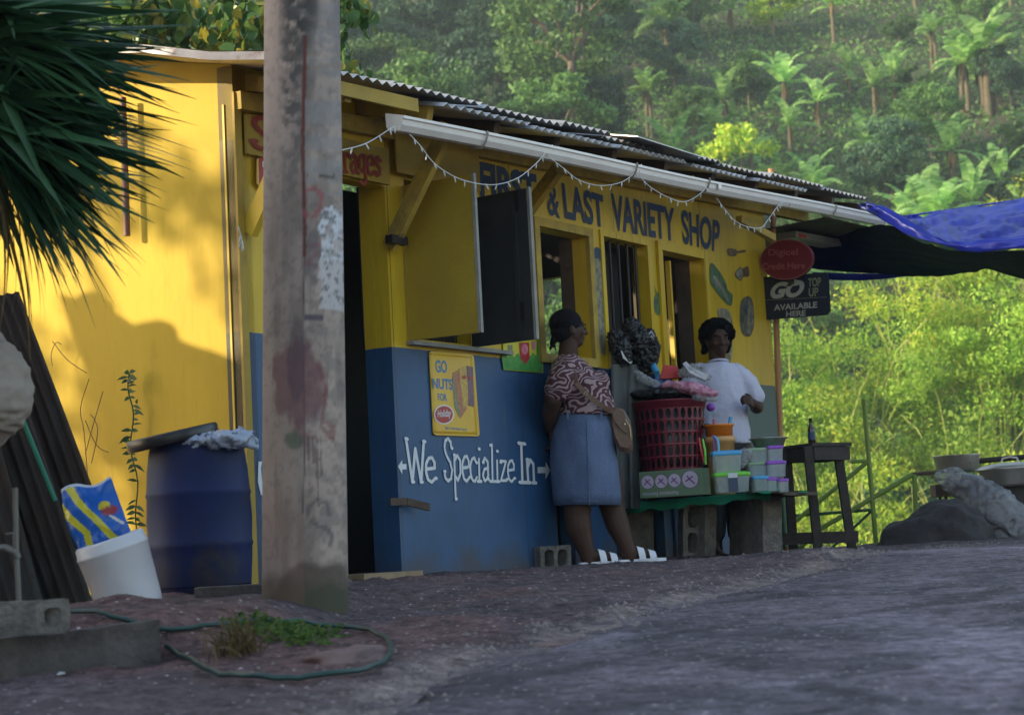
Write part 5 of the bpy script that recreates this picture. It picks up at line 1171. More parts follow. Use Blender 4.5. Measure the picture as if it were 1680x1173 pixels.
# green exercise box
GBX = thing('product_box', at(1108, 812, 11.42), 'long green product box with four round exercise pictures lying on the table', 'box')
bl_, br_, tl_, tr_ = at(1050, 814, 11.48), at(1152, 799, 11.3), at(1047, 778, 11.48), at(1149, 764, 11.3); bl_.z = br_.z = ZT+.004
hz_ = (tl_.z-bl_.z+tr_.z-br_.z)/2; bw = br_-bl_; bd2 = V((-bw.y, bw.x, 0)).normalized()*.075; bd2 = V((.075*.8, .075*1.1, 0))
mm = M(); mm.ob(bl_, bw, bd2, ZZ*hz_); mm.build('box', 'green_box', GBX, bevel=.003)
nb = V((bw.y, -bw.x, 0)).normalized()
def bxp(u_, v_, o): return bl_+bw*u_+ZZ*hz_*v_+nb*o
for i, (u_, r_) in enumerate(((.14, .27), (.36, .27), (.57, .27), (.82, .34))):
    L_ = bw.length
    def cp(rr_, o, n=24): return [bxp(u_+rr_*hz_*math.cos(2*math.pi*j/n)/L_, .60+rr_*math.sin(2*math.pi*j/n), o) for j in range(n)]
    mm = M(); mm.add(cp(r_, .0015), [tuple(range(24))]); mm.build('picture_ring', 'purple_print', GBX)
    mm = M(); mm.add(cp(r_*.93, .0025), [tuple(range(24))]); mm.build('round_picture', 'lilac_card', GBX)
    mm = M(); ff = lambda x, y, o: bxp(u_+x*r_*hz_/L_, .60+y*r_, .0033+o)
    rs = random.Random(i); a = [(-.5, -.35+.2*i*.3), (-.1, .05), (.3, .3)]; strokes(mm, ff, [a, [(-.1, .05), (.25, -.25), (.5, -.5)], [(-.1, .05), (-.3, .4)]], .16); mm.build('exercise_figure', 'purple_print', GBX)
textmesh('lettering', 'Resistance Exercise', bxp(.62, .06, .002), bxp(.05, .06, .002), bxp(.62, .20, .002), bxp(.05, .20, .002), 'lilac_card', GBX, bold=.01)
# plastic food containers
def container(px0, py0, px1, py1, Y, lid, label, dep=.13, group=None, body='clear_plastic', zb=None):
    a, b = at(px0, py1, Y), at(px1, py1, Y); h = abs(at(px0, py0, Y).z-a.z); z0 = a.z if zb is None else zb; w = b.x-a.x
    c = V(((a.x+b.x)/2, Y+dep/2, z0)); root = thing('food_container', c, label, 'food container', group or 'plastic food containers on the green table')
    def rr2(w_, d_, z_, r=.018, n=4):
        out = []
        for (sx, sy, a0) in ((1, 1, 0), (-1, 1, 90), (-1, -1, 180), (1, -1, 270)):
            for k in range(n+1): t = R(a0+90*k/n); out.append(c+V((sx*(w_/2-r)+r*math.cos(t), sy*(d_/2-r)+r*math.sin(t), z_)))
        return out
    lay = [rr2(w*.84, dep*.84, 0), rr2(w*.88, dep*.88, .004), rr2(w*.93, dep*.93, h*.62), rr2(w*.96, dep*.96, h*.66), rr2(w*.97, dep*.97, h*.80)]
    mm = M(); k = 20; mm.v = [p for l in lay for p in l]; 
    for i in range(len(lay)-1):
        for j in range(k): mm.f.append((i*k+j, i*k+(j+1) % k, (i+1)*k+(j+1) % k, (i+1)*k+j)); mm.m.append(0); mm.sm.append(True)
    mm.f.append(tuple(reversed(range(k)))); mm.m.append(0); mm.sm.append(False); mm.build('tub', body, root)
    lay = [rr2(w*1.0, dep*1.0, h*.78), rr2(w*1.02, dep*1.02, h*.80), rr2(w*1.02, dep*1.02, h*.93), rr2(w*.98, dep*.98, h*.97), rr2(w*.86, dep*.86, h*.97), rr2(w*.82, dep*.82, h)]
    mm = M(); mm.v = [p for l in lay for p in l]
    for i in range(len(lay)-1):
        for j in range(k): mm.f.append((i*k+j, i*k+(j+1) % k, (i+1)*k+(j+1) % k, (i+1)*k+j)); mm.m.append(0); mm.sm.append(True)
    mm.f.append(tuple(range((len(lay)-1)*k, len(lay)*k))); mm.m.append(0); mm.sm.append(False); mm.f.append(tuple(reversed(range(k)))); mm.m.append(0); mm.sm.append(False)
    mm.build('lid', lid, root); return root, c, w, h
r1_, c1, w1_, h1_ = container(1173, 772, 1233, 806, 11.15, 'lid_green', 'clear food container with lime green lid and navy label at the table front', zb=ZT+.004)
mm = M(); mm.ob(c1+V((-w1_*.12, -.068, .004)), V((w1_*.26, 0, 0)), V((0, -.002, 0)), ZZ*h1_*.92); mm.build('paper_label', 'navy_card', r1_)
mm = M(); mm.ob(c1+V((-w1_*.12, -.0705, h1_*.70)), V((w1_*.26, 0, 0)), V((0, -.001, 0)), ZZ*h1_*.24); mm.build('paper_label', 'white_card', r1_)
container(1170, 739, 1219, 775, 11.2, 'lid_blue', 'clear food container with a light blue lid stacked on the lime lidded one', zb=ZT+.004+h1_)
container(1227, 735, 1262, 759, 11.42, 'lid_pale_green', 'topmost pale green lidded container of the middle stack'); container(1227, 758, 1261, 783, 11.42, 'lid_pale_green', 'second pale green lidded container from the top of the middle stack'); container(1236, 781, 1263, 806, 11.36, 'lid_blue', 'blue lidded container at the bottom of the middle stack')
container(1260, 731, 1287, 757, 11.4, 'lid_purple', 'purple lidded container at the top of the right stack'); container(1259, 756, 1292, 783, 11.38, 'lid_purple', 'wide purple lidded container in the middle of the right stack')
container(1258, 783, 1277, 807, 11.36, 'lid_purple', 'small purple lidded tub at the bottom left of the right stack', .09); container(1277, 785, 1296, 808, 11.36, 'lid_purple', 'small purple lidded tub at the bottom right corner of the table', .09)
k = crumple('clear_package', [at(1222, 745, 11.4), at(1214, 760, 11.4)], [.045, .04], 'clear_wrap', 15, sq=.8, amp=.3); tag(k, 'crumpled clear plastic wrap between the container stacks', 'package')
# orange and peach bins
c = at(1181, 745, 11.75); c.z = c.z
mm = M(); r_ = .093; hh = .10; c2_ = at(1181, 722, 11.75); mm.lathe([(0, 0), (r_*.86, 0), (r_*.95, hh*.86), (r_*1.05, hh*.88), (r_*1.05, hh), (r_*.97, hh), (r_*.85, .006)], 32, c2_); tag(mm.build('plastic_basin', 'orange_plastic'), 'bright orange plastic basin stacked on a peach one on the table', 'basin')
c3_ = V((c2_.x, c2_.y, ZT+.005)); hh = c2_.z+.02-c3_.z; mm = M(); mm.lathe([(0, 0), (r_*.85, 0), (r_*.98, hh*.9), (r_*1.07, hh*.91), (r_*1.07, hh), (r_*1.0, hh), (r_*.85, .006)], 32, c3_); tag(mm.build('plastic_basin', 'peach_plastic'), 'peach coloured plastic basin under the bright orange one', 'basin')
for (x0, y0, x1, y1, m, lab) in ((1196, 702, 1199, 684, 'lid_blue', 'light blue brush handle standing in the orange basin'), (1172, 702, 1172, 688, 'pink_cloth', 'pink brush handle standing in the orange basin')):
    mm = M(); mm.tube([at(x0, y0, 11.75), at(x1, y1, 11.75)], .012, 10); tag(mm.build('brush_handle', m), lab, 'brush')
for (pts, m, lab) in (([(1156, 760), (1150, 735), (1147, 718)], 'red_plastic', 'red knife handle standing by the green product box'), ([(1158, 762), (1157, 740), (1153, 720)], 'lid_green', 'lime green knife handle standing by the green product box'), ([(1180, 745), (1178, 722), (1172, 715)], 'lid_blue', 'blue looped utensil handle in front of the peach basin'), ([(1172, 748), (1172, 720), (1168, 714)], 'purple_print', 'purple looped utensil handle in front of the peach basin')):
    mm = M(); mm.tube([at(x, y, 11.45) for x, y in pts], [.010, .012, .008], 8, flat=.4); tag(mm.build('utensil', m), lab, 'utensil')
mm = M(); mm.ell(at(1166, 668, 11.95), (.03, .03, .028), 16); tag(mm.build('plastic_ball', 'lid_purple'), 'blue-purple ball tucked between the red basket and the man', 'ball')
# metal basin on the back of the table
c = at(1262, 733, 11.75); mm = M(); r_ = .115; mm.lathe([(0, 0), (r_*.8, 0), (r_*.95, .045), (r_*1.12, .052), (r_*1.12, .056), (r_*.95, .054), (r_*.78, .006)], 32, c); tag(mm.build('metal_basin', 'alu'), 'wide shallow metal basin behind the container stacks', 'basin')
# ------------------------------------------------------------------ cooking pots, stove and sack at the right
CT = thing('cooking_stand', at(1610, 905, 15.0), 'dark iron cooking stand carrying two aluminium pots at the right edge', 'stove')
mm = M(); a = at(1600, 800, 15.0); mm.ob(at(1565, 797, 14.8), V((1.0, 0, .0)), V((0, .6, 0)), ZZ*-.03); mm.build('top_plate', 'iron', CT)
mm = M(); mm.ob(at(1600, 850, 14.85), V((.8, 0, 0)), V((0, .5, 0)), ZZ*.26); mm.build('fire_box', 'charcoal', CT)
for x in (1541, 1551, 1598, 1668): mm = M(); p = at(x, 800, 14.95); mm.tube([p, V((p.x, p.y, gz(p.x, p.y)))], .012, 8); mm.build('leg', 'iron', CT)
mm = M(); mm.ob(at(1536, 815, 14.9), V((.14, 0, 0)), V((0, .2, 0)), ZZ*.10); mm.build('tray', 'old_wood', CT)
def pot(px, py0, py1, half, Y, label, lid=False):
    c = at(px, py1, Y); h = at(px, py0, Y).z-c.z; r = half/FPX*Y; root = thing('cooking_pot', c, label, 'pot', 'aluminium pots on the cooking stand')
    mm = M(); mm.lathe([(0, 0), (.80*r, 0), (.90*r, h*.12), (.97*r, h*.9), (1.06*r, h), (1.06*r, h+.006), (.95*r, h), (.86*r, h*.12), (0, .008)], 40, c); mm.build('body', 'alu', root)
    if lid:
        mm = M(); mm.lathe([(1.10*r, h+.004), (1.10*r, h+.012), (.8*r, h+.04), (.3*r, h+.055), (0, h+.058)], 40, c); mm.build('lid', 'alu', root)
        mm = M(); t = c+ZZ*(h+.055); mm.tube([t+V((-.07, 0, 0)), t+V((-.055, 0, .035)), t+V((0, 0, .045)), t+V((.055, 0, .035)), t+V((.07, 0, 0))], .008, 8); mm.build('lid_handle', 'alu', root)
    return root
pot(1571, 748, 775, 38, 14.9, 'deep open aluminium pot at the left end of the cooking stand'); pot(1660, 770, 797, 52, 14.5, 'wide lidded aluminium pot on the cooking stand at the right edge', True)
mat('grey_sack', (.22, .215, .235), .5, (.14, .14, .16), 6, .8, .5, 14, bdist=.03, dirt=(.12, .09, .07), dscale=3, dlim=.62)
k = crumple('sack', [at(1572, 793, 14.35), at(1600, 808, 14.3), at(1628, 835, 14.2), at(1660, 872, 14.15), at(1700, 885, 14.1)], [.10, .14, .20, .21, .2], 'grey_sack', 31, amp=.2, sq=.9); tag(k, 'crumpled grey plastic sack slumped against the boulder below the pots', 'sack')
k = crumple('clear_package', [at(1548, 783, 14.3), at(1565, 780, 14.3), at(1556, 797, 14.3)], [.07, .08, .05], 'clear_wrap', 33, amp=.35, sq=.8); tag(k, 'shiny clear plastic bag draped at the end of the railing beside the grey sack', 'plastic bag')
# ------------------------------------------------------------------ people
mat('skin_dark', (.070, .036, .026), .55, (.050, .026, .019), 14, .6, .12, 60, spec=.25); mat('hair_black', (.005, .0045, .005), .95, (.010, .008, .009), 40, .8, .9, 60, bdist=.03, spec=.1); mat('head_scarf', (.008, .007, .010), .85, (.014, .012, .016), 10, .6, .3, 30, spec=.15)
mat('denim', (.12, .17, .30), .85, (.075, .11, .21), 9, 1, .6, 120, stretch=(1, 1, .5)); mat('brown_leather', (.17, .095, .065), .5, (.12, .065, .045), 14, .7, .3, 60); mat('tee_white', (.56, .56, .72), .85, (.48, .48, .64), 6, .6, .4, 14, bdist=.03); mat('black_short', (.012, .012, .016), .8); mat('sandal_white', (.78, .78, .86), .45, (.7, .7, .8), 9, .4, .03); mat('brass', (.5, .42, .28), .3, bump=0, metal=.9); mat('eye_white', (.16, .14, .13), .3, bump=0); mat('lip', (.09, .045, .04), .5, bump=0)
def zebra():
    m = bpy.data.materials.new('zebra_blouse'); m.use_nodes = True; nt = m.node_tree; L = nt.links; b = nt.nodes['Principled BSDF']; b.inputs['Roughness'].default_value = .8
    tc = nd(nt, 'ShaderNodeTexCoord'); mp = nd(nt, 'ShaderNodeMapping'); mp.inputs['Rotation'].default_value = (0, R(48), 0); mp.inputs['Scale'].default_value = (1.0, .8, 1.9); L.new(tc.outputs['Object'], mp.inputs[0])
    w = nd(nt, 'ShaderNodeTexWave', wave_type='BANDS', bands_direction='Z'); w.inputs['Scale'].default_value = 5.2; w.inputs['Distortion'].default_value = 19; w.inputs['Detail'].default_value = 1.5; w.inputs['Detail Scale'].default_value = 1.6; L.new(mp.outputs[0], w.inputs[0])
    cr = nd(nt, 'ShaderNodeValToRGB'); e = cr.color_ramp.elements; e[0].position = .60; e[0].color = c4((.075, .02, .03)); e[1].position = .66; e[1].color = c4((.36, .25, .27)); L.new(w.outputs[1], cr.inputs[0]); L.new(cr.outputs[0], b.inputs['Base Color'])
    n3 = nd(nt, 'ShaderNodeTexNoise', inp={'Scale': 16.0, 'Detail': 4.0}); L.new(tc.outputs['Object'], n3.inputs['Vector']); bp = nd(nt, 'ShaderNodeBump', inp={'Strength': .6, 'Distance': .03}); L.new(n3.outputs[0], bp.inputs['Height']); L.new(bp.outputs[0], b.inputs['Normal']); MATS['zebra_blouse'] = m
zebra()
def cap(mm, a, ra, b, rb, k=6, n=14, sq=None):
    a, b = V(a), V(b)
    pts = []; rs_ = []
    d = (b-a).normalized()
    for i in range(4): t = R(90*(i+.3)/4.3); pts.append(a-d*ra*math.cos(t)); rs_.append(ra*math.sin(t))
    for i in range(k+1): t = i/k; pts.append(a.lerp(b, t)); rs_.append(ra+(rb-ra)*t)
    for i in range(3, -1, -1): t = R(90*(i+.3)/4.3); pts.append(b+d*rb*math.cos(t)); rs_.append(rb*math.sin(t))
    mm.tube(pts, rs_, n)
def chain(mm, pts, rs_, n=14):
    for i in range(len(pts)-1): cap(mm, pts[i], rs_[i], pts[i+1], rs_[i+1], n=n)
def loft(rings, n=40):   # rings: (centre, ax vector, ay vector)
    mm = M(); vs = []
    for c_, ax, ay in rings:
        for j in range(n): a = 2*math.pi*j/n; vs.append(V(c_)+V(ax)*math.cos(a)+V(ay)*math.sin(a))
    k = len(rings); mm.add(vs, [(i*n+j, i*n+(j+1) % n, (i+1)*n+(j+1) % n, (i+1)*n+j) for i in range(k-1) for j in range(n)], 0, True); return mm
def hand(mm, wrist, fdir, palm_n, thumb_side, curl, s=1.0, side=None):
    """palm plus five unequal bent fingers; fdir = direction of fingers, palm_n = palm normal (fingers curl towards it)"""
    f = V(fdir).normalized(); pn = V(palm_n); pn = (pn-f*pn.dot(f)).normalized(); sd = f.cross(pn)*thumb_side
    w = V(wrist); rot = Matrix((sd, f, pn)).transposed()
    mm.ell(w+f*.045*s, (.040*s, .052*s, .016*s), 14, rot)
    for i, (o_, l, r_) in enumerate(((.028, .072, .0085), (.010, .080, .009), (-.009, .075, .0085), (-.027, .060, .0075))):
        p = w+f*.082*s+sd*o_*s; d = f.copy(); 
        for j, k_ in enumerate((.45, .32, .25)):
            ax = f.cross(pn); d = (Matrix.Rotation(curl*(1, 1.2, .8)[j], 3, sd) @ d) if (Matrix.Rotation(.1, 3, sd) @ f).dot(pn) > 0 else (Matrix.Rotation(-curl*(1, 1.2, .8)[j], 3, sd) @ d)
            q = p+d*l*k_*s; cap(mm, p, r_*s*(1-.12*j), q, r_*s*(1-.12*(j+1)), 2, 8); p = q
    p = w+f*.02*s+sd*.030*s; q = p+(f*.6+sd*.8+pn*.3).normalized()*.035*s; cap(mm, p, .012*s, q, .0105*s, 2, 8); cap(mm, q, .0105*s, q+(f*.9+sd*.1+pn*.6).normalized()*.028*s, .0085*s, 2, 8)
def headshape(mm, c, fw, up, s=1.0):
    """c = centre of the skull, fw = face direction, up; head height about .235 s"""
    fw = V(fw).normalized(); up = V(up); up = (up-fw*up.dot(fw)).normalized(); sd = fw.cross(up); rot = Matrix((sd, fw, up)).transposed()
    P = lambda x, y, z: V(c)+(sd*x+fw*y+up*z)*s
    E_ = lambda x, y, z, a, b_, h: mm.ell(P(x, y, z), (a*s, b_*s, h*s), 16, rot)
    E_(0, -.015, .03, .075, .095, .085); E_(0, .015, -.02, .066, .075, .085); E_(0, .035, -.075, .042, .05, .038); E_(0, .055, -.088, .022, .025, .020)
    E_(0, .068, .035, .055, .022, .018)
    cap(mm, P(0, .086, .018), .010*s, P(0, .106, -.022), .016*s, 3, 8); E_(.014, .092, -.026, .012, .012, .009); E_(-.014, .092, -.026, .012, .012, .009)
    E_(.038, .060, -.022, .024, .024, .024); E_(-.038, .060, -.022, .024, .024, .024)
    E_(0, .082, -.050, .026, .014, .0075); E_(0, .080, -.063, .022, .014, .0085)
    E_(.075, -.008, -.01, .010, .020, .032); E_(-.075, -.008, -.01, .010, .020, .032)
    return P, sd, fw, up, rot
# ---- the woman leaning on the wall
YW = 11.05; s1 = YW/FPX
def w_(x, y, d=0): return at(x, y, YW+d)
feet = w_(1000, 938); feet.z = gz(feet.x, feet.y)
wom = thing('person', feet, 'woman in dark head wrap, zebra print blouse and denim skirt leaning on the blue wall', 'person')
mm = M(); fw = V((.955, .30, .02))
P, sd, fw_, up_, rot = headshape(mm, w_(934, 541), fw, V((0, 0, 1)), 1.0)
chain(mm, [w_(934, 560), w_(931, 582), w_(932, 600)], [.058, .058, .055])
chain(mm, [w_(940, 618), w_(955, 650), w_(958, 700)], [.10, .13, .15])                         # trunk under the clothes
chain(mm, [w_(932, 610, -.13), w_(918, 630, -.19), w_(908, 655, -.20)], [.050, .060, .058])      # near arm, behind the back
chain(mm, [w_(908, 655, -.20), w_(902, 680, -.13), w_(903, 702, -.04)], [.056, .048, .034])
hand(mm, w_(903, 702, -.04), V((.08, .5, -1)), V((-.8, 0, 0)), 1, .35)
chain(mm, [w_(948, 606, .17), w_(946, 640, .22), w_(930, 672, .20), w_(918, 700, .14)], [.062, .058, .05, .034])
hand(mm, w_(918, 700, .14), V((-.2, -.4, -1)), V((-.8, 0, 0)), -1, .35)
chain(mm, [w_(950, 720, -.08), w_(948, 800, -.08), w_(947, 845, -.08), w_(950, 868, -.08), w_(962, 905, -.08), w_(966, 924, -.08)], [.12, .098, .080, .078, .050, .037])
chain(mm, [w_(975, 720, .09), w_(998, 800, .07), w_(1005, 835, .05), w_(1014, 862, .04), w_(1030, 900, .02), w_(1036, 920, .02)], [.12, .095, .075, .072, .048, .037])
def foot(mm, heel, toe):
    heel, toe = V(heel), V(toe); d = (toe-heel); chain(mm, [heel+ZZ*.034, heel+d*.35+ZZ*.036, heel+d*.72+ZZ*.022], [.034, .033, .026]); sdv = d.normalized().cross(ZZ)
    for i, o_ in enumerate((-.028, -.013, .001, .014, .026)): p = heel+d*.74+sdv*o_+ZZ*.016; cap(mm, p, .013-.0012*i, p+d*(.22-.022*i), .010-.001*i, 2, 8)
hA, tA = w_(962, 940, -.08), w_(1014, 940, -.08); hB, tB = w_(1026, 934, .02), w_(1084, 934, .02)
hA.z = tA.z = max(gz(hA.x, hA.y), gz(tA.x, tA.y))+.022; hB.z = tB.z = max(gz(hB.x, hB.y), gz(tB.x, tB.y))+.022
tA = hA+V((.955, .10, 0))*.215; tB = hB+V((.96, .05, 0))*.215
foot(mm, hA, tA); foot(mm, hB, tB)
body = blob('body', mm, 'skin_dark', wom, .0065, 4)
# head wrap
mm = M(); mm.ell(P(0, -.022, .042), (.086, .104, .088), 20, rot); mm.ell(P(0, -.045, -.01), (.074, .075, .07), 16, rot); cap(mm, P(0, -.09, -.045), .03, P(0, -.115, -.075), .018); cap(mm, P(0, -.11, -.07), .013, P(-.01, -.13, -.115), .007); cap(mm, P(0, -.11, -.07), .012, P(.01, -.10, -.12), .006)
hw = blob('head_wrap', mm, 'head_scarf', wom, .006, 3)
# glasses
mm = M(); mm.tube([P(-.073, .0, .022), P(-.062, .075, .022), P(-.05, .090, .02)], .0022, 6); mm.tube([P(.073, .0, .022), P(.062, .075, .022), P(.05, .090, .02)], .0022, 6)
for s_ in (-1, 1): mm.tube([P(s_*(.03+.023*math.cos(a)), .096-.006*abs(math.cos(a)), .012+.016*math.sin(a)) for a in [2*math.pi*i/16 for i in range(17)]], .0022, 6)
mm.build('glasses', 'black_short', wom)
# blouse
mm = M()
rings = []
for (x0, x1, y, dd) in ((918, 946, 582, .075), (912, 953, 588, .11), (904, 965, 597, .16), (900, 982, 615, .205), (902, 998, 630, .215), (908, 1002, 645, .205), (912, 1004, 660, .205), (913, 1010, 674, .215), (912, 1011, 683, .22)):
    rings.append((w_((x0+x1)/2, y), w_(x1, y)-w_((x0+x1)/2, y), V((0, dd, 0))))
lf = loft(rings); mm.v += lf.v; mm.f += lf.f; mm.m += lf.m; mm.sm += lf.sm; n = 40
mm.add(lf.v[:n], [tuple(reversed(range(n)))]); mm.add(lf.v[-n:], [tuple(range(n))])
chain(mm, [w_(932, 604, -.12), w_(922, 622, -.195), w_(914, 640, -.20)], [.085, .088, .082]); chain(mm, [w_(940, 604, .12), w_(942, 628, .20)], [.08, .078])
mm.ell(w_(985, 627, -.06), (.06, .08, .075), 14); mm.ell(w_(985, 627, .08), (.06, .08, .075), 14); mm.ell(w_(980, 662, 0), (.105, .17, .09), 14)
bo_ = blob('blouse', mm, 'zebra_blouse', wom, .009, 5)
# skirt
rings = []
for (x0, x1, y, dd) in ((914, 996, 672, .185), (912, 1003, 684, .20), (905, 1009, 705, .225), (902, 1011, 730, .23), (902, 1014, 758, .225), (904, 1017, 785, .215), (906, 1019, 810, .21), (908, 1019, 829, .205), (910, 1017, 829, .20), (912, 1010, 800, .18)):
    rings.append((w_((x0+x1)/2, y), w_(x1, y)-w_((x0+x1)/2, y), V((0, dd, 0))))
lf = loft(rings, 64)
for v_ in lf.v: v_ += V((mnoise.noise(v_*7), mnoise.noise(v_*7+V((5, 0, 0))), 0))*.010
sk_ = lf.build('skirt', 'denim', wom)
mm = M()
A = [w_(962, 676, -.197), w_(963, 705, -.232), w_(965, 758, -.232), w_(967, 829, -.212)]; mm.tube(A, .0035, 6); mm.tube([w_(912+i*10.4, 822, -.212*math.sin(math.pi*i/10)**.5) for i in range(11)], .003, 6)
for xx in (930, 985): mm.ob(w_(xx, 689, -.205*(.97 if xx < 950 else .93)), V((.014, 0, 0)), V((0, -.006, 0)), ZZ*.05)
mm.build('seam', 'denim', sk_)
# shoulder bag
bg_ = thing('shoulder_bag', w_(1020, 740, -.05), 'brown leather shoulder bag hanging on a strap across the woman in the zebra print blouse', 'handbag')
mm = M()
pts = [(1002, 672), (1012, 668), (1024, 672), (1034, 690), (1038, 715), (1038, 738), (1032, 744), (1016, 740), (1006, 720), (1000, 695)]
f = [w_(x, y, -.10) for x, y in pts]; b = [w_(x, y, .0) for x, y in pts]; c_ = sum(f, V())/len(f); k = len(f)
fi = [c_+(p-c_)*.78+V((0, -.03, 0)) for p in f]; bi = [p+V((0, .06, 0)) for p in fi]
mm.add(f+fi, [(i, (i+1) % k, k+(i+1) % k, k+i) for i in range(k)], 0, True); mm.add(fi, [tuple(range(k))], 0, True); mm.add(f+b, [(i, k+i, k+(i+1) % k, (i+1) % k) for i in range(k)], 0, True); mm.add(b, [tuple(reversed(range(k)))])
mm.build('pouch', 'brown_leather', bg_)
mm = M(); mm.prism([w_(x, y, -.137) for x, y in [(1003, 674), (1014, 670), (1024, 676), (1031, 698), (1029, 712), (1020, 706), (1008, 692)]], V((0, -.006, 0))); fl_ = mm.build('flap', 'brown_leather', bg_, bevel=.002)
mm = M(); mm.tube([w_(1026, 688, -.148), w_(1033, 700, -.142), w_(1035, 722, -.13)], .003, 6); mm.ell(w_(1025, 696, -.146), (.008, .004, .010), 10); mm.build('clasp', 'brass', bg_)
mm = M(); st_ = [w_(1008, 676, -.13), w_(990, 668, -.225), w_(962, 647, -.25), w_(945, 628, -.245), w_(938, 604, -.215), w_(936, 594, -.10)]
for a, b in zip(st_[:-1], st_[1:]): mm.bar(a, b, .006, .030, up=V((.5, 0, .8)))
mm.build('strap', 'brown_leather', bg_)
mm = M(); q = w_(961, 646, -.262); 
for s_ in ((-.012, 0, .012, 0), (-.012, -.024, .012, -.024)): pass
mm.tube([q+V((-.012, 0, 0)), q+V((0, 0, .012)), q+V((.012, 0, 0)), q+V((0, 0, -.012)), q+V((-.012, 0, 0))], .0022, 6); mm.build('buckle', 'brass', bg_)
# sandals
for hl, tt, lab in ((hA, tA, 'white double strap slide sandal on the woman\'s rear foot'), (hB, tB, 'white double strap slide sandal on the woman\'s forward foot')):
    d = (tt-hl); L_ = d.length; dn = d.normalized(); sv = dn.cross(ZZ).normalized(); g = hl-ZZ*.014
    outl = [(-.045, 0), (-.035, .028), (.0, .037), (.08, .036), (.15, .044), (.20, .044), (.235, .032), (.252, 0), (.235, -.034), (.20, -.044), (.15, -.043), (.08, -.035), (0, -.037), (-.035, -.028)]
    root = thing('sandal', g, lab, 'sandal', None)
    mm = M(); mm.prism([g-ZZ*.008+dn*a+sv*b_ for a, b_ in outl], ZZ*.022); mm.build('sole', 'sandal_white', root, bevel=.004)
    for s0, s1_, hh_ in ((.085, .125, .078), (.150, .190, .058)):
        mm = M()
        def sf(s, t): an = math.pi*t; a = s0+(s1_-s0)*s-.02*math.sin(an)*(.5 if s0 < .1 else .35); return g+ZZ*.008+dn*a+sv*.045*math.cos(an)+ZZ*(hh_-.012*s)*math.sin(an)**.8
        mm.grid(sf, 4, 20); ov = [p*1 for p in mm.v]; mm.add([p+(p-(g+dn*(p-g).dot(dn)))*.06 for p in ov], [tuple(reversed(x)) for x in mm.f], 0, True); mm.build('strap', 'sandal_white', root)
# ---- the man behind the table
YM = 12.5
def m_(x, y, d=0): return at(x, y, YM+d)
ft = m_(1208, 922); ft.z = gz(ft.x, ft.y)
man = thing('person', ft, 'person with puffy black hair in a white T-shirt standing behind the display table', 'person')
mm = M(); P, sd, fw_, up_, rot = headshape(mm, m_(1178, 559), V((.16, -1, -.08)), ZZ, 1.02)
HC, HR = V(m_(1178, 559)), rot.copy()
chain(mm, [m_(1176, 575), m_(1177, 592), m_(1178, 610)], [.060, .056, .050]); chain(mm, [m_(1180, 630), m_(1184, 660), m_(1188, 715)], [.09, .11, .12])
chain(mm, [m_(1217, 614), m_(1234, 645), m_(1242, 668)], [.055, .052, .047]); chain(mm, [m_(1242, 668), m_(1240, 668, -.12), m_(1236, 662, -.2)], [.047, .042, .031])
hand(mm, m_(1236, 664, -.2), V((-.35, -.55, .25)), V((-.6, .35, -.1)), -1, .95, 1.0)
chain(mm, [m_(1140, 616), m_(1128, 650), m_(1130, 690)], [.055, .05, .045]); chain(mm, [m_(1130, 690), m_(1150, 700, -.15)], [.045, .03]); hand(mm, m_(1150, 700, -.15), V((.7, -.6, 0)), V((0, 0, -1)), 1, .5)
chain(mm, [m_(1212, 740), m_(1212, 800), m_(1212, 850), m_(1212, 880), m_(1210, 903)], [.10, .09, .066, .058, .042]); chain(mm, [m_(1170, 740), m_(1170, 830), m_(1170, 903)], [.10, .07, .042])
for X in (1210, 1170):
    a = m_(X, 915, .06); a.z = gz(a.x, a.y)+.005; foot(mm, a, a+V((.05, -.21, 0)))
blob('body', mm, 'skin_dark', man, .0065, 4)
mm = M()
for s_ in (-1, 1):
    mm = M(); mm.ell(P(s_*.031, .0755, .012), (.013, .008, .007), 12, rot); ey = mm.build('eye', 'eye_white', man)
    mm = M(); mm.ell(P(s_*.031, .0805, .012), (.006, .005, .006), 10, rot); mm.build('pupil', 'hair_black', ey)
    mm = M(); mm.ell(P(s_*.032, .083, .034), (.020, .006, .004), 10, rot); mm.build('eyebrow', 'hair_black', man)
mm = M(); rs = random.Random(8)
for i in range(240):
    th = rs.uniform(-.3, 1.45); ph = rs.uniform(0, 6.283); x, y, z = math.cos(th)*math.cos(ph), math.cos(th)*math.sin(ph), math.sin(th)
    if y > .45 and z < .62: continue
    r_ = rs.uniform(.018, .030); mm.ell(P(x*.104, -.025+y*.102, .040+z*.096), (r_, r_, r_), 8)
mm.ell(P(0, -.03, .050), (.104, .100, .098), 16, rot)
for i in range(60):
    a = rs.uniform(-2.9, -.25); r_ = rs.uniform(.018, .026); mm.ell(P(math.cos(a)*.096, math.sin(a)*.08-.02, rs.uniform(-.07, .04)), (r_, r_, r_), 8)
blob('hair', mm, 'hair_black', man, .007, 1)
mm = M(); rings = []
for (x0, x1, y, dd) in ((1164, 1192, 594, .070), (1150, 1206, 599, .090), (1141, 1215, 606, .112), (1136, 1222, 616, .125), (1134, 1226, 635, .14), (1134, 1228, 655, .145), (1134, 1228, 680, .15), (1136, 1230, 700, .15), (1140, 1232, 722, .15), (1141, 1231, 728, .148)):
    rings.append((m_((x0+x1)/2, y), m_(x1, y)-m_((x0+x1)/2, y), V((0, dd, 0))))
lf = loft(rings); mm.v += lf.v; mm.f += lf.f; mm.m += lf.m; mm.sm += lf.sm; mm.add(lf.v[:n], [tuple(reversed(range(n)))]); mm.add(lf.v[-n:], [tuple(range(n))])
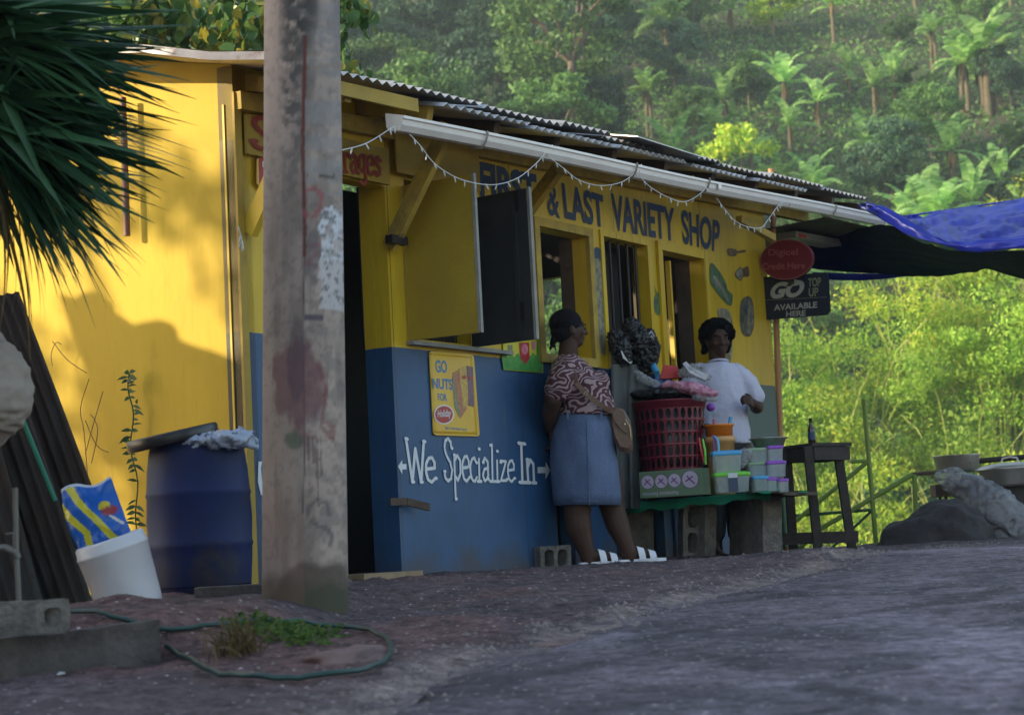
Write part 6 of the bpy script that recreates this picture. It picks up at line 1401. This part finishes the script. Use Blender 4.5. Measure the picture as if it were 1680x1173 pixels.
chain(mm, [m_(1208, 613), m_(1226, 630), m_(1238, 650)], [.075, .076, .074]); chain(mm, [m_(1148, 613), m_(1132, 632), m_(1128, 652)], [.075, .074, .07])
tee = blob('t_shirt', mm, 'tee_white', man, .009, 4)
for v_ in tee.data.vertices: v_.co += v_.normal*(.010*(1-abs(mnoise.noise(v_.co*V((5, 5, 7)).x*V((1, 0, 0))+v_.co*4.2))*2)-.006)
mm = M(); mm.tube([m_(1178, 594.5+3*math.sin(-a)*-1)+V((math.cos(a)*.066, math.sin(a)*.072, 0)) for a in [2*math.pi*i/24 for i in range(25)]], .008, 8, caps=False); mm.build('collar', 'tee_white', man)
mm = M(); rings = [(m_(1186, 724), V((.185, 0, 0)), V((0, .14, 0))), (m_(1188, 770), V((.20, 0, 0)), V((0, .15, 0))), (m_(1190, 800), V((.20, 0, 0)), V((0, .15, 0)))]
lf = loft(rings); lf.add(lf.v[:40], [tuple(reversed(range(40)))])
for X in (1212, 1170): cap(lf, m_(X, 780), .105, m_(X+1, 872), .082)
lf.build('shorts', 'black_short', man)
# ------------------------------------------------------------------ vegetation
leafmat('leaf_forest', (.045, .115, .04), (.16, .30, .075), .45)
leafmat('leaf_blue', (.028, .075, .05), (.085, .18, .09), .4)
leafmat('leaf_lime', (.18, .34, .03), (.48, .64, .07), .5, c3=(.52, .54, .06))
leafmat('leaf_bright', (.10, .30, .05), (.30, .56, .12), .5)
leafmat('leaf_banana', (.16, .36, .09), (.40, .62, .20), .55, .4)
leafmat('leaf_almond', (.05, .13, .03), (.16, .27, .07), .35, .35, c3=(.42, .36, .05))
leafmat('leaf_palm', (.012, .036, .018), (.03, .08, .032), .2, .34)
leafmat('leaf_weed', (.04, .08, .02), (.09, .15, .03), .4)
leafmat('leaf_dry', (.10, .07, .03), (.22, .15, .06), .3)
leafmat('leaf_vine', (.02, .06, .03), (.06, .13, .06), .35)
leafmat('leaf_lime2', (.12, .27, .03), (.36, .54, .07), .5)
mat('culm', (.34, .36, .08), .5, (.22, .26, .06), 3, .8, 0)
mat('bark', (.20, .155, .12), .9, (.11, .085, .07), 6, .8, .5, 20)
mat('bark_dark', (.05, .04, .034), .9, (.03, .025, .022), 6, .8, .5, 20)
mat('banana_stem', (.12, .10, .055), .8, (.07, .05, .03), 5, .8, .3, 10)
def quads(P, A, B):      # leaf diamonds: centre, long half axis, short half axis
    n = len(P); v = np.stack([P-A, P+B-.15*A, P+A, P-B-.15*A], 1).reshape(-1, 3); f = np.arange(4*n).reshape(-1, 4); return v, f
def runit(n, g): v = g.normal(size=(n, 3)); return v/np.linalg.norm(v, axis=1)[:, None]
def leaves(P, size, g, asp=.5, droop=.3, up=.6, outw=None):
    n = len(P); a = runit(n, g); a[:, 2] -= droop; a /= np.linalg.norm(a, axis=1)[:, None]; nn = runit(n, g); nn[:, 2] += up; nn = nn if outw is None else nn*.55+outw*1.1; b = np.cross(a, nn); b /= np.linalg.norm(b, axis=1)[:, None]+1e-9
    s = size*g.uniform(.6, 1.3, n)[:, None]; return quads(P, a*s, b*s*asp)
def crown_pts(n, K, rx, rz, g, cz, clump=.30, hole=.5, shell=.7):
    c = runit(K, g); r = g.uniform(shell**3, 1, K)**(1/3); c = c*r[:, None]*np.array([rx, rx, rz]); c[:, 2] += cz
    k = g.integers(0, K, n); p = runit(n, g)*(g.uniform(0, 1, n)**.4)[:, None]*clump*rx*g.uniform(.6, 1.2, K)[k][:, None]*np.array([1.15, 1.15, .7]); dd = p/(np.linalg.norm(p, axis=1)[:, None]+1e-9); return c[k]+p, c, dd
def tree_proto(name, lm, h, rx, rz, n, K, ls, seed, trunk='bark', tr=.12, asp=.5, clump=.3, limbs=6, shell=.6, droop=.3):
    g = np.random.default_rng(seed); P, c, dd = crown_pts(n, K, rx, rz, g, h-rz, clump, shell=shell); v, f = leaves(P, ls, g, asp, droop, outw=dd)
    root = bpy.data.objects.new(name, None); root.empty_display_size = .2; COL.objects.link(root); LOC[root.name] = V((0, 0, 0))
    npmesh('crown', v, f, lm, root)
    mm = M(); rs = random.Random(seed); t0 = h-rz*1.25; bend = V((rs.uniform(-.2, .2), rs.uniform(-.2, .2), 0))
    tp_ = V((bend.x*2, bend.y*2, t0)); mm.tube([(0, 0, -.5), bend+V((0, 0, t0*.5)), tp_], [tr*1.25, tr, tr*.75], 8)
    if name == 'bamboo_clump':
        for i in range(18):
            az = rs.uniform(0, 6.28); d_ = V((math.cos(az), math.sin(az), 0)); r_ = rx*rs.uniform(.35, 1.1); H_ = h*rs.uniform(.7, 1.04)
            mm.tube([d_*(rs.uniform(.05, .5)+r_*(q/7)**2.2)+V((0, 0, H_*(math.sin(q/7*1.45))/math.sin(1.45))) for q in range(8)], [tr*1.1*(1-.85*q/7) for q in range(8)], 5)
    for i in range(limbs if name != 'bamboo_clump' else 0):
        e = V(c[rs.randrange(len(c))]); mid = tp_.lerp(e, .5)+V((0, 0, .1*rz)); mm.tube([tp_-V((0, 0, t0*.1)), mid, e], [tr*.55, tr*.35, tr*.12], 6)
    mm.build('trunk', trunk, root); return root
def banana_proto(name, seed, n=9, L=2.2, h=2.4, lm='leaf_banana', k=1):
    rs = random.Random(seed); root = bpy.data.objects.new(name, None); COL.objects.link(root); LOC[root.name] = V((0, 0, 0)); ml = M(); ms = M(); md = M()
    for s in range(k):
        bx, by = (rs.uniform(-.7, .7), rs.uniform(-.5, .5)) if s else (0, 0); hh = h*rs.uniform(.7, 1.05)
        ms.tube([(bx, by, -.4), (bx+.03, by, hh*.5), (bx+rs.uniform(-.1, .1), by, hh)], [.17, .14, .09], 8)
        for i in range(n):
            az = 2.4*i+rs.uniform(-.4, .4); el = rs.uniform(.7, 1.5) if i < n*.75 else rs.uniform(-.1, .5); l = L*rs.uniform(.75, 1.1); w = .38*rs.uniform(.8, 1.15); d = V((math.cos(az), math.sin(az), 0)); p = V((bx, by, hh)); sd = d.cross(ZZ); S_ = 14; pts = []
            for j in range(S_+1): pts.append(p.copy()); a = el-1.35*(j/S_)**1.6; p = p+(d*math.cos(a)+ZZ*math.sin(a))*(l/S_)
            for j in range(1, S_):
                q0, q1 = pts[j], pts[j+1]; wj = w*math.sin(math.pi*min(1, (j+.5)/S_*.93+.05))**.6
                for sg in (-1, 1):
                    dr = .25+rs.uniform(-.06, .1); o_ = sd*sg*wj*math.cos(dr)-ZZ*wj*math.sin(dr); gp = rs.uniform(.90, 1.0) if rs.random() < .8 else .6; q2 = q0.lerp(q1, gp)
                    ml.add([q0, q2, q2+o_+(q1-q0)*.3, q0+o_+(q1-q0)*.3], [(0, 1, 2, 3)])
        for i in range(4): az = rs.uniform(0, 6.3); d = V((math.cos(az), math.sin(az), 0)); md.grid(lambda s_, t: V((bx, by, hh*.95))+d*(.12+.28*s_*(1-.3*s_))-ZZ*s_*1.1+d.cross(ZZ)*(t-.5)*.22*math.sin(math.pi*min(1, s_+.15)), 5, 2)
    ml.build('leaves', lm, root); ms.build('stem', 'banana_stem', root); md.build('dry_leaves', 'leaf_dry', root); return root
RV = random.Random(77)
used = set()
def put(proto, x, y, s, label, cat, group, rz=None, z=None):
    o = proto if proto.name not in used else copy_tree(proto); used.add(proto.name)
    o.location = (x, y, (gz(x, y) if z is None else z)); o.rotation_euler = (0, 0, RV.uniform(0, 6.28) if rz is None else rz); o.scale = (s, s, s*RV.uniform(.9, 1.1)); tag(o, label, cat, group); return o
def xof(px, Y): return at(px, 500, Y).x
# forest on the slope
T = [tree_proto('forest_tree', 'leaf_forest', 7.0, 2.4, 2.3, 9000, 40, .13, 1, tr=.13), tree_proto('forest_tree', 'leaf_forest', 5.2, 2.3, 1.7, 8000, 34, .12, 2, tr=.10), tree_proto('forest_tree', 'leaf_blue', 8.2, 2.8, 2.7, 9500, 44, .14, 3, 'bark_dark', tr=.15), tree_proto('forest_tree', 'leaf_blue', 6.2, 2.6, 2.2, 8500, 38, .13, 4, 'bark_dark'), tree_proto('forest_tree', 'leaf_forest', 4.0, 2.2, 1.4, 7000, 28, .12, 5, tr=.08)]
TRK = tree_proto('tall_tree', 'leaf_forest', 12.5, 3.6, 3.0, 6400, 52, .16, 9, tr=.24, limbs=12, clump=.24)
LIME = tree_proto('lime_green_tree', 'leaf_lime', 5.0, 1.8, 1.9, 4200, 30, .13, 12, tr=.10, clump=.34)
BSH = [tree_proto('bushy_tree', 'leaf_bright', 6.0, 2.6, 2.6, 15000, 40, .075, 14), tree_proto('bushy_tree', 'leaf_bright', 4.4, 2.2, 1.9, 12000, 32, .07, 15, shell=.5)]
BMB = [tree_proto('bamboo_clump', 'leaf_lime', 11.5, 3.4, 4.8, 22000, 46, .085, 21, 'culm', tr=.05, asp=.34, clump=.27, limbs=26, shell=.35, droop=.7), tree_proto('bamboo_clump', 'leaf_lime2', 9.5, 3.0, 4.0, 18000, 38, .08, 22, 'culm', tr=.04, asp=.34, clump=.28, limbs=22, shell=.35, droop=.7)]
BAN = [banana_proto('banana_plant', 1, 9, 2.2, 2.6), banana_proto('banana_plant', 2, 8, 2.0, 3.2, k=2), banana_proto('banana_plant', 3, 9, 2.4, 2.2), banana_proto('banana_plant', 4, 7, 1.9, 2.8, k=3)]
# dense backdrop rows (the farther the more overlapped)
row = 0
LW = lambda px: 'trees of the dark wood above the roof' if px < 1000 else 'trees scattered among the banana plants on the slope'
for Y in (60, 67, 74, 82, 90, 99, 108, 118, 130, 143, 158):
    row += 1; step = 2600*FPX/FPX/ (Y*.62)*4.0
    px = 120+RV.uniform(0, step)
    while px < 1860:
        Yj = Y+RV.uniform(-3, 3); x = xof(px, Yj)
        dens = 1.0 if px < 1020 else .62
        if RV.random() < dens:
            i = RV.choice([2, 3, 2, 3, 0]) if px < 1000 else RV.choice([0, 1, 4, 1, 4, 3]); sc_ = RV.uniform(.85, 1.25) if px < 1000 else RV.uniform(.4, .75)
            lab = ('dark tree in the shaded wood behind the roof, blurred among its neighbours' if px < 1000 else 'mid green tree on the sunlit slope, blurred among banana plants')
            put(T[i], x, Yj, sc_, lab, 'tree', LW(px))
        px += step*RV.uniform(.6, 1.15)
# notable trees
x = xof(958, 84); o = put(TRK, x, 84, 1.0, 'tall tree with a pale bare trunk rising just above the roof edge', 'tree', None, 1.0)
x = xof(690, 80); o = copy_tree(TRK); o.location = (x, 80, gz(x, 80)-1.6); o.scale = (.85, .85, .92); o.rotation_euler = (0, 0, 3.3); tag(o, 'tall tree with a slim grey trunk behind the left part of the roof', 'tree')
for px, Y, s, lab in ((1225, 82, 1.0, 'yellow-green tree with layered crown in the middle of the slope'), (1225, 72, 1.0, 'lower yellow-green tree just above the shop roof'), (1300, 112, .9, 'yellow-green tree high on the slope above the banana plants')):
    x = xof(px, Y); put(LIME, x, Y, s, lab, 'tree', None)
# banana plants, one by one
bl = [(1640, 97, 1.35, 3), (1605, 97, 1.0, 1), (1460, 98, .95, 0), (1495, 100, .8, 2), (1310, 98, .95, 2), (1315, 92, .8, 0), (1120, 104, 1.1, 1), (1120, 86, .9, 2), (1165, 80, .8, 0), (1290, 82, .85, 1), (1345, 82, .9, 0), (1530, 78, 1.0, 3), (1500, 80, .8, 0), (1550, 74, 1.05, 1), (1505, 66, .85, 0), (1560, 67, .9, 2), (1020, 78, .9, 0), (1100, 72, .8, 2), (1400, 72, .9, 1), (1440, 88, .8, 0), (1580, 88, .8, 2), (1700, 74, 1.0, 1), (1730, 90, 1.0, 0), (1210, 96, .8, 0), (1400, 110, .9, 1), (1540, 115, 1, 0), (1700, 115, 1, 2), (620, 78, .9, 2), (660, 74, .8, 0), (1080, 95, .8, 1), (1250, 88, .8, 2), (1365, 96, .8, 0), (1420, 102, .75, 2), (1560, 104, .8, 1), (1610, 80, .9, 0), (1660, 84, .9, 2), (1480, 86, .75, 1), (1350, 74, .8, 3), (1260, 100, .7, 0), (1190, 88, .75, 1), (1660, 110, .8, 1), (1450, 118, .8, 3), (1340, 118, .8, 0), (1230, 112, .8, 2), (1050, 88, .7, 0), (1520, 92, .8, 0), (1590, 70, .8, 1)]
for i, (px, Y, s, k) in enumerate(bl):
    x = xof(px, Y); put(BAN[k], x, Y, s*1.08*RV.uniform(.85, 1.1), 'banana plant with torn arching leaves growing on the slope', 'banana plant', 'banana plants on the hillside')
# valley vegetation right behind the railing: bamboo and leafy crowns
vb = [(1330, 50, 0, .95), (1450, 47, 0, .95), (1560, 50, 1, 1.1), (1660, 46, 0, 1.0), (1770, 50, 1, 1.0), (1390, 56, 1, 1.05), (1500, 58, 0, 1.0), (1620, 57, 1, 1.1), (1250, 56, 1, .95), (1720, 58, 0, 1.1), (1160, 56, 0, .8), (1060, 58, 1, .8), (1890, 52, 0, 1.0), (950, 60, 1, .6), (1290, 44, 1, .7), (1600, 42, 1, .75), (1700, 40, 1, .8)]
for px, Y, k, s in vb: put(BMB[k], xof(px, Y), Y, s, 'feathery yellow-green bamboo clump in the valley beyond the railing', 'bamboo', 'bamboo clumps beyond the railing', z=gz(xof(px, Y), Y))
vs_ = [(1310, 34, 0, .95), (1390, 32, 1, 1.0), (1450, 36, 0, .95), (1350, 28, 1, .85), (1530, 31, 0, .9), (1610, 34, 1, 1.05), (1690, 30, 0, .9), (1480, 27, 1, .75), (1570, 26, 1, .7), (1280, 26, 1, .8), (1420, 24, 1, .7), (1240, 32, 0, 1.0), (1740, 34, 0, 1), (1650, 25, 1, .7), (1180, 30, 0, .9), (1100, 34, 0, .9), (1000, 33, 1, .9), (900, 36, 0, .9), (1820, 30, 0, 1)]
for px, Y, k, s in vs_: put(BSH[k], xof(px, Y), Y, s, 'bright green leafy tree in the valley just beyond the railing', 'tree', 'leafy trees beyond the railing', z=max(gz(xof(px, Y), Y), -8.2)+RV.uniform(-.5, 2.6)*.6)
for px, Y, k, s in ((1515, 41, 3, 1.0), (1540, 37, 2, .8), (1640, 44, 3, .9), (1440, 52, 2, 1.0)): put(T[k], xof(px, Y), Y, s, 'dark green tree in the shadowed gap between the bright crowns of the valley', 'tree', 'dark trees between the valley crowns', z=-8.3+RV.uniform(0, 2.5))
# undergrowth on the slope and in the valley: one mass nobody could count
g = np.random.default_rng(3); n = 150000
Y = g.uniform(44, 170, n)**1.0; px = g.uniform(60, 1900, n); X = (px-840)/FPX*Y; Z = terr(X, Y); hh = .2+1.5*fbm(X, Y, .35, 3, 40)**1.5
P = np.stack([X, Y, Z+hh*g.uniform(0, 1, n)], 1); v, f = leaves(P, .15, g, .5, .1, .4); tag(npmesh('undergrowth', v, f, 'leaf_forest'), 'low scrub covering the hillside', 'undergrowth', kind='stuff')
n = 110000; Y = g.uniform(16.6, 44, n); px = g.uniform(900, 1900, n); X = (px-840)/FPX*Y; Z = terr(X, Y); hh = .3+1.3*fbm(X, Y, .5, 3, 44)
P = np.stack([X, Y, Z+hh*g.uniform(0, 1, n)], 1); k = (Y > 17.2) | (X > 2.2); v, f = leaves(P[k], .06, g, .5, .1, .4); tag(npmesh('undergrowth', v, f, 'leaf_bright'), 'bright scrub on the bank below the railing', 'undergrowth', kind='stuff')
# big-leaved tree behind the shop
g = np.random.default_rng(11); root = thing('broadleaf_tree', (-1.9, 13.4, 0), 'tree with big round sunlit leaves overhanging the back of the roof', 'tree')
C0 = np.array([-2.3, 13.6, 3.8]); K = 46; cs = runit(K, g)*(g.uniform(.3, 1, K)**.4)[:, None]*np.array([1.6, .9, .8])+C0; cs = cs[cs[:, 2] > 3.1]; K = len(cs); n = 4600; k = g.integers(0, K, n); P = cs[k]+runit(n, g)*(g.uniform(0, 1, n)**.5)[:, None]*.30
def roundleaves(P, s, g, nseg=8, droop=.7):
    n = len(P); a = runit(n, g)*.6; a[:, 2] -= droop; a /= np.linalg.norm(a, axis=1)[:, None]; nn = runit(n, g); b = np.cross(a, nn); b /= np.linalg.norm(b, axis=1)[:, None]; nn = np.cross(a, b); s = s*g.uniform(.6, 1.25, n)
    prof = [(-1, 0), (-.75, .42), (-.25, .66), (.3, .62), (.75, .3), (1.05, 0)]; L_ = []
    for u, w in prof: L_.append(P+a*(u*s)[:, None]+nn*((-.15*u*u)*s)[:, None]); 
    V_ = np.stack([P+a*(u*s)[:, None]+nn*((-.18*u*u)*s)[:, None]+sg*b*(w*s)[:, None]+nn*(.22*w*s)[:, None] for u, w in prof for sg in (-1, 1)], 1)
    M_ = 12; F_ = []
    for i in range(5): F_.append([2*i, 2*i+2, 2*i+3, 2*i+1])
    F_ = np.array(F_)[None]+np.arange(n)[:, None, None]*M_; return V_.reshape(-1, 3), F_.reshape(-1, 4)
v, f = roundleaves(P, .062, g); npmesh('crown', v, f, 'leaf_almond', root, loc=(-1.9, 13.4, 0), smooth=True)
mm = M(); mm.tube([(-1.7, 13.4, -.3), (-1.8, 13.5, 2), (-1.75, 13.6, 3.2)], [.16, .13, .09], 10)
for i in range(16): mm.tube([(-1.78, 13.5, 2.4), V((-1.75, 13.6, 3.1)).lerp(V(cs[i % K]), .5), V(cs[i % K])], [.05, .03, .01], 6)
mm.build('trunk', 'bark', root)
# ------------------------------------------------------------------ spiky palm at the left edge (two heads)
pr_ = thing('spiky_palm', (-1.95, 6.45, 0), 'dark spiky palm with long sword leaves filling the top left corner', 'palm')
rs = random.Random(5)
def blade(mm, p, az, el, L_, w, droop=.9, S_=10):
    d = V((math.cos(az), math.sin(az), 0)); sd = d.cross(ZZ); tw_ = rs.uniform(.1, .9)*rs.choice((-1, 1)); sd = (sd*math.cos(tw_)+ZZ*math.sin(tw_)).normalized(); q = V(p); pts = []
    for j in range(S_+1): pts.append(q.copy()); a = el-droop*(j/S_)**1.6; q = q+(d*math.cos(a)+ZZ*math.sin(a))*(L_/S_)
    vs = []
    for j, c_ in enumerate(pts):
        t = j/S_; wj = w*(min(1, .55+t*3)*(1-t**1.9))+.0008; up_ = (pts[min(j+1, S_)]-pts[max(j-1, 0)]).normalized().cross(sd); vs += [c_-sd*wj+up_*wj*.35, c_, c_+sd*wj+up_*wj*.35]
    mm.add(vs, [(3*j+k, 3*j+k+1, 3*j+k+4, 3*j+k+3) for j in range(S_) for k in (0, 1)], 0, True)
heads = [(at(-15, 20, 6.5), 120, .58), (at(-35, 215, 6.35), 130, .60), (at(-130, 100, 6.6), 120, .6)]
mm = M()
for hc, nb_, L_ in heads:
    for i in range(nb_):
        u = rs.random(); el = math.asin(max(-1, min(1, 1.15-2.05*u))); az = rs.uniform(0, 6.283); off_ = V((math.cos(az), math.sin(az), 0))*.05
        blade(mm, hc+off_+ZZ*rs.uniform(-.22, .12), az, el, L_*rs.uniform(.72, 1.12), .024*rs.uniform(.8, 1.25), rs.uniform(.15, .6))
# the fan that reaches out to the right, low and high
for (px, py, Y, n_, a0, a1, L0) in ((0, 190, 6.2, 130, -1.15, -.02, .70), (-15, 50, 6.2, 90, -.75, .15, .72), (20, 120, 6.3, 60, -.9, -.1, .48), (20, 250, 6.25, 50, -1.3, -.4, .5)):
    for i in range(n_):
        p = at(px, py, Y)+V((rs.uniform(-.05, .05), rs.uniform(-.1, .1), rs.uniform(-.12, .12))); blade(mm, p, rs.uniform(-.55, .45), rs.uniform(a0, a1), L0*rs.uniform(.55, 1.0), .023*rs.uniform(.8, 1.2), rs.uniform(.05, .35))
mm.build('leaves', 'leaf_palm', pr_)
mm = M()
for i in range(60):
    az = rs.uniform(0, 6.28); p = at(-20, 300, 6.35)+V((math.cos(az)*.07, math.sin(az)*.07, rs.uniform(-.1, .12))); blade(mm, p, az, rs.uniform(-1.5, -.9), rs.uniform(.3, .6), .008, .5)
mm.build('dry_leaves', 'leaf_dry', pr_)
mm = M(); mm.tube([at(-150, 1000, 6.5), at(-125, 700, 6.45), at(-62, 450, 6.4), at(-35, 200, 6.35), at(-20, 20, 6.5)], [.13, .10, .085, .08, .07], 12)
for v_ in mm.v: v_ += V((mnoise.noise(v_*30), mnoise.noise(v_*30+V((3, 0, 0))), 0))*.015
mm.build('trunk', 'bark_dark', pr_)
# ------------------------------------------------------------------ vine and dry twigs against the end wall
vn = thing('wall_vine', Ep(.75, .0, .1), 'thin leafy green vine growing up the yellow wall beside the blue barrel', 'vine')
vp = [eq(x, y, .06) for x, y in ((232, 905), (222, 850), (226, 790), (214, 735), (219, 680), (210, 640), (212, 612))]
mm = M(); mm.tube(crom(vp, 4), .004, 6); mm.build('stem', 'leaf_vine', vn)
def leaf(mm, p, d, L_, w):
    d = V(d).normalized(); sd = d.cross(V((.2, -1, .3))).normalized(); up_ = sd.cross(d)
    prof = [(0, .02), (.25, .8), (.5, 1), (.75, .6), (1, .02)]; vs = []
    for t, ww in prof: c_ = V(p)+d*L_*t-ZZ*L_*.3*t*t; vs += [c_-sd*w*ww+up_*w*.3*ww, c_, c_+sd*w*ww+up_*w*.3*ww]
    mm.add(vs, [(3*j+k, 3*j+k+1, 3*j+k+4, 3*j+k+3) for j in range(4) for k in (0, 1)], 0, True)
mm = M(); rs = random.Random(4); cv = crom(vp, 6)
for i, p in enumerate(cv):
    for sg in (-1, 1):
        if rs.random() < .62: leaf(mm, p, (sg*rs.uniform(.5, 1), -.4, rs.uniform(-.3, .4)), rs.uniform(.03, .075), rs.uniform(.006, .012))
for (x, y) in ((212, 612), (208, 625), (218, 622), (214, 640), (226, 660)): leaf(mm, eq(x, y, .08), (rs.uniform(-1, 1), -.6, .2), .04, .014)
mm.build('leaves', 'leaf_vine', vn)
mat('twig', (.12, .07, .045), .8)
tw = thing('dry_twigs', Ep(1.0, .0, .1), 'bare brown twigs sticking up between the corrugated sheets and the yellow wall', 'twigs')
for pts in ([(145, 800), (138, 710), (132, 670), (146, 622)], [(140, 745), (152, 700), (169, 642)], [(150, 760), (160, 712), (156, 690), (148, 680)], [(86, 560), (110, 590), (142, 612)], [(86, 600), (84, 580), (92, 562), (100, 565)], [(140, 690), (158, 730), (178, 742)]):
    mm = M(); mm.tube(crom([eq(x, y, .10) for x, y in pts], 4), .0022, 5); mm.build('twig', 'twig', tw)
# ------------------------------------------------------------------ weeds at the foot of the pole
wd1 = thing('grass_tuft', gpix(395, 1062), 'tuft of dry yellow grass at the left of the pole foot', 'grass tuft'); mm = M(); rs = random.Random(6)
c = gpix(392, 1068)
for i in range(170):
    az = rs.uniform(0, 6.28); p = c+V((rs.gauss(0, .035), rs.gauss(0, .05), 0)); p.z = gz(p.x, p.y)-.005; blade(mm, p, az, rs.uniform(.7, 1.5), rs.uniform(.06, .16), .0022, rs.uniform(.5, 2.2), 6)
mm.build('blades', 'leaf_dry', wd1)
wd2 = thing('weeds', gpix(470, 1065), 'patch of low feathery green weeds growing at the foot of the pole', 'weeds'); mm = M()
for i in range(200):
    u = rs.random(); p = gpix(415+rs.gauss(0, 1)*24+u*110, 1034+u*20+rs.gauss(0, 1)*6); p = p+V((rs.gauss(0, .02), rs.gauss(0, .03), 0)); p.z = gz(p.x, p.y)+rs.uniform(0, .03)
    for k in range(4): leaf(mm, p, (rs.uniform(-1, 1), rs.uniform(-1, .5), rs.uniform(.1, 1)), rs.uniform(.015, .04), .005)
mm.build('leaves', 'leaf_weed', wd2)
# ------------------------------------------------------------------ unseen things added to throw the shade: house block, cut-out slab, tree
mat('shade_block_wall', (.45, .40, .32), .8, (.33, .3, .25), 3, .6, .3, 20)
nh = thing('unseen_shade_block', (-7.9, -1.5, 0), 'unseen house-shaped block added on the left to shade the road and the pole', 'house')  # added out of view, sized to keep sun off road, pole and palm
def boxp(name, m, x0, x1, y0, y1, z0, z1): mm = M(); mm.ob((x0, y0, z0), (x1-x0, 0, 0), (0, y1-y0, 0), (0, 0, z1-z0)); return mm.build(name, m, nh)
boxp('wall', 'shade_block_wall', -8.6, -7.2, -12, 6.48, -.8, 4.9)
mm = M(); mm.prism([(-8.8, -12.4, 4.9), (-7.0, -12.4, 4.9), (-7.9, -12.4, 5.5)], (0, 18.9, 0)); mm.build('roof', 'rusty_zinc', nh)
for y in (-8, -4, 0, 4): boxp('window', 'charcoal', -7.21, -7.16, y, y+1.1, 1.4, 2.5)
boxp('door', 'old_wood', -7.21, -7.16, 2.0, 2.9, -.1, 2.0)
# added slab, itself unseen, cut to the shadow outline on the yellow wall
SH = [(95, 480), (112, 486), (124, 488), (134, 480), (150, 478), (176, 488), (188, 500), (189, 512), (202, 520), (218, 532), (236, 528), (262, 524), (284, 532), (292, 545), (293, 556), (320, 568), (345, 574), (375, 586), (402, 596), (760, 680), (760, 1100), (300, 1060), (262, 985), (246, 905), (231, 840), (206, 760), (186, 706), (166, 678), (150, 650), (148, 632), (128, 570), (116, 540), (104, 505)]
pts = []
for x, y in SH: q = eq(x, y, 0); pts.append(q+SDIR*4.3)
mat('canvas', (.12, .14, .12), .8)  # plain dull colour for the added shadow slab
mm = M(); mm.prism(pts, SDIR*.35); hp_ = mm.build('shadow_cutout', 'canvas'); tag(hp_, 'unseen slab added to cast the lumpy shadow on the yellow wall', 'heap')
SHT = tree_proto('shade_tree', 'leaf_forest', 7.4, 1.5, 1.3, 600, 14, .12, 55, tr=.14); q = Ep(.2, 2.0)+SDIR*13  # added up-sun of the end wall, out of view, for dappled shade
put(SHT, q.x, q.y, 1.0, 'unseen leafy tree added to soften the shade on the end wall', 'tree', None, .4, z=-.2)
# ------------------------------------------------------------------ air
if HAZE:
    bpy.context.view_layer.update()
    mm = M(); mm.ob((-130, -32, -14), (300, 0, 0), (0, 300, 0), (0, 0, 160)); hz = mm.build('haze', 'rope'); hz.data.materials.clear()
    m = bpy.data.materials.new('haze_air'); m.use_nodes = True; nt = m.node_tree
    for n_ in list(nt.nodes):
        if n_.type == 'BSDF_PRINCIPLED': nt.nodes.remove(n_)
    pv = nd(nt, 'ShaderNodeVolumePrincipled'); pv.inputs['Color'].default_value = (.78, .92, 1, 1); pv.inputs['Density'].default_value = HAZE; pv.inputs['Anisotropy'].default_value = 0.2
    nt.links.new(pv.outputs[0], nt.nodes['Material Output'].inputs['Volume']); hz.data.materials.append(m); tag(hz, 'thin morning haze in the valley air', 'haze', kind='stuff')
